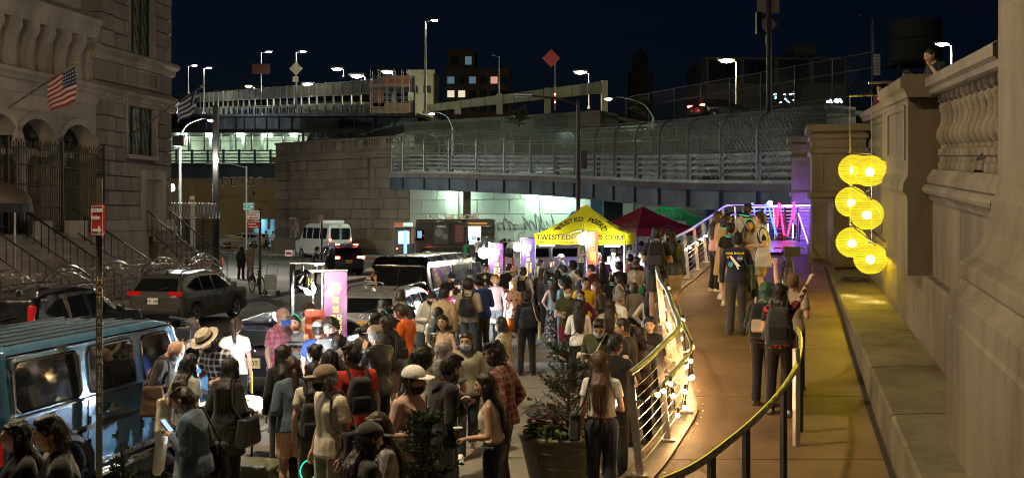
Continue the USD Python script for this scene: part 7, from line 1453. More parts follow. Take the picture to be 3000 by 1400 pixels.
# --- on the ramp
w=P(1925,713,1.74,8,'short',K,('tee','black'),('shorts','charcoal'),'man in black leaning on the ramp railing',d=18.4,ramp=True,arms=('cross','cross'),lean=4,skin='tan');backpack(w,'big black hiking backpack on the man leaning on the railing','black',trim='charcoal',sz=(.32,.2,.52),strapcol='lgrey')
P(1968,712,1.66,-18,'long',K,('jacket','denim'),('shorts','khaki'),'woman in dark denim jacket and khaki shorts beside the man on the railing',d=18.7,ramp=True,shoes='cream',tk=.98,yaw=-40)
P(2096,646,1.72,70,'long',BR,('tee','blush'),('trousers','black'),'woman in pale pink tee with white shoes at the left of the ramp group',d=21.6,ramp=True,shoes='white',skin='light')
P(2118,643,1.74,84,'bob',K2,('dress','mustard'),(None,'black'),'woman in mustard dress and glasses on the ramp',d=20.7,ramp=True,glasses=True,shoes='white',band='neck',skin='light',arms=('down','cross'))
P(2137,674,1.64,30,'short',K,('tee','black'),('skirt','tan'),'short haired person in black top and tan skirt on the ramp',d=20.0,ramp=True,sex='f',band='neck',shoes='white')
w=P(2157,702,1.76,14,'short',K,('long','navy'),('trousers','charcoal'),'man in black sweater with printed space shuttle on the back',d=17.4,ramp=True,arms=('down','reach'),tk=1.05)
# print on his back
bf=lambda v:np.array([w.up(p)for p in np.stack([v[:,0],-.142-.0*v[:,0]-.02*(1-(v[:,0]/.16)**2)-v[:,2],1.26+v[:,1]],1)])
def pr(nm,m,mt):v,f=m.mesh()if isinstance(m,MB)else(m.vertices,m.faces);return obj(nm,(bf(np.array(v)),f),mt,w.t)
pr('back_lettering',MB().text('SOB ROCK',.036,lambda v:v*[1.25,1,1]+[0,.098,.004]),plain('print_yellow',(.75,.55,.02),.6))
pr('shuttle_print',MB().prism(Polygon([(-.09,.075),(-.05,.07),(.06,-.06),(.10,-.10),(.055,-.105),(.075,-.15),(.05,-.15),(.02,-.09),(-.06,.02)]),.006),plain('print_white',(.72,.72,.7),.6));pr('planet_print',MB().prism(Polygon([(-.07+.045*math.cos(a),-.07+.045*math.sin(a))for a in np.linspace(0,6.2,16)]),.006),plain('print_blue',(.05,.28,.35),.6))
pr('orange_planet_print',MB().prism(Polygon([(-.115+.02*math.cos(a),.05+.02*math.sin(a))for a in np.linspace(0,6.2,12)]),.006),plain('print_orange',(.7,.22,.02),.6));pr('badge_print',MB().prism(Polygon([(.085+.05*math.cos(a),.035+.05*math.sin(a))for a in np.linspace(0,6.2,18)]),.006),plain('print_badge',(.06,.12,.25),.6));pr('badge_lettering',MB().text('KIDS',.024,lambda v:v*[1.1,1,1]+[.085,.02,.008]),plain('print_white',(.72,.72,.7),.6))
shoulder_bag(w,'dark green cloth bag hanging from the man in printed sweater','dgreen',1,.98,(.06,.26,.40))
P(2186,625,1.82,30,'short',K,('tee','lgrey'),('trousers','charcoal'),'tall man in pale tee at the back of the ramp group',d=22.3,ramp=True,tk=1.05)
P(2188,650,1.70,-70,'lowbun',K,('long','charcoal'),('trousers','black'),'dark haired woman with green glow headband on the ramp, turned left',d=21.6,ramp=True,band='head')
P(2196,676,1.66,178,'long',K2,('tee','taupe'),('trousers','black'),'woman facing the viewer with green glow headband on the ramp',d=20.6,ramp=True,band='hair',skin='tan')
w=P(2230,626,1.86,-78,'quiff',K2,('loose',('stripe','cream','charcoal')),('shorts','tan'),'tall man in black and cream striped shirt and tan shorts on the ramp',d=20.0,ramp=True,skin='light',arms=('hold','down'),tk=1.05,pitch=-2);shoulder_bag(w,'cream cotton tote held by the tall man in striped shirt','cream',-1,.90,(.05,.30,.36))
w=P(2236,834,1.62,18,'wavy',(.02,.075,.045),('jacket','black'),('leggings','black'),'woman with green dyed hair and black leggings on the ramp',d=13.2,ramp=True,skin='light',lean=10,roll=12,arms=('hold','hold'));backpack(w,'black backpack with beige piping on the green haired woman','black',trim='beige',sz=(.32,.18,.50),z=1.16)
w=P(2284,836,1.66,22,'wavy',K2,('tee',('floral','black','red')),('leggings','black'),'tattooed woman in red floral shirt raising her arm on the ramp',d=12.75,ramp=True,skin='light',arms=('hold',((.10,.17,.13),(.21,.24,.38),'grip')),shoes='lgrey',lean=6);backpack(w,'dark backpack on the tattooed woman in floral shirt','charcoal',sz=(.34,.19,.50),z=1.16)
b=MB();sh,el,wr,_h=w.A[1]
for k in range(5):b.sphere(el+(wr-el)*(.1+.15*k)+Vv(.0,-.030 if k%2 else-.034,.012*(-1)**k),.022,1,(1,.35,1))
obj('tattoo',b,plain('tattoo_ink',(.05,.06,.05),.6),w.t)
q=w.world(in_hand(w,1,.17));t=thing('foil_card','shiny diamond shaped foil card held up by the tattooed woman','card',q,20)
obj('foil',MB().prism(Polygon([(0,-.04),(.11,.10),(.0,.33),(-.10,.12)]),.006,0,plane_frame((-.03,0,0),(.8,.6,0),(-.25,0,1))),_mat('foil',{'g':('geometry',{}),'n':('noise_texture',{'scale':9.0,'detail':2}),'r':('rgb_ramp',{'ramp':[(0.3,(.5,.22,.03)),(0.5,(.9,.65,.2)),(0.7,(.5,.75,.9))]}),'p':('principled_bsdf',{'metallic':1.0,'roughness':0.15})},[('g.position','n.vector'),('n.fac','r.fac'),('r.color','p.base_color')],surface='p.BSDF'),t);obj('clip',MB().sphere((0,0,-.02),.018,1),M_CHR,t)
P(2322,880,1.60,30,'short',LB,('tee','beige'),('trousers','black'),'fair haired person reaching up behind the tattooed woman',d=13.9,ramp=True,skin='light',arms=('raise','hold'))
# --- looking over the wall above
P(2690,164,1.78,-110,'crop',K,('tee','black'),('trousers','black'),'man resting his chin on his hand above the balustrade',xy=(7.80,18.3),base=4.46,arms=('face','cross'),lean=16,skin='asian')
P(2640,196,1.66,-100,'long',K,('jacket','red'),('trousers','black'),'person in red jacket bending over the balustrade coping',xy=(8.10,19.7),base=4.53,lean=30,pitch=36,arms=('hold','hold'))
P(2526,306,1.64,-120,'bob',K,('jacket','maroon'),('trousers','black'),'small dark haired person at the end of the balustrade',xy=(9.45,25.6),base=4.87,lean=14,arms=('cross','cross'))
GLYPHS={'mian':[[[(49,82),(49,87),(95,87),(95,82),(77,81),(74,68),(93,67),(93,5),(88,5),(87,9),(56,8),(55,5),(51,5),(51,67),(67,68),(70,81)],[(81,15),(87,15),(87,61),(81,61)],[(69,15),(75,15),(75,26),(69,26)],[(69,51),(75,51),(75,61),(69,61)],[(75,33),(75,44),(69,44),(69,33)],[(56,15),(62,15),(63,16),(64,60),(62,61),(56,60)]],[[(7,9),(24,19),(24,21),(19,26),(22,29),(30,25),(36,35),(36,37),(25,37),(12,24),(8,28),(17,38),(23,47),(27,49),(26,57),(11,46),(8,49),(8,50),(21,60),(18,66),(12,60),(9,61),(15,73),(17,78),(20,77),(20,71),(25,65),(27,66),(26,80),(9,81),(9,85),(26,87),(27,93),(31,93),(33,87),(46,86),(46,81),(33,80),(33,68),(35,69),(39,78),(43,77),(42,71),(48,64),(45,61),(39,66),(34,62),(47,52),(47,51),(44,47),(33,56),(32,48),(30,47),(28,44),(28,43),(42,42),(45,40),(39,27),(35,21),(41,12),(37,9),(29,15),(13,5),(10,5)]]],'su':[[[(8,9),(47,10),(47,21),(18,22),(18,27),(47,28),(48,33),(53,34),(50,38),(53,42),(58,55),(60,85),(91,85),(90,37),(86,34),(76,34),(74,39),(83,40),(84,50),(64,50),(60,41),(55,33),(56,28),(85,27),(85,22),(56,21),(56,10),(95,9),(95,4),(8,4)],[(66,57),(84,57),(84,65),(66,65)],[(66,72),(84,72),(84,79),(66,79)]],[[(9,71),(9,76),(21,77),(16,86),(19,88),(23,86),(27,79),(27,77),(35,77),(42,88),(47,87),(43,77),(54,76),(54,71),(35,70),(35,55),(45,55),(46,66),(50,66),(51,46),(46,46),(45,48),(33,48),(24,37),(15,32),(11,36),(21,43),(25,48),(12,49),(12,66),(17,66),(18,55),(27,55),(28,70)]]],'cao':[[[(9,21),(9,26),(47,27),(47,35),(21,36),(21,70),(83,70),(83,36),(55,35),(55,27),(94,26),(93,20),(55,19),(54,5),(48,5),(47,19)],[(27,42),(75,42),(75,50),(27,50)],[(27,57),(28,56),(75,56),(75,64),(27,64)]],[[(10,80),(10,86),(31,87),(32,93),(38,93),(39,87),(64,87),(65,93),(71,94),(72,87),(93,86),(93,80),(72,79),(71,73),(65,73),(64,79),(39,79),(38,73),(32,73),(31,79)]]],'bian':[[[(8,40),(12,44),(21,57),(9,57),(8,62),(15,73),(23,91),(26,91),(29,88),(17,64),(26,65),(33,77),(38,74),(38,73),(19,43),(31,44),(30,53),(34,54),(39,35),(34,33),(33,39),(10,35)]],[[(33,33),(38,17),(39,17),(42,32),(44,81),(65,82),(63,91),(66,93),(68,92),(73,82),(90,81),(90,59),(50,58),(50,50),(94,49),(95,10),(92,5),(85,4),(84,6),(84,8),(88,9),(88,24),(81,23),(80,8),(76,8),(75,23),(68,23),(67,7),(63,8),(62,23),(55,23),(54,4),(49,5),(48,23),(47,23),(43,8),(41,6),(37,9),(38,15),(33,15),(30,31)],[(81,44),(81,30),(88,30),(88,44)],[(50,65),(84,65),(84,75),(50,75)],[(68,44),(68,30),(75,30),(75,44)],[(55,30),(62,30),(62,44),(55,44)]],[[(23,9),(21,29),(25,29),(28,19),(26,9)]],[[(8,7),(12,29),(15,29),(17,27),(12,5)]]],'jian':[[[(10,78),(10,83),(30,84),(27,92),(31,93),(33,93),(39,84),(63,84),(70,94),(76,91),(72,84),(93,83),(93,78)]],[[(9,9),(34,17),(42,26),(42,28),(12,28),(12,33),(87,33),(83,9),(77,5),(61,5),(59,10),(75,11),(79,20),(79,27),(50,27),(46,19),(39,12),(31,8),(12,4)]],[[(70,42),(79,44),(80,73),(85,73),(85,41),(81,38),(72,38)]],[[(61,47),(61,71),(66,71),(66,47)]],[[(17,72),(49,72),(49,41),(47,39),(38,38),(36,42),(43,43),(43,47),(23,48),(22,38),(17,38)],[(23,57),(24,52),(43,52),(43,57)],[(23,68),(24,62),(43,62),(43,67)]]],'zhi':[[[(45,9),(48,14),(48,84),(88,92),(92,87),(78,83),(78,57),(94,56),(94,50),(79,49),(79,40),(82,23),(87,13),(89,13),(90,15),(92,27),(96,24),(96,17),(93,8),(86,6),(80,11),(74,29),(71,50),(55,49),(55,16),(70,19),(71,14),(48,5)],[(55,57),(70,57),(70,81),(55,79)]],[[(8,42),(23,60),(9,59),(8,65),(10,67),(19,80),(26,93),(32,92),(32,90),(18,67),(28,67),(36,79),(42,76),(21,46),(34,47),(35,49),(33,56),(38,57),(44,39),(39,37),(37,41),(35,41),(10,37)]],[[(34,33),(39,34),(44,18),(39,16)]],[[(26,11),(23,31),(28,32),(29,30),(30,11)]],[[(8,9),(12,31),(16,31),(17,25),(13,8)]]],'tang':[[[(33,8),(38,21),(41,35),(43,82),(66,83),(62,91),(67,94),(69,92),(75,83),(94,82),(94,77),(73,76),(74,69),(90,68),(91,57),(95,56),(95,51),(91,50),(90,40),(74,39),(74,32),(91,30),(91,5),(85,5),(84,8),(59,7),(58,5),(53,5),(53,31),(68,32),(66,39),(53,40),(53,44),(67,45),(67,51),(49,51),(47,32),(43,16),(37,5)],[(59,14),(84,14),(84,25),(59,25)],[(74,45),(84,45),(84,51),(74,51)],[(74,57),(84,57),(84,63),(74,63)],[(54,64),(54,68),(66,69),(68,76),(49,76),(49,57),(67,57),(67,63)]],[[(29,66),(34,87),(38,86),(39,83),(33,66)]],[[(7,23),(19,50),(18,52),(8,53),(8,59),(20,60),(21,92),(26,92),(27,60),(39,59),(38,53),(27,52),(28,47),(38,34),(33,29),(28,37),(27,37),(26,4),(21,4),(20,36),(19,36),(10,18)]],[[(12,67),(9,85),(13,85),(17,70),(17,66),(15,65),(13,65)]]],'shui':[[[(34,11),(47,12),(48,92),(55,92),(56,69),(63,55),(72,63),(82,74),(88,70),(68,49),(68,47),(83,30),(96,21),(96,20),(92,15),(90,15),(80,22),(68,35),(56,53),(54,8),(46,4),(37,4)]],[[(8,19),(24,37),(33,58),(33,61),(11,62),(11,68),(42,67),(37,47),(27,28),(14,14)]]]}

# ================================================================ tents
def fabric(name,col,tr=0.35):
 return _mat(name,{'t':('texture_coordinate',{}),'n':('noise_texture',{'scale':2.5,'detail':4}),'v':('map_range',{'from_min':0.3,'from_max':0.7,'to_min':0.85,'to_max':1.05}),'c':('color',{'value':col}),'x':('mix',{'mix_type':'multiply','fac':1.0}),'b':('bump',{'strength':0.4,'distance':0.03}),
                       'p':('principled_bsdf',{'roughness':0.6}),'tr':('translucent_bsdf',{}),'m':('mix_closure',{'fac':tr})},[('t.object','n.vector'),('n.fac','v.value'),('v.result','x.color2'),('c.color','x.color1'),('x.color','p.base_color'),('x.color','tr.color'),('n.fac','b.height'),('b.normal','p.normal'),('p.BSDF','m.closure1'),('tr.BSDF','m.closure2')],surface='m.closure')
def tent(label,x,y,rz,half,zv,zb,zp,mat,base):
 t=thing('market_tent',label,'tent',(x,y,base),rz);c=[(-1,-1),(1,-1),(1,1),(-1,1)];N=8
 zf=lambda u:zv+(zp-zv)*(u**1.35 if u<1 else 1.0)  # u: 0 eave, 1 peak
 for k in range(4):
  a,b_=np.array(c[k],float)*half,np.array(c[(k+1)%4],float)*half;v,f=[],[]
  for i in range(N+1):
   u=i/N
   for j in range(N+1):
    p=(a+(b_-a)*j/N)*(1-u*.985);sag=-.05*math.sin(math.pi*j/N)*math.sin(math.pi*min(u*1.2,1));v.append((p[0],p[1],zf(u)+sag))
  for i in range(N):
   for j in range(N):q=i*(N+1)+j;f.append([q,q+1,q+N+2,q+N+1])
  obj('canopy_panel',MB().raw(v,f),mat,t,smooth=60)
  n=np.array([(b_-a)[1],-(b_-a)[0]]);n/=np.linalg.norm(n);v,f=[],[]
  for j in range(25):
   p=a+(b_-a)*j/24+n*(.012+.012*math.sin(j*1.9));q=a+(b_-a)*j/24+n*.006;v+=[(q[0],q[1],zv+.005),(p[0],p[1],zb+.012*math.sin(j*1.3))]
  for j in range(24):f.append([2*j,2*j+2,2*j+3,2*j+1])
  obj('valance',MB().raw(v,f),mat,t,smooth=60)
  obj('leg',MB().box((a[0]*.985,a[1]*.985,zv/2),(.05,.05,zv)),M_GALV,t);obj('foot',MB().box((a[0]*.985,a[1]*.985,.01),(.13,.13,.02)),M_GALV,t)
  obj('truss_bar',MB().bar((a[0]*.97,a[1]*.97,zb-.02),((a+b_)[0]*.485,(a+b_)[1]*.485,zv+.12),.025).bar((b_[0]*.97,b_[1]*.97,zb-.02),((a+b_)[0]*.485,(a+b_)[1]*.485,zv+.12),.025),M_GALV,t)
 obj('centre_pole',MB().tube([(0,0,zp-1.1),(0,0,zp-.03)],.025,6),M_GALV,t)
 return t
T1=(2.62,35.6);tb=zg(2.6,35.6)
t1=tent('bright yellow market tent with black printed lettering',*T1,-13,1.55,2.52-tb,2.16-tb,3.52-tb,fabric('tent_yellow',(.66,.58,.015),.45),tb)
INK=plain('print_ink',(.012,.012,.014),.6)
vf=lambda half,z:plane_frame((0,-half-.035,z),(1,0,0),(0,0,1))
obj('valance_lettering',MB().text('TWISTEDPOTATO.COM',.155,lambda v:vf(1.55,2.335-tb)(v*[1.22,1,1]),.006),INK,t1)
obj('small_lettering',MB().text('FOLLOW US ON SOCIAL MEDIA:  FB.COM/  @TWISTED.POTATO',.05,lambda v:vf(1.55,2.215-tb)(v*[1.3,1,1]),.006),INK,t1)
def slope(half,zv,zp):  # points (x, s) on the front slope, s = height fraction
 def g(v):
  u=np.clip(v[:,1],0.02,.98);return np.stack([v[:,0],-half*(1-u*.985),zv+(zp-zv)*u**1.35+.03+v[:,2]],1)
 return g
def arc_text(txt,cx,cs,rx,rs,a0,a1,h):
 b=MB();sl=slope(1.55,2.52-tb,3.52-tb)
 for k,ch_ in enumerate(txt):
  if ch_==' ':continue
  a=math.radians(a0+(a1-a0)*k/(len(txt)-1));m=meshkit.text_mesh(ch_,h,.01,True);v=np.array(m.vertices);v[:,0]-=v[:,0].max()/2;th=a-math.pi/2;c,s_=math.cos(th),math.sin(th)
  x=v[:,0]*c-v[:,1]*s_;y=v[:,0]*s_+v[:,1]*c;b.raw(sl(np.stack([cx+rx*math.cos(a)+x,cs+(rs*math.sin(a)+y)*.62,v[:,2]],1)),m.faces)
 return b
tag(obj('arched_lettering',arc_text('TWISTED POTATO',0.0,.12,.72,.62,168,12,.20),INK,t1),kind='stuff')
sd=lambda v:rot(slope(1.55,2.52-tb,3.52-tb)(v),90)
obj('side_lettering',MB().text('TWISTED',.2,lambda v:sd(v*[1,.6,1]+[0,.38,0])).text('POTATO',.2,lambda v:sd(v*[1,.6,1]+[0,.14,0])),INK,t1)
for x in(-1.15,1.1):obj('strip_light',MB().box((x,-1.32,2.12-tb),(.5,.05,.04)),emit('tent_strip',(1,.95,.75),26),t1)
t2=tent('dark red market tent behind the yellow one',5.45,42.0,32,1.65,2.62-.38,2.32-.38,3.5-.38,fabric('tent_red',(.32,.018,.03),.25),.38)
t3=tent('green market tent with white printed words at the back',7.85,50.0,-16,1.5,2.95-.38,2.62-.38,3.85-.38,fabric('tent_green',(.015,.34,.10),.3),.38)
sl3=slope(1.5,2.57,3.47);obj('slope_lettering',MB().text('MADE',.30,lambda v:sl3(v*[1,.75,1]+[.1,.36,0])).text('READY',.30,lambda v:sl3(v*[1,.75,1]+[.12,.10,0])),M_SIGNW,t3)
obj('valance_lettering',MB().text('Citizens',.24,lambda v:vf(1.5,2.31)(v+[.35,0,0]),.006),M_SIGNW,t3);b=MB()
for k in range(8):a=k*math.pi/4;b.bar((-.62+.05*math.cos(a),-1.54,2.40+.05*math.sin(a)),(-.62+.13*math.cos(a),-1.54,2.40+.13*math.sin(a)),.05,.01,(0,1,0))
obj('sun_emblem',b,M_SIGNW,t3)
obj('strip_light',MB().box((0,0,2.2),(.6,.05,.04)),emit('tent_strip_dim',(1,.95,.8),30),t3)

# ================================================================ banners, lamps, stalls
GOLD=plain('banner_gold',(.50,.34,.06),.6);YELL=plain('banner_yellow',(.62,.52,.08),.6)
def glyph(b,key,size,frame):
 for pl in GLYPHS[key]:b.prism(Polygon(pl[0],pl[1:]),.004/size*96,0,lambda v:frame(np.stack([(v[:,0]-50)*size/96,v[:,1]*size/96,v[:,2]*size/96],1)))
 return b
def banner(label,pxl,pxr,pyt,d,col,chars,w1,w2,hgt=2.0,rz=0):
 a,c=at(pxl,pyt,d),at(pxr,pyt,d);wd=c[0]-a[0];z0=zg((a[0]+c[0])/2,d);top=a[2]-z0
 t=thing('market_banner',label,'banner',((a[0]+c[0])/2,d,z0),rz);y=-.03;v,f=[],[]
 for i in range(21):
  for j in range(7):v.append((-wd/2+wd*j/6,y+.012*math.sin(i*.7+j*.8),top-.02-(min(hgt,top-.15))*i/20))
 for i in range(20):
  for j in range(6):q=i*7+j;f.append([q,q+7,q+8,q+1])
 obj('cloth',MB().raw(v,f),fabric('banner_'+_hex(col),[q*.6 for q in col],.1),t,smooth=60)
 obj('pole',MB().tube([(-wd/2-.04,0,0),(-wd/2-.04,0,top+.03)],.022,8),M_STEEL,t);obj('top_bar',MB().tube([(-wd/2-.06,0,top),(wd/2,0,top)],.018,6),M_STEEL,t);obj('base',MB().box((-wd/2-.04,0,.015),(.4,.4,.03)),M_DARK,t)
 fr=lambda x,z:plane_frame((x,y-.022,z),(1,0,0),(0,0,1));s=wd/.42
 b=MB();b.text('NIGHT',.042*s,fr(0,top-.30*s),.003).text('MARKET',.042*s,fr(0,top-.36*s),.003);b.box((0,y-.022,top-.40*s),(.16*s,.004,.02*s)).box((0,y-.022,top-.225*s),(.14*s,.004,.012*s));obj('heading',b,GOLD,t)
 for k,g_ in enumerate(chars):obj('character',glyph(MB(),g_,.135*s,fr(0,top-(.60+.17*k)*s)),GOLD,t)
 def vert(o,x):return plane_frame((x,y-.022,o),(0,0,-1),(1,0,0))
 zz=top-.80*s
 obj('word',MB().text(w1,.075*s,vert(zz,.035*s),.003,center=False),YELL,t);obj('word',MB().text(w2,.075*s,vert(zz,-.085*s),.003,center=False),YELL,t)
 return t,top,wd
VIO,RD_=(.10,.035,.16),(.42,.07,.035)
B1=banner('purple banner with gold lettering at the nearest stall',951,1018,792,18.4,(.13,.035,.13),('mian','su'),'DOUGH','FIGURINES')
B2=banner('purple banner left of the third one, at the woven crafts stall',1436,1474,711,30.6,VIO,('cao','bian'),'PALM','BRAIDING')
B3=banner('purple banner for paper cutting before the silver van',1529,1567,697,32.2,(.06,.03,.2),('jian','zhi'),'PAPER','CUTTING')
B4=banner('red orange banner in front of the yellow tent',1721,1752,678,33.2,RD_,('tang','shui'),'DESSERT','SOUPS',2.3)
B5=banner('small blue violet banner inside the yellow tent',1801,1828,716,37.5,(.07,.05,.22),('tang',),'STALL','MENU',1.3)
def bulb_lamp(label,px,py,d,r,s,col=(1,.95,.84),dish=True,pole=None):
 p=at(px,py,d);t=thing('work_lamp',label,'lamp',p);obj('bulb',MB().sphere((0,0,0),r,3),emit('bulb_%s_%d'%(_hex(col),s),col,s),t,smooth=True)
 z0=zg(p[0],d)-p[2]
 if dish:v,f=MB().lathe([(.05,.0),(.08,.05),(.17,.14),(.165,.145),(.07,.06),(.04,.01)],n=20).mesh();RM=RX(160)@RY(-25);obj('reflector',MB().raw(v@RM.T+np.array([0,.0,.12]),f),M_CHR,t,smooth=40)
 obj('socket',MB().tube([(0,0,r*.8),(0,.02,r+.12)],.03,8),M_TRIM,t);obj('clamp_arm',MB().tube([(0,.02,r+.1),(.05,.05,r+.3),(.12,.05,r+.32)],.012,6),M_TRIM,t)
 return t
bulb_lamp('glaring clamp lamp at the nearest stall left of the purple banner',908,848,17.6,.10,260)
bulb_lamp('glaring round bulb on the second banner pole',1417,741,30.3,.17,60,dish=False)
bulb_lamp('glaring bulb on the pole left of paper cutting banner',1517,724,31.8,.13,60,dish=False)
bulb_lamp('glaring bulb in front of the yellow tent lettering',1706,700,32.6,.17,50,dish=False)
fr=thing('pipe_stand','metal pipe frame above the nearest stall with an unlit lamp','frame',(0,0,0));d=17.7
for px in(855,917,946):a=at(px,775,d);obj('upright',MB().tube([(a[0],d,0),(a[0],d,a[2])],.024 if px!=855 else .04,8),M_STEEL if px!=855 else M_BLACK,fr)
obj('cross_bar',MB().tube([at(852,772,d),at(950,772,d)],.02,6),M_STEEL,fr);obj('cross_bar',MB().tube([at(905,794,d-.1),at(952,794,d-.1)],.018,6),M_STEEL,fr);obj('brace',MB().tube([at(932,772,d),at(925,795,d)],.014,6),M_STEEL,fr)
v,f=MB().lathe([(.03,.14),(.05,.13),(.09,.09),(.16,.0),(.155,.0),(.08,.085),(.03,.12)],n=20).mesh();a=at(888,822,d-.1);ul=thing('clamp_lamp','unlit chrome clamp lamp hanging from the stall frame','lamp',a);obj('reflector',MB().raw(v@(RY(25)@RX(15)).T,f),M_CHR,ul,smooth=40);obj('cord',MB().tube([(0,0,.13),(-.02,0,.3),(.0,0,.42)],.008,5),M_CABLE,ul);obj('clamp',MB().box((-.02,0,.22),(.05,.05,.12)),M_STEEL,ul)
def craft_table(label,x,y,rz,L,W_,top,z0):
 t=thing('folding_table',label,'table',(x,y,z0),rz);obj('table_top',MB().add(rbox((L,W_,.04),.015),(0,0,.73)),top,t,smooth=40)
 for sx in(1,-1):
  for sy in(1,-1):obj('leg',MB().tube([(sx*(L/2-.15),sy*(W_/2-.1),.71),(sx*(L/2-.08),sy*(W_/2-.06),0)],.014,6),M_DARK,t)
 return t
TX,TY,TR=-2.78,12.75,-18
craft_table('white folding table with red cloth at the nearest stall',TX,TY,TR,1.75,.75,plain('table_white',(.55,.54,.5),.4),0)
def on(x,y,z=.752):p=rot([[x,y,0]],TR)[0];return(TX+p[0],TY+p[1],z)
g_=np.stack(np.meshgrid(np.linspace(-.35,.75,26),np.linspace(-.32,.33,18),indexing='ij'),-1).reshape(-1,2);zz=.758+.10*meshkit.fbm(np.c_[g_*7,np.zeros(len(g_))],3,4)**1.5;v=np.array([on(x,y,z)for(x,y),z in zip(g_,zz)]);f=[[i*18+j,(i+1)*18+j,(i+1)*18+j+1,i*18+j+1]for i in range(25)for j in range(17)]
tag(obj('table_cloth',MB().raw(v,f),plain('red_satin',(.55,.012,.008),.35,sheen_weight=.4),smooth=True),'crumpled red cloth on the nearest stall table','cloth')
ACR=pane('acrylic',(.93,.95,.97))
for k,(x,y,z,s_,lb)in enumerate([(.05,.05,.80,(.16,.14,.20),'clear display box at the left of the red cloth'),(.30,.12,.80,(.2,.16,.16),'clear display box in the middle of the red cloth'),(.18,.22,.98,(.13,.12,.18),'clear display box stacked highest on the craft table'),(-.2,-.1,.80,(.18,.15,.13),'flat clear display box nearest the glowing bulb'),(.48,.2,.82,(.14,.14,.16),'clear display box at the right of the red cloth')]):
 t=thing('display_box',lb,'display box',on(x,y,z),TR);w_,d_,h_=s_
 for q in((0,-d_/2,h_/2,w_,.006,h_),(0,d_/2,h_/2,w_,.006,h_),(-w_/2,0,h_/2,.006,d_-.014,h_),(w_/2,0,h_/2,.006,d_-.014,h_),(0,0,h_+.004,w_,d_,.006)):obj('box_wall',MB().box(q[:3],q[3:]),ACR,t)
 obj('plinth',MB().box((0,0,.012),(w_*.8,d_*.8,.02)),M_SIGNW,t);c_=[(.5,.2,.08),(.5,.05,.05),(.55,.4,.1),(.1,.1,.12),(.3,.12,.3)][k]
 b=MB().lathe([(0,.02),(.03,.02),(.022,.06),(.028,.075),(.012,.085),(.018,.1),(.014,.118),(0,.122)],n=10);fg=thing('figurine',['small orange dough figurine in the left display box','small red dough figurine in the middle display box','small yellow dough figurine in the highest display box','small dark dough figurine in the flat display box','small violet dough figurine in the right display box'][k],'figurine',on(x,y,z+.004),TR);obj('robe',b,plain('dough_%d'%k,c_,.5),fg,smooth=50);obj('head',MB().sphere((0,0,.128),.014,1),plain('dough_face',(.6,.4,.28),.5),fg,smooth=True)
for(x,y,lb)in((-.35,.02,'glaring bare light bulb at the left end of the craft table'),(-.28,.18,'second bare light bulb behind the display boxes')):
 t=thing('table_lamp',lb,'lamp',on(x,y,.752));obj('base',MB().lathe([(.05,0),(.05,.015),(.012,.02),(.012,.16),(0,.16)],n=12),M_STEEL,t);obj('bulb',MB().sphere((0,0,.21),.05,2),emit('table_bulb',(.82,.92,1.0),340),t,smooth=True)
t=thing('paper_heap','crumpled white paper at the left end of the craft table','paper',on(-.62,.0,.752));m=trimesh.creation.icosphere(3,.11);v=m.vertices*[1.3,1,.6];v=v*(0.75+.5*meshkit.noise(v*24,3))[:,None];obj('sheet',MB().raw(v+[0,0,.05],m.faces),M_SIGNW,t)
t=thing('storage_bin','olive green plastic storage bin on the paving under the craft table','bin',(*at(745,1330,11.6)[:2],0),-15);P_BIN=worn('bin_olive',(.12,.13,.075),.5)
obj('tub',MB().hexa([(-.24,-.17,0),(.24,-.17,0),(.24,.17,0),(-.24,.17,0)],[(-.29,-.21,.3),(.29,-.21,.3),(.29,.21,.3),(-.29,.21,.3)]),P_BIN,t);obj('lid',MB().add(rbox((.64,.47,.05),.02),(0,0,.325)),P_BIN,t,smooth=40);obj('handle',MB().add(rbox((.05,.16,.05),.02),(.33,0,.28)),P_BIN,t)
t=thing('power_cable','black power cable snaking over the paving by the craft table','cable');obj('cable',MB().tube(spline([(-3.3,12.4,.5),(-3.28,12.2,.02),(-3.0,11.7,.01),(-2.5,11.9,.01),(-2.2,12.3,.01),(-1.9,12.0,.01)],8),.011,5),M_CABLE,t,smooth=True);obj('cable_leg',MB().tube(spline([(-2.45,12.1,.7),(-2.42,11.95,.35),(-2.32,11.7,.02),(-2.15,11.3,.01)],6),.018,5),M_CABLE,t,smooth=True)
t=thing('white_cable','white cable trailing on the ground beside the blue car','cable');obj('cable',MB().tube(spline([at(300,1370,12.4)*[1,1,0]+[0,0,.012],at(350,1360,12.7)*[1,1,0]+[0,0,.012],at(400,1332,13.2)*[1,1,0]+[0,0,.012],at(412,1328,13.3)*[1,1,0]+[0,0,.012],at(405,1338,13.1)*[1,1,0]+[0,0,.012]],8),.014,5),plain('cable_white',(.5,.48,.42),.5),t,smooth=True)
craft_table('table with white woven crafts at the second stall',-1.25,23.0,8,2.0,.75,plain('table_white',(.55,.54,.5),.4),0)
b=MB();q=random.Random(4)
for k in range(26):
 c=np.array([-1.25+q.uniform(-.5,.5),23.0+q.uniform(-.25,.25),.78+q.uniform(0,.28)]);r_=q.uniform(.06,.14);n_=RZ(q.uniform(0,360))@RX(q.uniform(20,90));b.tube([n_@Vv(r_*math.cos(a),r_*.8*math.sin(a),0)+c for a in np.linspace(0,6.28,12)],.008,4)
tag(obj('woven_crafts',b,plain('straw_white',(.62,.62,.55),.6)),'tangle of white woven palm crafts on the second stall table','craft',kind='stuff')
t=thing('table_lamp','cold white lamp lighting the woven crafts table','lamp',(-.72,23.1,.75));obj('base',MB().lathe([(.05,0),(.05,.015),(.012,.02),(.012,.2),(0,.2)],n=12),M_STEEL,t);obj('bulb',MB().sphere((0,0,.26),.05,2),emit('table_bulb_2',(.70,.84,1.0),520),t,smooth=True)
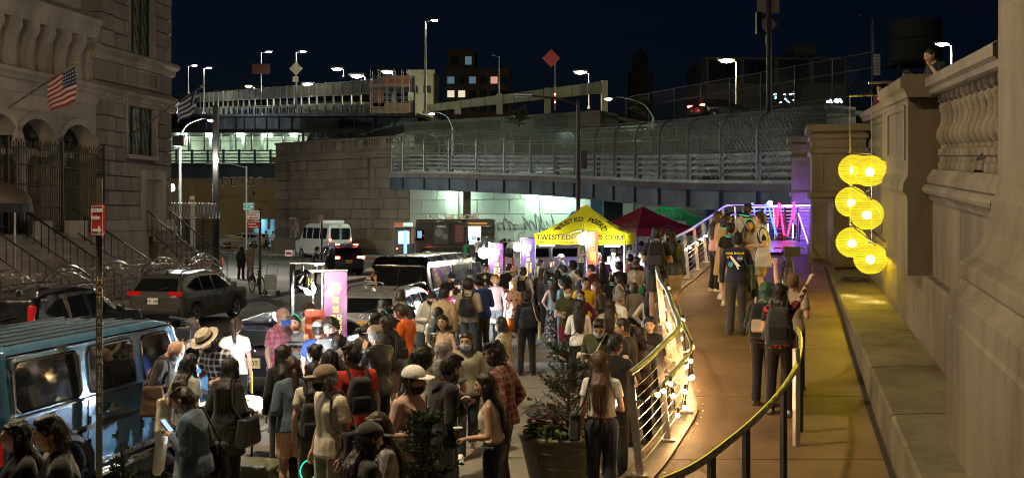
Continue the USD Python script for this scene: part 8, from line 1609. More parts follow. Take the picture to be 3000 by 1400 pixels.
t=thing('table_lamp','cold white lamp on the far stall table near the red banner','lamp',(3.25,33.5,1.15));obj('base',MB().lathe([(.05,-.15),(.05,.015),(.012,.02),(.012,.2),(0,.2)],n=12),M_STEEL,t);obj('bulb',MB().sphere((0,0,.26),.06,2),emit('table_bulb_2',(.70,.84,1.0),520),t,smooth=True)
craft_table('stall table with pots beside the red banner',3.3,33.7,0,1.8,.75,plain('table_white',(.55,.54,.5),.4),.24)
t=thing('soup_pot','steel soup pot on the stall table beside the red banner','pot',(3.6,33.6,.99));obj('pot',MB().lathe([(0,0),(.17,0),(.18,.24),(.19,.245),(.17,.25),(.16,.02)],n=20),M_STEEL,t,smooth=40);obj('lid',MB().lathe([(.18,.25),(.1,.28),(0,.29)],n=20).sphere((0,0,.31),.025,1),M_STEEL,t);obj('handle',MB().tube([(.18,-.04,.18),(.22,0,.19),(.18,.04,.18)],.01,5),M_STEEL,t)
t=thing('stall_sign','small white hand lettered sign on the stall table beside the red banner','sign',(3.42,33.2,1.0),5);obj('board',MB().box((0,0,.16),(.36,.02,.3)),M_SIGNW,t);obj('prop',MB().bar((0,.01,.2),(0,.14,.01),.02),M_TRIM,t)
t=thing('orange_board','orange and red poster board beside the banner pole','poster board',at(922,950,15.6));obj('board',MB().box((0,0,0),(.30,.02,.46),14),plain('poster_orange',(.62,.13,.05),.5),t);obj('figure_print',MB().box((.02,-.016,.02),(.12,.006,.2),14).box((-.06,-.014,-.12),(.1,.006,.1),14),plain('poster_red',(.40,.03,.03),.5),t)
t=thing('tablet_shelf','black tablet on a stand in front of the woman in grey crop tank','tablet',at(888,1004,14.6));obj('tray',MB().box((0,0,0),(.42,.26,.02)),M_TRIM,t);obj('stand',MB().tube([(0,.05,0),(0,.05,-1.25)],.015,6),M_DARK,t)
# video camera rig
t=thing('video_camera','black video camera with lens and handles held by the woman in black tank top','video camera',at(545,975,14.5),64);obj('camera_body',MB().add(rbox((.12,.28,.15),.02)).add(rbox((.09,.14,.06),.02),(0,.02,.14)),M_TRIM,t,smooth=40);v,f=MB().lathe([(.045,0),(.05,.14),(.06,.15),(.06,.22),(.04,.22),(0,.2)],n=16).mesh();obj('lens',MB().raw(v[:,[0,2,1]]+[0,.13,-.01],f[:,::-1]),M_TRIM,t,smooth=40);obj('microphone',MB().tube([(-.05,-.05,.2),(-.05,.26,.22)],.024,8),M_TRIM,t,smooth=40);obj('shoulder_rod',MB().tube([(.05,-.2,-.12),(.05,.4,-.16)],.012,6).tube([(-.05,-.2,-.12),(-.05,.4,-.16)],.012,6),M_STEEL,t);obj('grip',MB().tube([(.06,.38,-.15),(.14,.4,-.28)],.022,8).tube([(-.06,.38,-.15),(-.14,.4,-.28)],.022,8),M_TRIM,t)

M_BRUSH=worn('brushed_steel',(0.55,0.53,0.50),0.38,1.0,0.08,2)
# ================================================================ ramp railing
rl=thing('ramp_railing','curving stainless steel ramp railing with wire infill along the market','railing')
RP=np.array([p for p in spline(EDGE,12)if p[1]>=10.25]);rs=np.concatenate([[0],np.cumsum(np.linalg.norm(np.diff(RP,axis=0),axis=1))])
def rpt(s,off=0.0,z=0.0):
 p=np.array([np.interp(s,rs,RP[:,0]),np.interp(s,rs,RP[:,1])]);e=np.array([np.interp(s+.2,rs,RP[:,k])-np.interp(s-.2,rs,RP[:,k])for k in(0,1)]);e/=np.linalg.norm(e);p=p+np.array([e[1],-e[0]])*off  # off > 0: onto the ramp
 return np.array([p[0],p[1],zr(min(p[1],30))+z])
SS=np.linspace(0,rs[-1],150)
obj('top_handrail',MB().tube([rpt(s,.10,1.07)for s in SS],.033,10),M_BRUSH,rl,smooth=50);obj('second_handrail',MB().tube([rpt(s,.26,.80)for s in SS[2:132]],.026,10),M_BRUSH,rl,smooth=50)
obj('base_channel',MB().tube([rpt(s,.2,.02)for s in SS],.001,3),M_BRUSH,rl)
b=MB()
for a,c in zip(SS[:-1],SS[1:]):b.sweep([(.06,0.004),(.34,.004),(.34,.03),(.06,.03)],[rpt(a,o,z)for o,z in[(.06,.004),(.34,.004),(.34,.03),(.06,.03)]],[rpt(c,o,z)for o,z in[(.06,.004),(.34,.004),(.34,.03),(.06,.03)]])
obj('kerb_plate',b,worn('kerb_steel',(.24,.22,.19),.5,1.0,.3,6),rl)
posts=np.arange(.05,rs[-1],1.32)
for s in posts:
 a0_,a1_=rpt(s,.20,.03),rpt(s,.10,1.05);obj('post',MB().bar(a0_,a1_,.075,.03,up=rpt(s+.1,.2,0)-rpt(s-.1,.2,0)),M_BRUSH,rl);obj('post_bracket',MB().bar(rpt(s,.13,.78),rpt(s,.26,.79),.02),M_BRUSH,rl);obj('foot_plate',MB().box(rpt(s,.2,.04),(.16,.16,.02)),M_BRUSH,rl)
for k in range(8):obj('wire',MB().tube([rpt(s,.19-.085*(k/8),.14+.108*k)for s in SS[::2]],.0055,4),M_BRUSH,rl)
for s0,s1,col,st,zo in((0.2,5.2,(1,.82,.02),.10,0),(11.0,16.5,(.5,.55,1.0),.5,0),(16.5,20.5,(.25,.25,1.0),1.0,0),(20.5,rs[-1]-.3,(.26,.10,1.0),1.6,0)):
 q=np.linspace(s0,s1,30);obj('led_strip',MB().tube([rpt(s,.128,1.093)for s in q],.005,5),emit('led_%s'%_hex(col),col,st),rl);
 if 9<s0<20:obj('led_strip',MB().tube([rpt(s,.28,.823)for s in q if s<rs[-1]-4],.006,5),emit('led_%s'%_hex(col),col,st),rl)
 elif s0<1:obj('led_strip',MB().tube([rpt(s,.28,.823)for s in q],.006,5),emit('led_%s'%_hex(col),col,st),rl)
b=MB()
# festoon bulbs
fl=thing('string_lights','string of warm round bulbs draped along the ramp railing','string lights');q=random.Random(11);s=.35;prev=None;pts=[]
while s<16.0:
 big=s<7.5;z=(q.choice([.25,.45,.62,.75])if big else .80)+q.uniform(-.06,.06);p=rpt(s,.24+q.uniform(0,.08),z)
 if prev is not None:pts+=[prev,(prev+p)/2-np.array([0,0,.10])]
 bu=obj('bulb',MB().sphere(p,.027,2),emit('festoon',(1.0,.58,.24),52 if s<8 else 45),fl,smooth=True);obj('bulb_socket',MB().tube([p+[0,0,.03],p+[0,0,.085]],.016,6),M_CABLE,bu);prev=p+np.array([0,0,.085]);s+=q.uniform(.24,.4)if big else q.uniform(.5,.8)
obj('cable',MB().tube(spline(pts+[prev],3),.006,4),M_CABLE,fl)
# near handrail with yellow light line
hr=thing('centre_handrail','curved ramp handrail with a yellow light line in the foreground','handrail')
HP=spline([(-.4,6.3,.30+.92),(.35,6.8,.31+.92),(1.2,7.48,.33+.92),(1.83,8.4,.40+.92),(2.53,9.7,.50+.92),(3.2,11.3,.59+.92),(3.67,12.8,.68+.92),(3.85,13.6,.74+.92)],10)
obj('rail',MB().tube(HP,.03,12),worn('dark_bronze_rail',(.16,.14,.11),.25,1.0,.2,9),hr,smooth=50);obj('led_strip',MB().tube(HP+np.array([-.012,-.012,.027]),.006,5),emit('led_yellow_line',(1,.80,.02),.16),hr)
for k in(14,26,33,43,54,66):p=HP[k];obj('post',MB().box((p[0],p[1],(zr(p[1])+p[2])/2),(.05,.05,p[2]-zr(p[1])-.02),30),M_DARK,hr)
for k in range(6,70,7):obj('rail_clip',MB().lathe([(.034,-.006),(.036,0),(.034,.006)],HP[k],10),M_TRIM,hr)
pf=at(2333,1310,11.4);obj('inner_post',MB().box((pf[0],pf[1],zr(11.4)+.55),(.06,.06,1.1),20),M_BRUSH,hr)
# ================================================================ neon at the end of the ramp
nz=thing('neon_tubes','blue and red flexible neon tubes looped over the end railing','neon tube');D0=30.75
def npx(pts,off=0.0):return spline([at(1850+x*.3743,550+y*.3743,D0-off)for x,y in pts],6)
NB,NR,NV=emit('neon_blue',(.03,.07,1.0),2.0),emit('neon_red',(1.0,.02,.10),1.5),emit('neon_ice',(.25,.42,1.0),1.6)
for pts,m in(([(935,165),(940,130),(952,128),(966,205)],NB),([(1043,205),(1052,135),(1068,126),(1080,165),(1095,230),(1108,285),(1124,330),(1138,368)],NB),([(1140,310),(1146,200),(1150,135),(1160,127),(1172,200),(1180,280),(1195,372)],NR),([(1222,375),(1240,290),(1258,210),(1267,130),(1275,128),(1270,245)],NR),([(1264,285),(1264,395)],NV),([(1068,280),(1068,345)],NV)):
 obj('tube',MB().tube(npx(pts,.1),.025,8),m,nz,smooth=50)
en=thing('end_railing','violet lit end railing of horizontal wires behind the neon tubes','railing')
for x in(885,1010,1130,1200,1300,1420):a=at(1850+x*.3743,700,D0);obj('post',MB().bar((a[0],D0,zr(30)),(a[0],D0,zr(30)+1.1),.06),M_STEEL,en)
for k in range(10):a,c=at(2183,600,D0),at(2390,600,D0);obj('wire',MB().tube([(a[0],D0,zr(30)+.1+k*.1),(c[0],D0,zr(30)+.1+k*.1)],.008,5),M_STEEL,en)
obj('top_rail',MB().tube([at(2180,603,D0),at(2390,600,D0)],.035,8),M_STEEL,en);obj('led_strip',MB().tube([at(2185,606,D0-.05),at(2388,603,D0-.05)],.012,5),emit('led_violet_wash',(.15,.06,1.0),34),en)
a=at(2256,597,D0-.1);t=thing('round_lamp','small white round lamp on the end railing above red neon','lamp',a);obj('globe',MB().sphere((0,0,.02),.075,2),emit('white_globe',(1,.9,.9),12),t,smooth=True);obj('clip',MB().box((0,.03,-.06),(.05,.05,.06)),M_TRIM,t)
sr=thing('side_handrail','sloping handrail with a violet light line at the right end of the landing','handrail');A_,B_=at(2341,627,29.5),at(2369,713,25.8);obj('rail',MB().tube([A_,B_],.035,8),M_STEEL,sr);obj('led_strip',MB().tube([A_+[-.03,-.02,.03],B_+[-.03,-.02,.03]],.016,5),emit('led_violet_line',(.25,.14,1.0),1.6),sr);obj('post',MB().bar(A_,A_*[1,1,0]+[0,0,zr(30)],.05).bar(B_,B_*[1,1,0]+[0,0,zr(25.8)],.05),M_STEEL,sr)
g_=np.stack(np.meshgrid(np.linspace(5.6,8.8,40),np.linspace(27.2,30.3,34),indexing='ij'),-1).reshape(-1,2);zz=np.array([zr(y)for x,y in g_])+.012+.16*np.clip(meshkit.fbm(np.c_[g_*2.4,np.zeros(len(g_))],4,9)-.42,0,1);f=[[i*34+j,(i+1)*34+j,(i+1)*34+j+1,i*34+j+1]for i in range(39)for j in range(33)]
tag(obj('ground_sheet',MB().raw(np.c_[g_,zz],f),plain('sheet_grey',(.30,.29,.31),.35),smooth=True),'crumpled plastic sheet on the landing lit by the neon','sheet')
# ================================================================ lanterns
LY=_mat('lantern_paper',{'t':('texture_coordinate',{}),'n':('noise_texture',{'scale':3.0,'detail':3}),'m':('map_range',{'from_min':.3,'from_max':.7,'to_min':.13,'to_max':.22}),'e':('emission',{'color':(1.0,.88,.05)}),'tr':('transparent_bsdf',{'color':(1.0,.80,.035)}),'x':('mix_closure',{'fac':.30})},[('t.object','n.vector'),('n.fac','m.value'),('m.result','e.strength'),('e.emission','x.closure1'),('tr.BSDF','x.closure2')],surface='x.closure')
lh=thing('lantern_cords','thin poles and cords hanging the lanterns from the balustrade coping','cord')
for k,(x1,y1,x2,y2)in enumerate([(2503,497,2548,501),(2494,592,2540,627),(2496,710,2550,757)]):
 for n_,(x,y,dd)in enumerate(((x1,y1,20.1),(x2,y2,19.3))):
  c=at(x,y,dd);r_=.31;t=thing('paper_lantern',['top','middle','lowest'][k]+[' rear',' front'][n_]+' yellow paper lantern of the three hanging pairs','lantern',c);t.SetCustomDataByKey('group','yellow paper lanterns')
  pr_=[(r_*math.cos(a)*(1+.012*math.cos(a*40)),r_*.97*math.sin(a))for a in np.linspace(-1.3,1.3,80)];obj('paper_shade',MB().lathe(pr_,n=36),LY,t,smooth=60)
  for e_ in(-1,1):obj('rim',MB().tube([(r_*math.cos(1.3)*math.cos(a),r_*math.cos(1.3)*math.sin(a),e_*r_*.935)for a in np.linspace(0,6.283,20)],.007,5),M_TRIM,t)
  b=MB()
  for a in np.linspace(-1.2,1.2,15):b.tube([(r_*1.008*math.cos(a)*math.cos(u),r_*1.008*math.cos(a)*math.sin(u),r_*.975*math.sin(a))for u in np.linspace(0,6.283,30)],.0028,3,False)
  tag(obj('wire_rib',b,plain('rib_ochre',(.35,.24,.02),.7),t),kind='stuff')
  obj('bulb',MB().sphere((0,0,-.02),.085,2),emit('lantern_bulb',(1,.82,.3),120),t,smooth=True)
 a,c=at(x1,y1,20.1)+[0,0,.33],at(x2,y2,19.3)+[0,0,.33];obj('cane',MB().tube([a+(a-c)*.15,c+(c-a)*.25],.016,6),M_TRIM,lh)
 q=random.Random(k)
 for u in np.linspace(0,1,6):p=a+(c-a)*u;obj('tie_end',MB().tube([p,p+[q.uniform(-.1,.1),q.uniform(-.1,.1),q.uniform(.02,.16)]],.005,4),M_TRIM,lh)
for x,yb,dd in((2490,720,20.1),(2553,700,19.3)):obj('cord',MB().tube([at(x,285,dd),at(x,yb,dd)],.007,5),plain('cord_tan',(.3,.26,.12),.7),lh)
obj('hanging_rod',MB().tube([at(2490,282,20.1),at(2610,278,20.1)],.022,6),M_STEEL,lh);obj('hanging_rod',MB().tube([at(2545,244,19.3),at(2640,240,19.3)],.028,6),M_STEEL,lh);obj('red_weight',MB().prism(Polygon([(0,0),(.14,0),(.13,-.22),(.03,-.16)]),.05,0,plane_frame(at(2570,272,19.6),(1,0,0),(0,0,1))),M_RED,lh)
pc=[at(2555,460,19.4),at(2590,472,19.0),at(2625,482,18.2),at(2655,486,17.6)];obj('power_lead',MB().tube(spline(pc,5),.012,5),M_CABLE,lh);obj('power_lead',MB().tube(spline([at(2556,590,19.3),at(2580,625,19.2),at(2582,680,19.2),at(2560,708,19.2)],6),.012,5),M_CABLE,lh)
t=thing('cable_heap','coil of black cable lying on the stone ledge below the lanterns','cable',(XW(22.6)-.55,22.6,1.46+.0566*4.4));th=np.linspace(0,30,120);obj('coil',MB().tube(np.stack([(.25+.05*np.sin(th*1.7))*np.cos(th),(.33+.08*np.cos(th*.9))*np.sin(th),.02+.03*(0.5+.5*np.sin(th*2.3))],1),.012,5),M_CABLE,t);obj('plug',MB().box((.2,-.3,.02),(.05,.1,.04)),M_TRIM,t)
t=thing('baluster_cable','black cable hanging between the nearest balusters','cable');obj('cable',MB().tube(spline([at(2925,270,11.3),at(2890,282,11.4),at(2898,320,11.4),at(2915,345,11.3)],6),.012,5).tube(spline([at(2890,440,11.5),at(2862,470,11.6),at(2925,445,11.2)],6),.012,5),M_CABLE,t);obj('plug',MB().box(at(2862,505,11.6),(.1,.06,.05)),M_TRIM,t)
# ================================================================ bicycles and small street things
def bicycle(label,loc,rz,col,lean=0):
 t=thing('bicycle',label,'bicycle',loc,rz);fm_=worn('bike_%s'%_hex(col),col,.4,.4)
 for y,nm in((-.52,'rear_wheel'),(.52,'front_wheel')):
  w_=obj(nm,MB().tube([(0,y+.33*math.cos(a),.35+.33*math.sin(a))for a in np.linspace(0,6.2832,37)],.024,8,False),M_TYRE,t,smooth=50);b=MB().tube([(0,y+.30*math.cos(a),.35+.30*math.sin(a))for a in np.linspace(0,6.2832,31)],.012,5,False)
  for k in range(18):a=k*math.pi/9;b.bar((.015*(-1)**k,y,.35),(0,y+.3*math.cos(a),.35+.3*math.sin(a)),.004)
  obj('rim_and_spokes',b,M_STEEL,w_);obj('mudguard',MB().tube([(0,y+.375*math.cos(a),.35+.375*math.sin(a))for a in np.linspace(.1,2.8,14)],.018,5),M_TRIM,t)
 obj('frame',MB().tube([(0,-.05,.30),(0,.38,.80)],.022,7).tube([(0,-.05,.30),(0,-.2,.86)],.02,7).tube([(0,-.18,.76),(0,.37,.84)],.018,7).tube([(.04,-.05,.30),(.05,-.52,.35)],.012,6).tube([(-.04,-.05,.30),(-.05,-.52,.35)],.012,6).tube([(.03,-.19,.74),(.05,-.52,.35)],.011,6).tube([(-.03,-.19,.74),(-.05,-.52,.35)],.011,6),fm_,t,smooth=50)
 obj('fork',MB().tube([(.05,.52,.35),(.05,.44,.66),(0,.38,.80),(0,.35,.98)],.014,6).tube([(-.05,.52,.35),(-.05,.44,.66),(0,.38,.80)],.014,6),fm_,t,smooth=50);obj('handlebar',MB().tube([(-.3,.20,1.0),(-.26,.32,1.02),(0,.37,1.0),(.26,.32,1.02),(.3,.20,1.0)],.014,6),M_TRIM,t,smooth=50);obj('saddle',MB().add(hull(ball((-.06,-.30,.92),.035),ball((.06,-.30,.92),.035),ball((0,-.06,.92),.022))),M_TRIM,t,smooth=50);obj('seat_post',MB().tube([(0,-.2,.84),(0,-.21,.91)],.014,6),M_STEEL,t)
 obj('crank',MB().tube([(.06,-.05,.30),(.08,.05,.17)],.01,5).tube([(-.06,-.05,.30),(-.08,-.15,.43)],.01,5).box((.12,.05,.17),(.09,.06,.02)).box((-.12,-.15,.43),(.09,.06,.02)),M_STEEL,t);obj('chain_ring',MB().tube([(.05,-.05+.09*math.cos(a),.30+.09*math.sin(a))for a in np.linspace(0,6.28,19)],.006,4,False),M_STEEL,t);return t
bk=bicycle('black bicycle leaning on the ramp in front of the violet pier',(5.75,21.0,zr(21.0)),172,(.012,.012,.013));obj('front_basket',MB().box((0,.62,.86),(.3,.22,.02)).box((0,.73,.96),(.3,.01,.2)).box((.15,.62,.96),(.01,.22,.2)).box((-.15,.62,.96),(.01,.22,.2)),M_TRIM,bk)
bicycle('old bicycle chained to the double parking sign at the corner',(*at(752,860,40.5)[:2],0),35,(.05,.03,.02))
t=thing('hand_truck','folded hand truck with a sheet of plastic beside the parking sign','hand truck',(*at(795,865,39.5)[:2],0),-10)
for x in(-.22,.22):obj('rail',MB().tube([(x,-.15,.1),(x,.15,1.25)],.018,6),M_STEEL,t);obj('wheel',MB().add(Manifold.cylinder(.06,.11,.11,14).rotate((0,90,0)),(x*1.2,-.02,.11)),M_TYRE,t)
obj('crossbar',MB().tube([(-.22,.15,1.25),(.22,.15,1.25)],.018,6).tube([(-.22,.0,.65),(.22,.0,.65)],.014,6),M_STEEL,t);obj('toe_plate',MB().box((0,-.28,.03),(.46,.26,.02)),M_STEEL,t);obj('plastic_sheet',MB().box((0,-.12,.55),(.46,.1,.6),0,.03),plain('plastic_pale',(.30,.33,.30),.25),t)
t=thing('black_bollard','thick black post at the road edge left of the stall frame','bollard',(*at(858,830,44)[:2],-.1));obj('post',MB().lathe([(.12,0),(.11,1.0),(.12,1.02),(.08,1.1),(0,1.12)],n=14),M_BLACK,t,smooth=40);obj('base',MB().lathe([(.18,0),(.16,.08),(.11,.1)],n=14),M_BLACK,t)
t=thing('litter_bin','black litter bin beside the road behind the stall frame','litter bin',(*at(885,835,43)[:2],-.1));obj('drum',MB().lathe([(.26,0),(.30,.85),(.33,.88),(.30,.92),(.26,.88),(.25,.1)],n=18),M_BLACK,t,smooth=40);obj('bag_rim',MB().lathe([(.31,.9),(.34,.8),(.32,.72)],n=18),M_TRIM,t)
t=thing('rubbish_pile','pile of flattened cardboard and bags before the underpass','rubbish',(*at(718,740,88)[:2],0.02));q=random.Random(8)
for k in range(16):obj('cardboard',MB().box((q.uniform(-1.5,1.5),q.uniform(-.5,.5),.1+.1*k*.8),(q.uniform(.6,1.3),q.uniform(.4,.8),q.uniform(.04,.14)),q.uniform(-25,25)),[plain('cardboard',(.32,.22,.11),.8),plain('cardboard_pale',(.40,.31,.18),.8)][k%2],t)
t=thing('printed_carton','white carton with red print lying at the far kerb','carton',(*at(850,753,76.5)[:2],.02),-20);obj('box',MB().box((0,0,.22),(.62,.4,.44)),M_SIGNW,t);obj('print',MB().box((0,-.205,.22),(.45,.012,.2)),M_RED,t)
b=MB();q=random.Random(3)
for k in range(46):u=q.uniform(.05,.5);p=np.array([*FK(u),.03])+[q.uniform(-1,1),q.uniform(-2.2,1.2),0];p[2]=-.10 if p[1]<FK(u)[1]-.9 else .035;b.box(p,(q.uniform(.05,.2),q.uniform(.05,.2),.03),q.uniform(0,90))
tag(obj('litter',b,plain('litter_white',(.5,.5,.48),.7)),'scraps of paper litter along the far kerb','litter',kind='stuff')
# ================================================================ flags on the church
def flag(label,p0,p1,fly,mats,seed,nz=13):
 t=thing('flag',label,'flag');p0,p1=np.asarray(p0,float),np.asarray(p1,float);ax=(p1-p0)/np.linalg.norm(p1-p0);obj('staff',MB().tube([p0,p1],.035,8),M_STEEL,t);obj('finial',MB().sphere(p1,.07,2),plain('finial_gold',(.6,.5,.25),.3,.8),t);Lf=fly[0];st=p1-ax*.15
 def S_(u,v_):  # u along the staff from the tip, v down the drape
  q=st-ax*Lf*u;dn=np.array([.22*fly[2],.05,-1.0]);return q+dn/np.linalg.norm(dn)*fly[1]*v_*(1-.15*u)+np.array([.10*math.sin(9*u+3*v_+seed)*v_,.12*math.sin(7*u+seed)*v_,0])+(-ax)*.25*v_
 return t,S_
def fpatch(t,S_,nm,mat,u0,u1,v0,v1,off=0.0):
 N,M_=10,6;v=[S_(u0+(u1-u0)*i/N,v0+(v1-v0)*j/M_)+np.array([off,-off,0])for i in range(N+1)for j in range(M_+1)];f=[[i*(M_+1)+j,(i+1)*(M_+1)+j,(i+1)*(M_+1)+j+1,i*(M_+1)+j+1]for i in range(N)for j in range(M_)];return obj(nm,MB().raw(v,f),mat,t,smooth=60)
FR,FW,FB=fabric('flag_red',(.35,.02,.03),.2),fabric('flag_white',(.6,.57,.52),.2),fabric('flag_blue',(.02,.03,.11),.2)
t,S_=flag('striped national flag with stars hanging from a staff on the church',at(-30,352,36.5),at(225,183,33.0),(1.75,1.15,0.6),None,1.0)
for k in range(13):u0,u1=k/13,(k+1)/13;fpatch(t,S_,'stripe',[FR,FW][k%2],.42,1.0,u0,u1)if k<7 else fpatch(t,S_,'stripe',[FR,FW][k%2],0,1.0,u0,u1)
fpatch(t,S_,'canton',FB,0,.42,0,7/13);b=MB()
for i in range(6):
 for j in range(5):p=S_(.04+.068*i,.05+.10*j)+np.array([.02,-.02,0]);b.sphere(p,.024,1,(1,.4,1))
tag(obj('star',b,FW,t),kind='stuff')
t,S_=flag('blue and white striped flag hanging from a staff at the church corner',at(347,418,44.2),at(592,254,39.0),(1.7,1.0,-0.5),None,2.2)
for k in range(9):fpatch(t,S_,'stripe',[FB,FW][k%2],.38 if k<5 else 0,1.0,k/9,(k+1)/9)
fpatch(t,S_,'canton',FB,0,.38,0,5/9);fpatch(t,S_,'cross',FW,.15,.23,0,5/9,.02);fpatch(t,S_,'cross',FW,0,.38,.22,.33,.025)
# ================================================================ planters and shrubs
LEAFM={k:_mat('leaf_'+k,{'g':('geometry',{}),'r':('rgb_ramp',{'ramp':[(0,[q*.6 for q in c]),(1,[q*1.25 for q in c])]}),'p':('principled_bsdf',{'roughness':.5}),'t':('translucent_bsdf',{}),'m':('mix_closure',{'fac':.25})},[('g.random_per_island','r.fac'),('r.color','p.base_color'),('r.color','t.color'),('p.BSDF','m.closure1'),('t.BSDF','m.closure2')],surface='m.closure')for k,c in dict(juniper=(.035,.065,.03),green=(.07,.15,.03),coleus=(.07,.018,.025),lime=(.16,.24,.03)).items()}
M_BARK=stone('bark',(.10,.07,.045),.5,6,20,.5)
def juniper(t,seed,h,spread,n,z0=0.0,lean=(0,0),sc=1.0):
 q=random.Random(seed);b=MB();wd=MB().tube([(0,0,z0),(lean[0]*.4,lean[1]*.4,z0+h*.5),(lean[0],lean[1],z0+h*.95)],[.03*sc,.022*sc,.006],6);V_,F_=[],[];c=0
 for k in range(n):
  u=q.uniform(.12,1.0);a=q.uniform(0,2*math.pi);L=spread*(1.05-u*.62)*q.uniform(.6,1.15);p=np.array([lean[0]*u,lean[1]*u,z0+h*u]);dr=np.array([math.cos(a),math.sin(a),q.uniform(-.05,.75)]);dr/=np.linalg.norm(dr);e=p+dr*L;wd.tube([p,(p+e)/2+[0,0,-.02],e],[.008*sc,.006*sc,.002],4,False)
  for m in range(int(46*L/spread)+8):
   s_=q.uniform(.2,1.05);o=p+dr*L*s_;sd_=np.array([q.gauss(0,1),q.gauss(0,1),q.gauss(.35,.8)]);sd_/=np.linalg.norm(sd_);dd=dr*.8+sd_*.8;dd/=np.linalg.norm(dd);ln=q.uniform(.03,.065)*sc;wv_=np.cross(dd,[q.gauss(0,1),q.gauss(0,1),q.gauss(0,1)]);wv_/=np.linalg.norm(wv_)+1e-9;w_=ln*.14
   V_+=[o,o+dd*ln*.5+wv_*w_,o+dd*ln,o+dd*ln*.5-wv_*w_];F_.append([c,c+1,c+2,c+3]);c+=4
 obj('stem',wd,M_BARK,t,smooth=60);tag(obj('foliage',MB().raw(V_,F_),LEAFM['juniper'],t),kind='stuff')
def leaves(t,name,mat,n,seed,c,r,size,z0,up=.5):
 q=random.Random(seed)
 for k in range(n):
  a,rr=q.uniform(0,6.28),r*math.sqrt(q.random());p=np.array([c[0]+rr*math.cos(a),c[1]+rr*math.sin(a),z0+q.uniform(0,.16)*size*8]);d_=np.array([math.cos(a+q.uniform(-.8,.8)),math.sin(a+q.uniform(-.8,.8)),q.uniform(-.3,up)]);d_/=np.linalg.norm(d_);w_=np.cross(d_,[0,0,1]);w_/=np.linalg.norm(w_);L=size*q.uniform(.8,1.5);nn=np.cross(w_,d_)
  obj(name,MB().raw([p,p+d_*L*.35+w_*L*.32+nn*.01,p+d_*L*.75+w_*L*.2,p+d_*L-nn*.02,p+d_*L*.75-w_*L*.2,p+d_*L*.35-w_*L*.32+nn*.01,p+d_*L*.4-nn*.012],[[0,1,6,6],[1,2,6,6],[2,3,6,6],[3,4,6,6],[4,5,6,6],[5,0,6,6]]),mat,t)
def pot(label,x,y,r,h,z0=0.0):
 t=thing('planter',label,'planter',(x,y,z0));m=stone('planter_clay',(.23,.21,.155),.6,1.2,8,.2,streak=False)
 obj('pot',MB().lathe([(r*.66,0),(r*.7,.02),(r*.82,h*.4),(r*.93,h*.74),(r*.95,h*.76),(r*.94,h*.78),(r*.985,h*.9),(r,h*.91),(r*1.03,h*.97),(r*1.02,h),(r*.92,h),(r*.9,h*.93)],n=44),m,t,smooth=40);obj('groove',MB().lathe([(r*.852,h*.5),(r*.862,h*.515),(r*.858,h*.53)],n=44),m,t);obj('soil',MB().lathe([(0,h*.93),(r*.9,h*.92)],n=24),plain('soil',(.02,.014,.01),.95),t);return t
PX_,PY_=at(1650,1300,11.6)[:2]
pot('big round clay planter with ribbed sides beside the ramp end',PX_,PY_,.51,.70)
t=thing('juniper_shrub','feathery green juniper shrub growing in the big round planter','shrub',(PX_+.08,PY_+.12,.64));juniper(t,5,1.02,.56,85,0,(-.02,.05))
t=thing('coleus_plant','dark red leaved plant in the big round planter','plant',(PX_-.12,PY_-.05,.64));leaves(t,'leaf',LEAFM['coleus'],70,2,(0,0),.22,.11,.10);obj('stalk',MB().tube([(0,0,0),(.0,0,.2)],.008,5),M_BARK,t)
t=thing('leafy_plant','bright green leafy plant trailing over the big planter rim','plant',(PX_-.05,PY_-.18,.64));leaves(t,'leaf',LEAFM['green'],110,3,(0,.04),.36,.095,.05);obj('stalk',MB().tube([(0,0,0),(.0,0,.1)],.006,5),M_BARK,t)
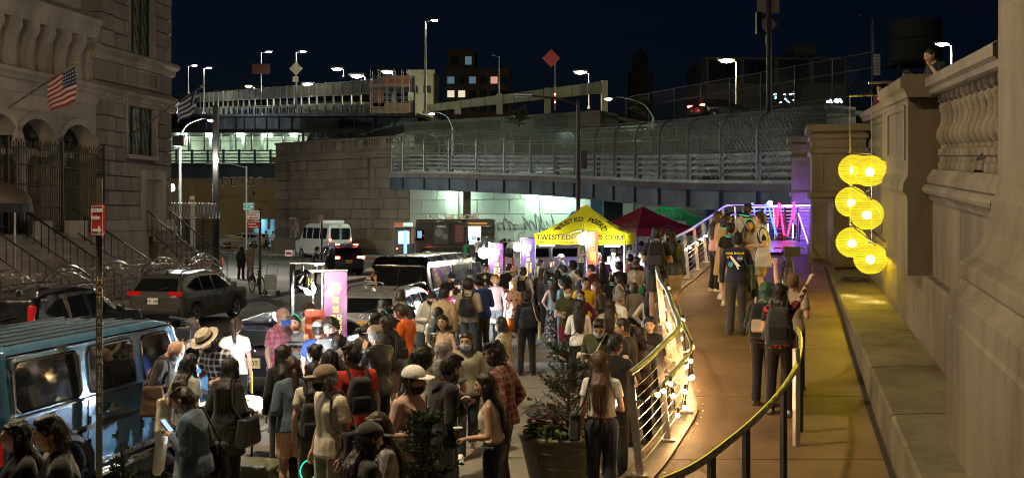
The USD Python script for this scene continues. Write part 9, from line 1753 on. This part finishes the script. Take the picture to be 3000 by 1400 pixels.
t=thing('lime_plant','lime green pointed leaves at the back of the big planter','plant',(PX_+.12,PY_+.05,.66));leaves(t,'leaf',LEAFM['lime'],34,6,(0,0),.14,.10,.05,1.2);obj('stalk',MB().tube([(0,0,0),(.0,0,.1)],.006,5),M_BARK,t)
x,y=at(1240,1300,8.7)[:2];pot('round clay planter below the middle juniper at the bottom edge',x,y,.38,.62)
t=thing('juniper_shrub','dense dark juniper shrub at the bottom edge before the man in hooded jacket','shrub',(x,y,.58));juniper(t,9,.90,.36,110)
x,y=at(372,1380,8.3)[:2];pot('round clay planter below the small juniper sprig at the bottom left',x,y,.36,.55)
t=thing('juniper_shrub','small green juniper sprig at the bottom left beside the scribbled pole','shrub',(x,y,.5));juniper(t,12,.86,.15,42,0,(-.05,0),.9)
for k,(px,py,d,s_,lb)in enumerate([(1520,350,75,1.1,'dark shrub hanging over the retaining wall above the walkway'),(2250,318,66,1.4,'dark shrub on the upper road edge below the sign mast'),(2330,300,63,1.8,'dark bushy shrub right of the sign mast'),(1885,322,74,.9,'low weeds growing along the upper road fence')]):
 t=thing('wall_shrub',lb,'shrub',at(px,py,d)-[0,0,s_*.5]);juniper(t,30+k,s_*1.2,s_*1.2,60,0,(0,0),3.0)
# cold lights twinkling beyond the upper road
t=thing('string_of_lights','cluster of cold white lights seen through the shrubs of the upper road','lights',at(2310,290,85));q=random.Random(5)
for k in range(12):obj('bulb',MB().sphere(at(2270+q.uniform(0,60),270+q.uniform(0,35),85)-at(2310,290,85),.12,1),emit('cold_bulb',(.5,.8,1.0),2.2),t)
t=thing('string_of_lights','row of small cold lights right of the sign mast on the upper road','lights',at(2440,295,80));
for k in range(9):obj('bulb',MB().sphere(at(2425+q.uniform(0,40),290+q.uniform(0,10),80)-at(2440,295,80),.1,1),emit('cold_bulb',(.5,.8,1.0),2.2),t)
t=thing('flood_lamp','violet flood lamp at the right end of the end railing','lamp',(8.75,31.2,2.42));obj('housing',MB().box((0,-.04,.3),(.34,.08,.26)).box((0,.04,.43),(.34,.1,.02)).box((0,.0,.08),(.05,.05,.18)),M_TRIM,t);obj('lens',MB().box((0,.012,.3),(.30,.02,.22)),emit('violet_flood',(.22,.08,1.0),170),t)
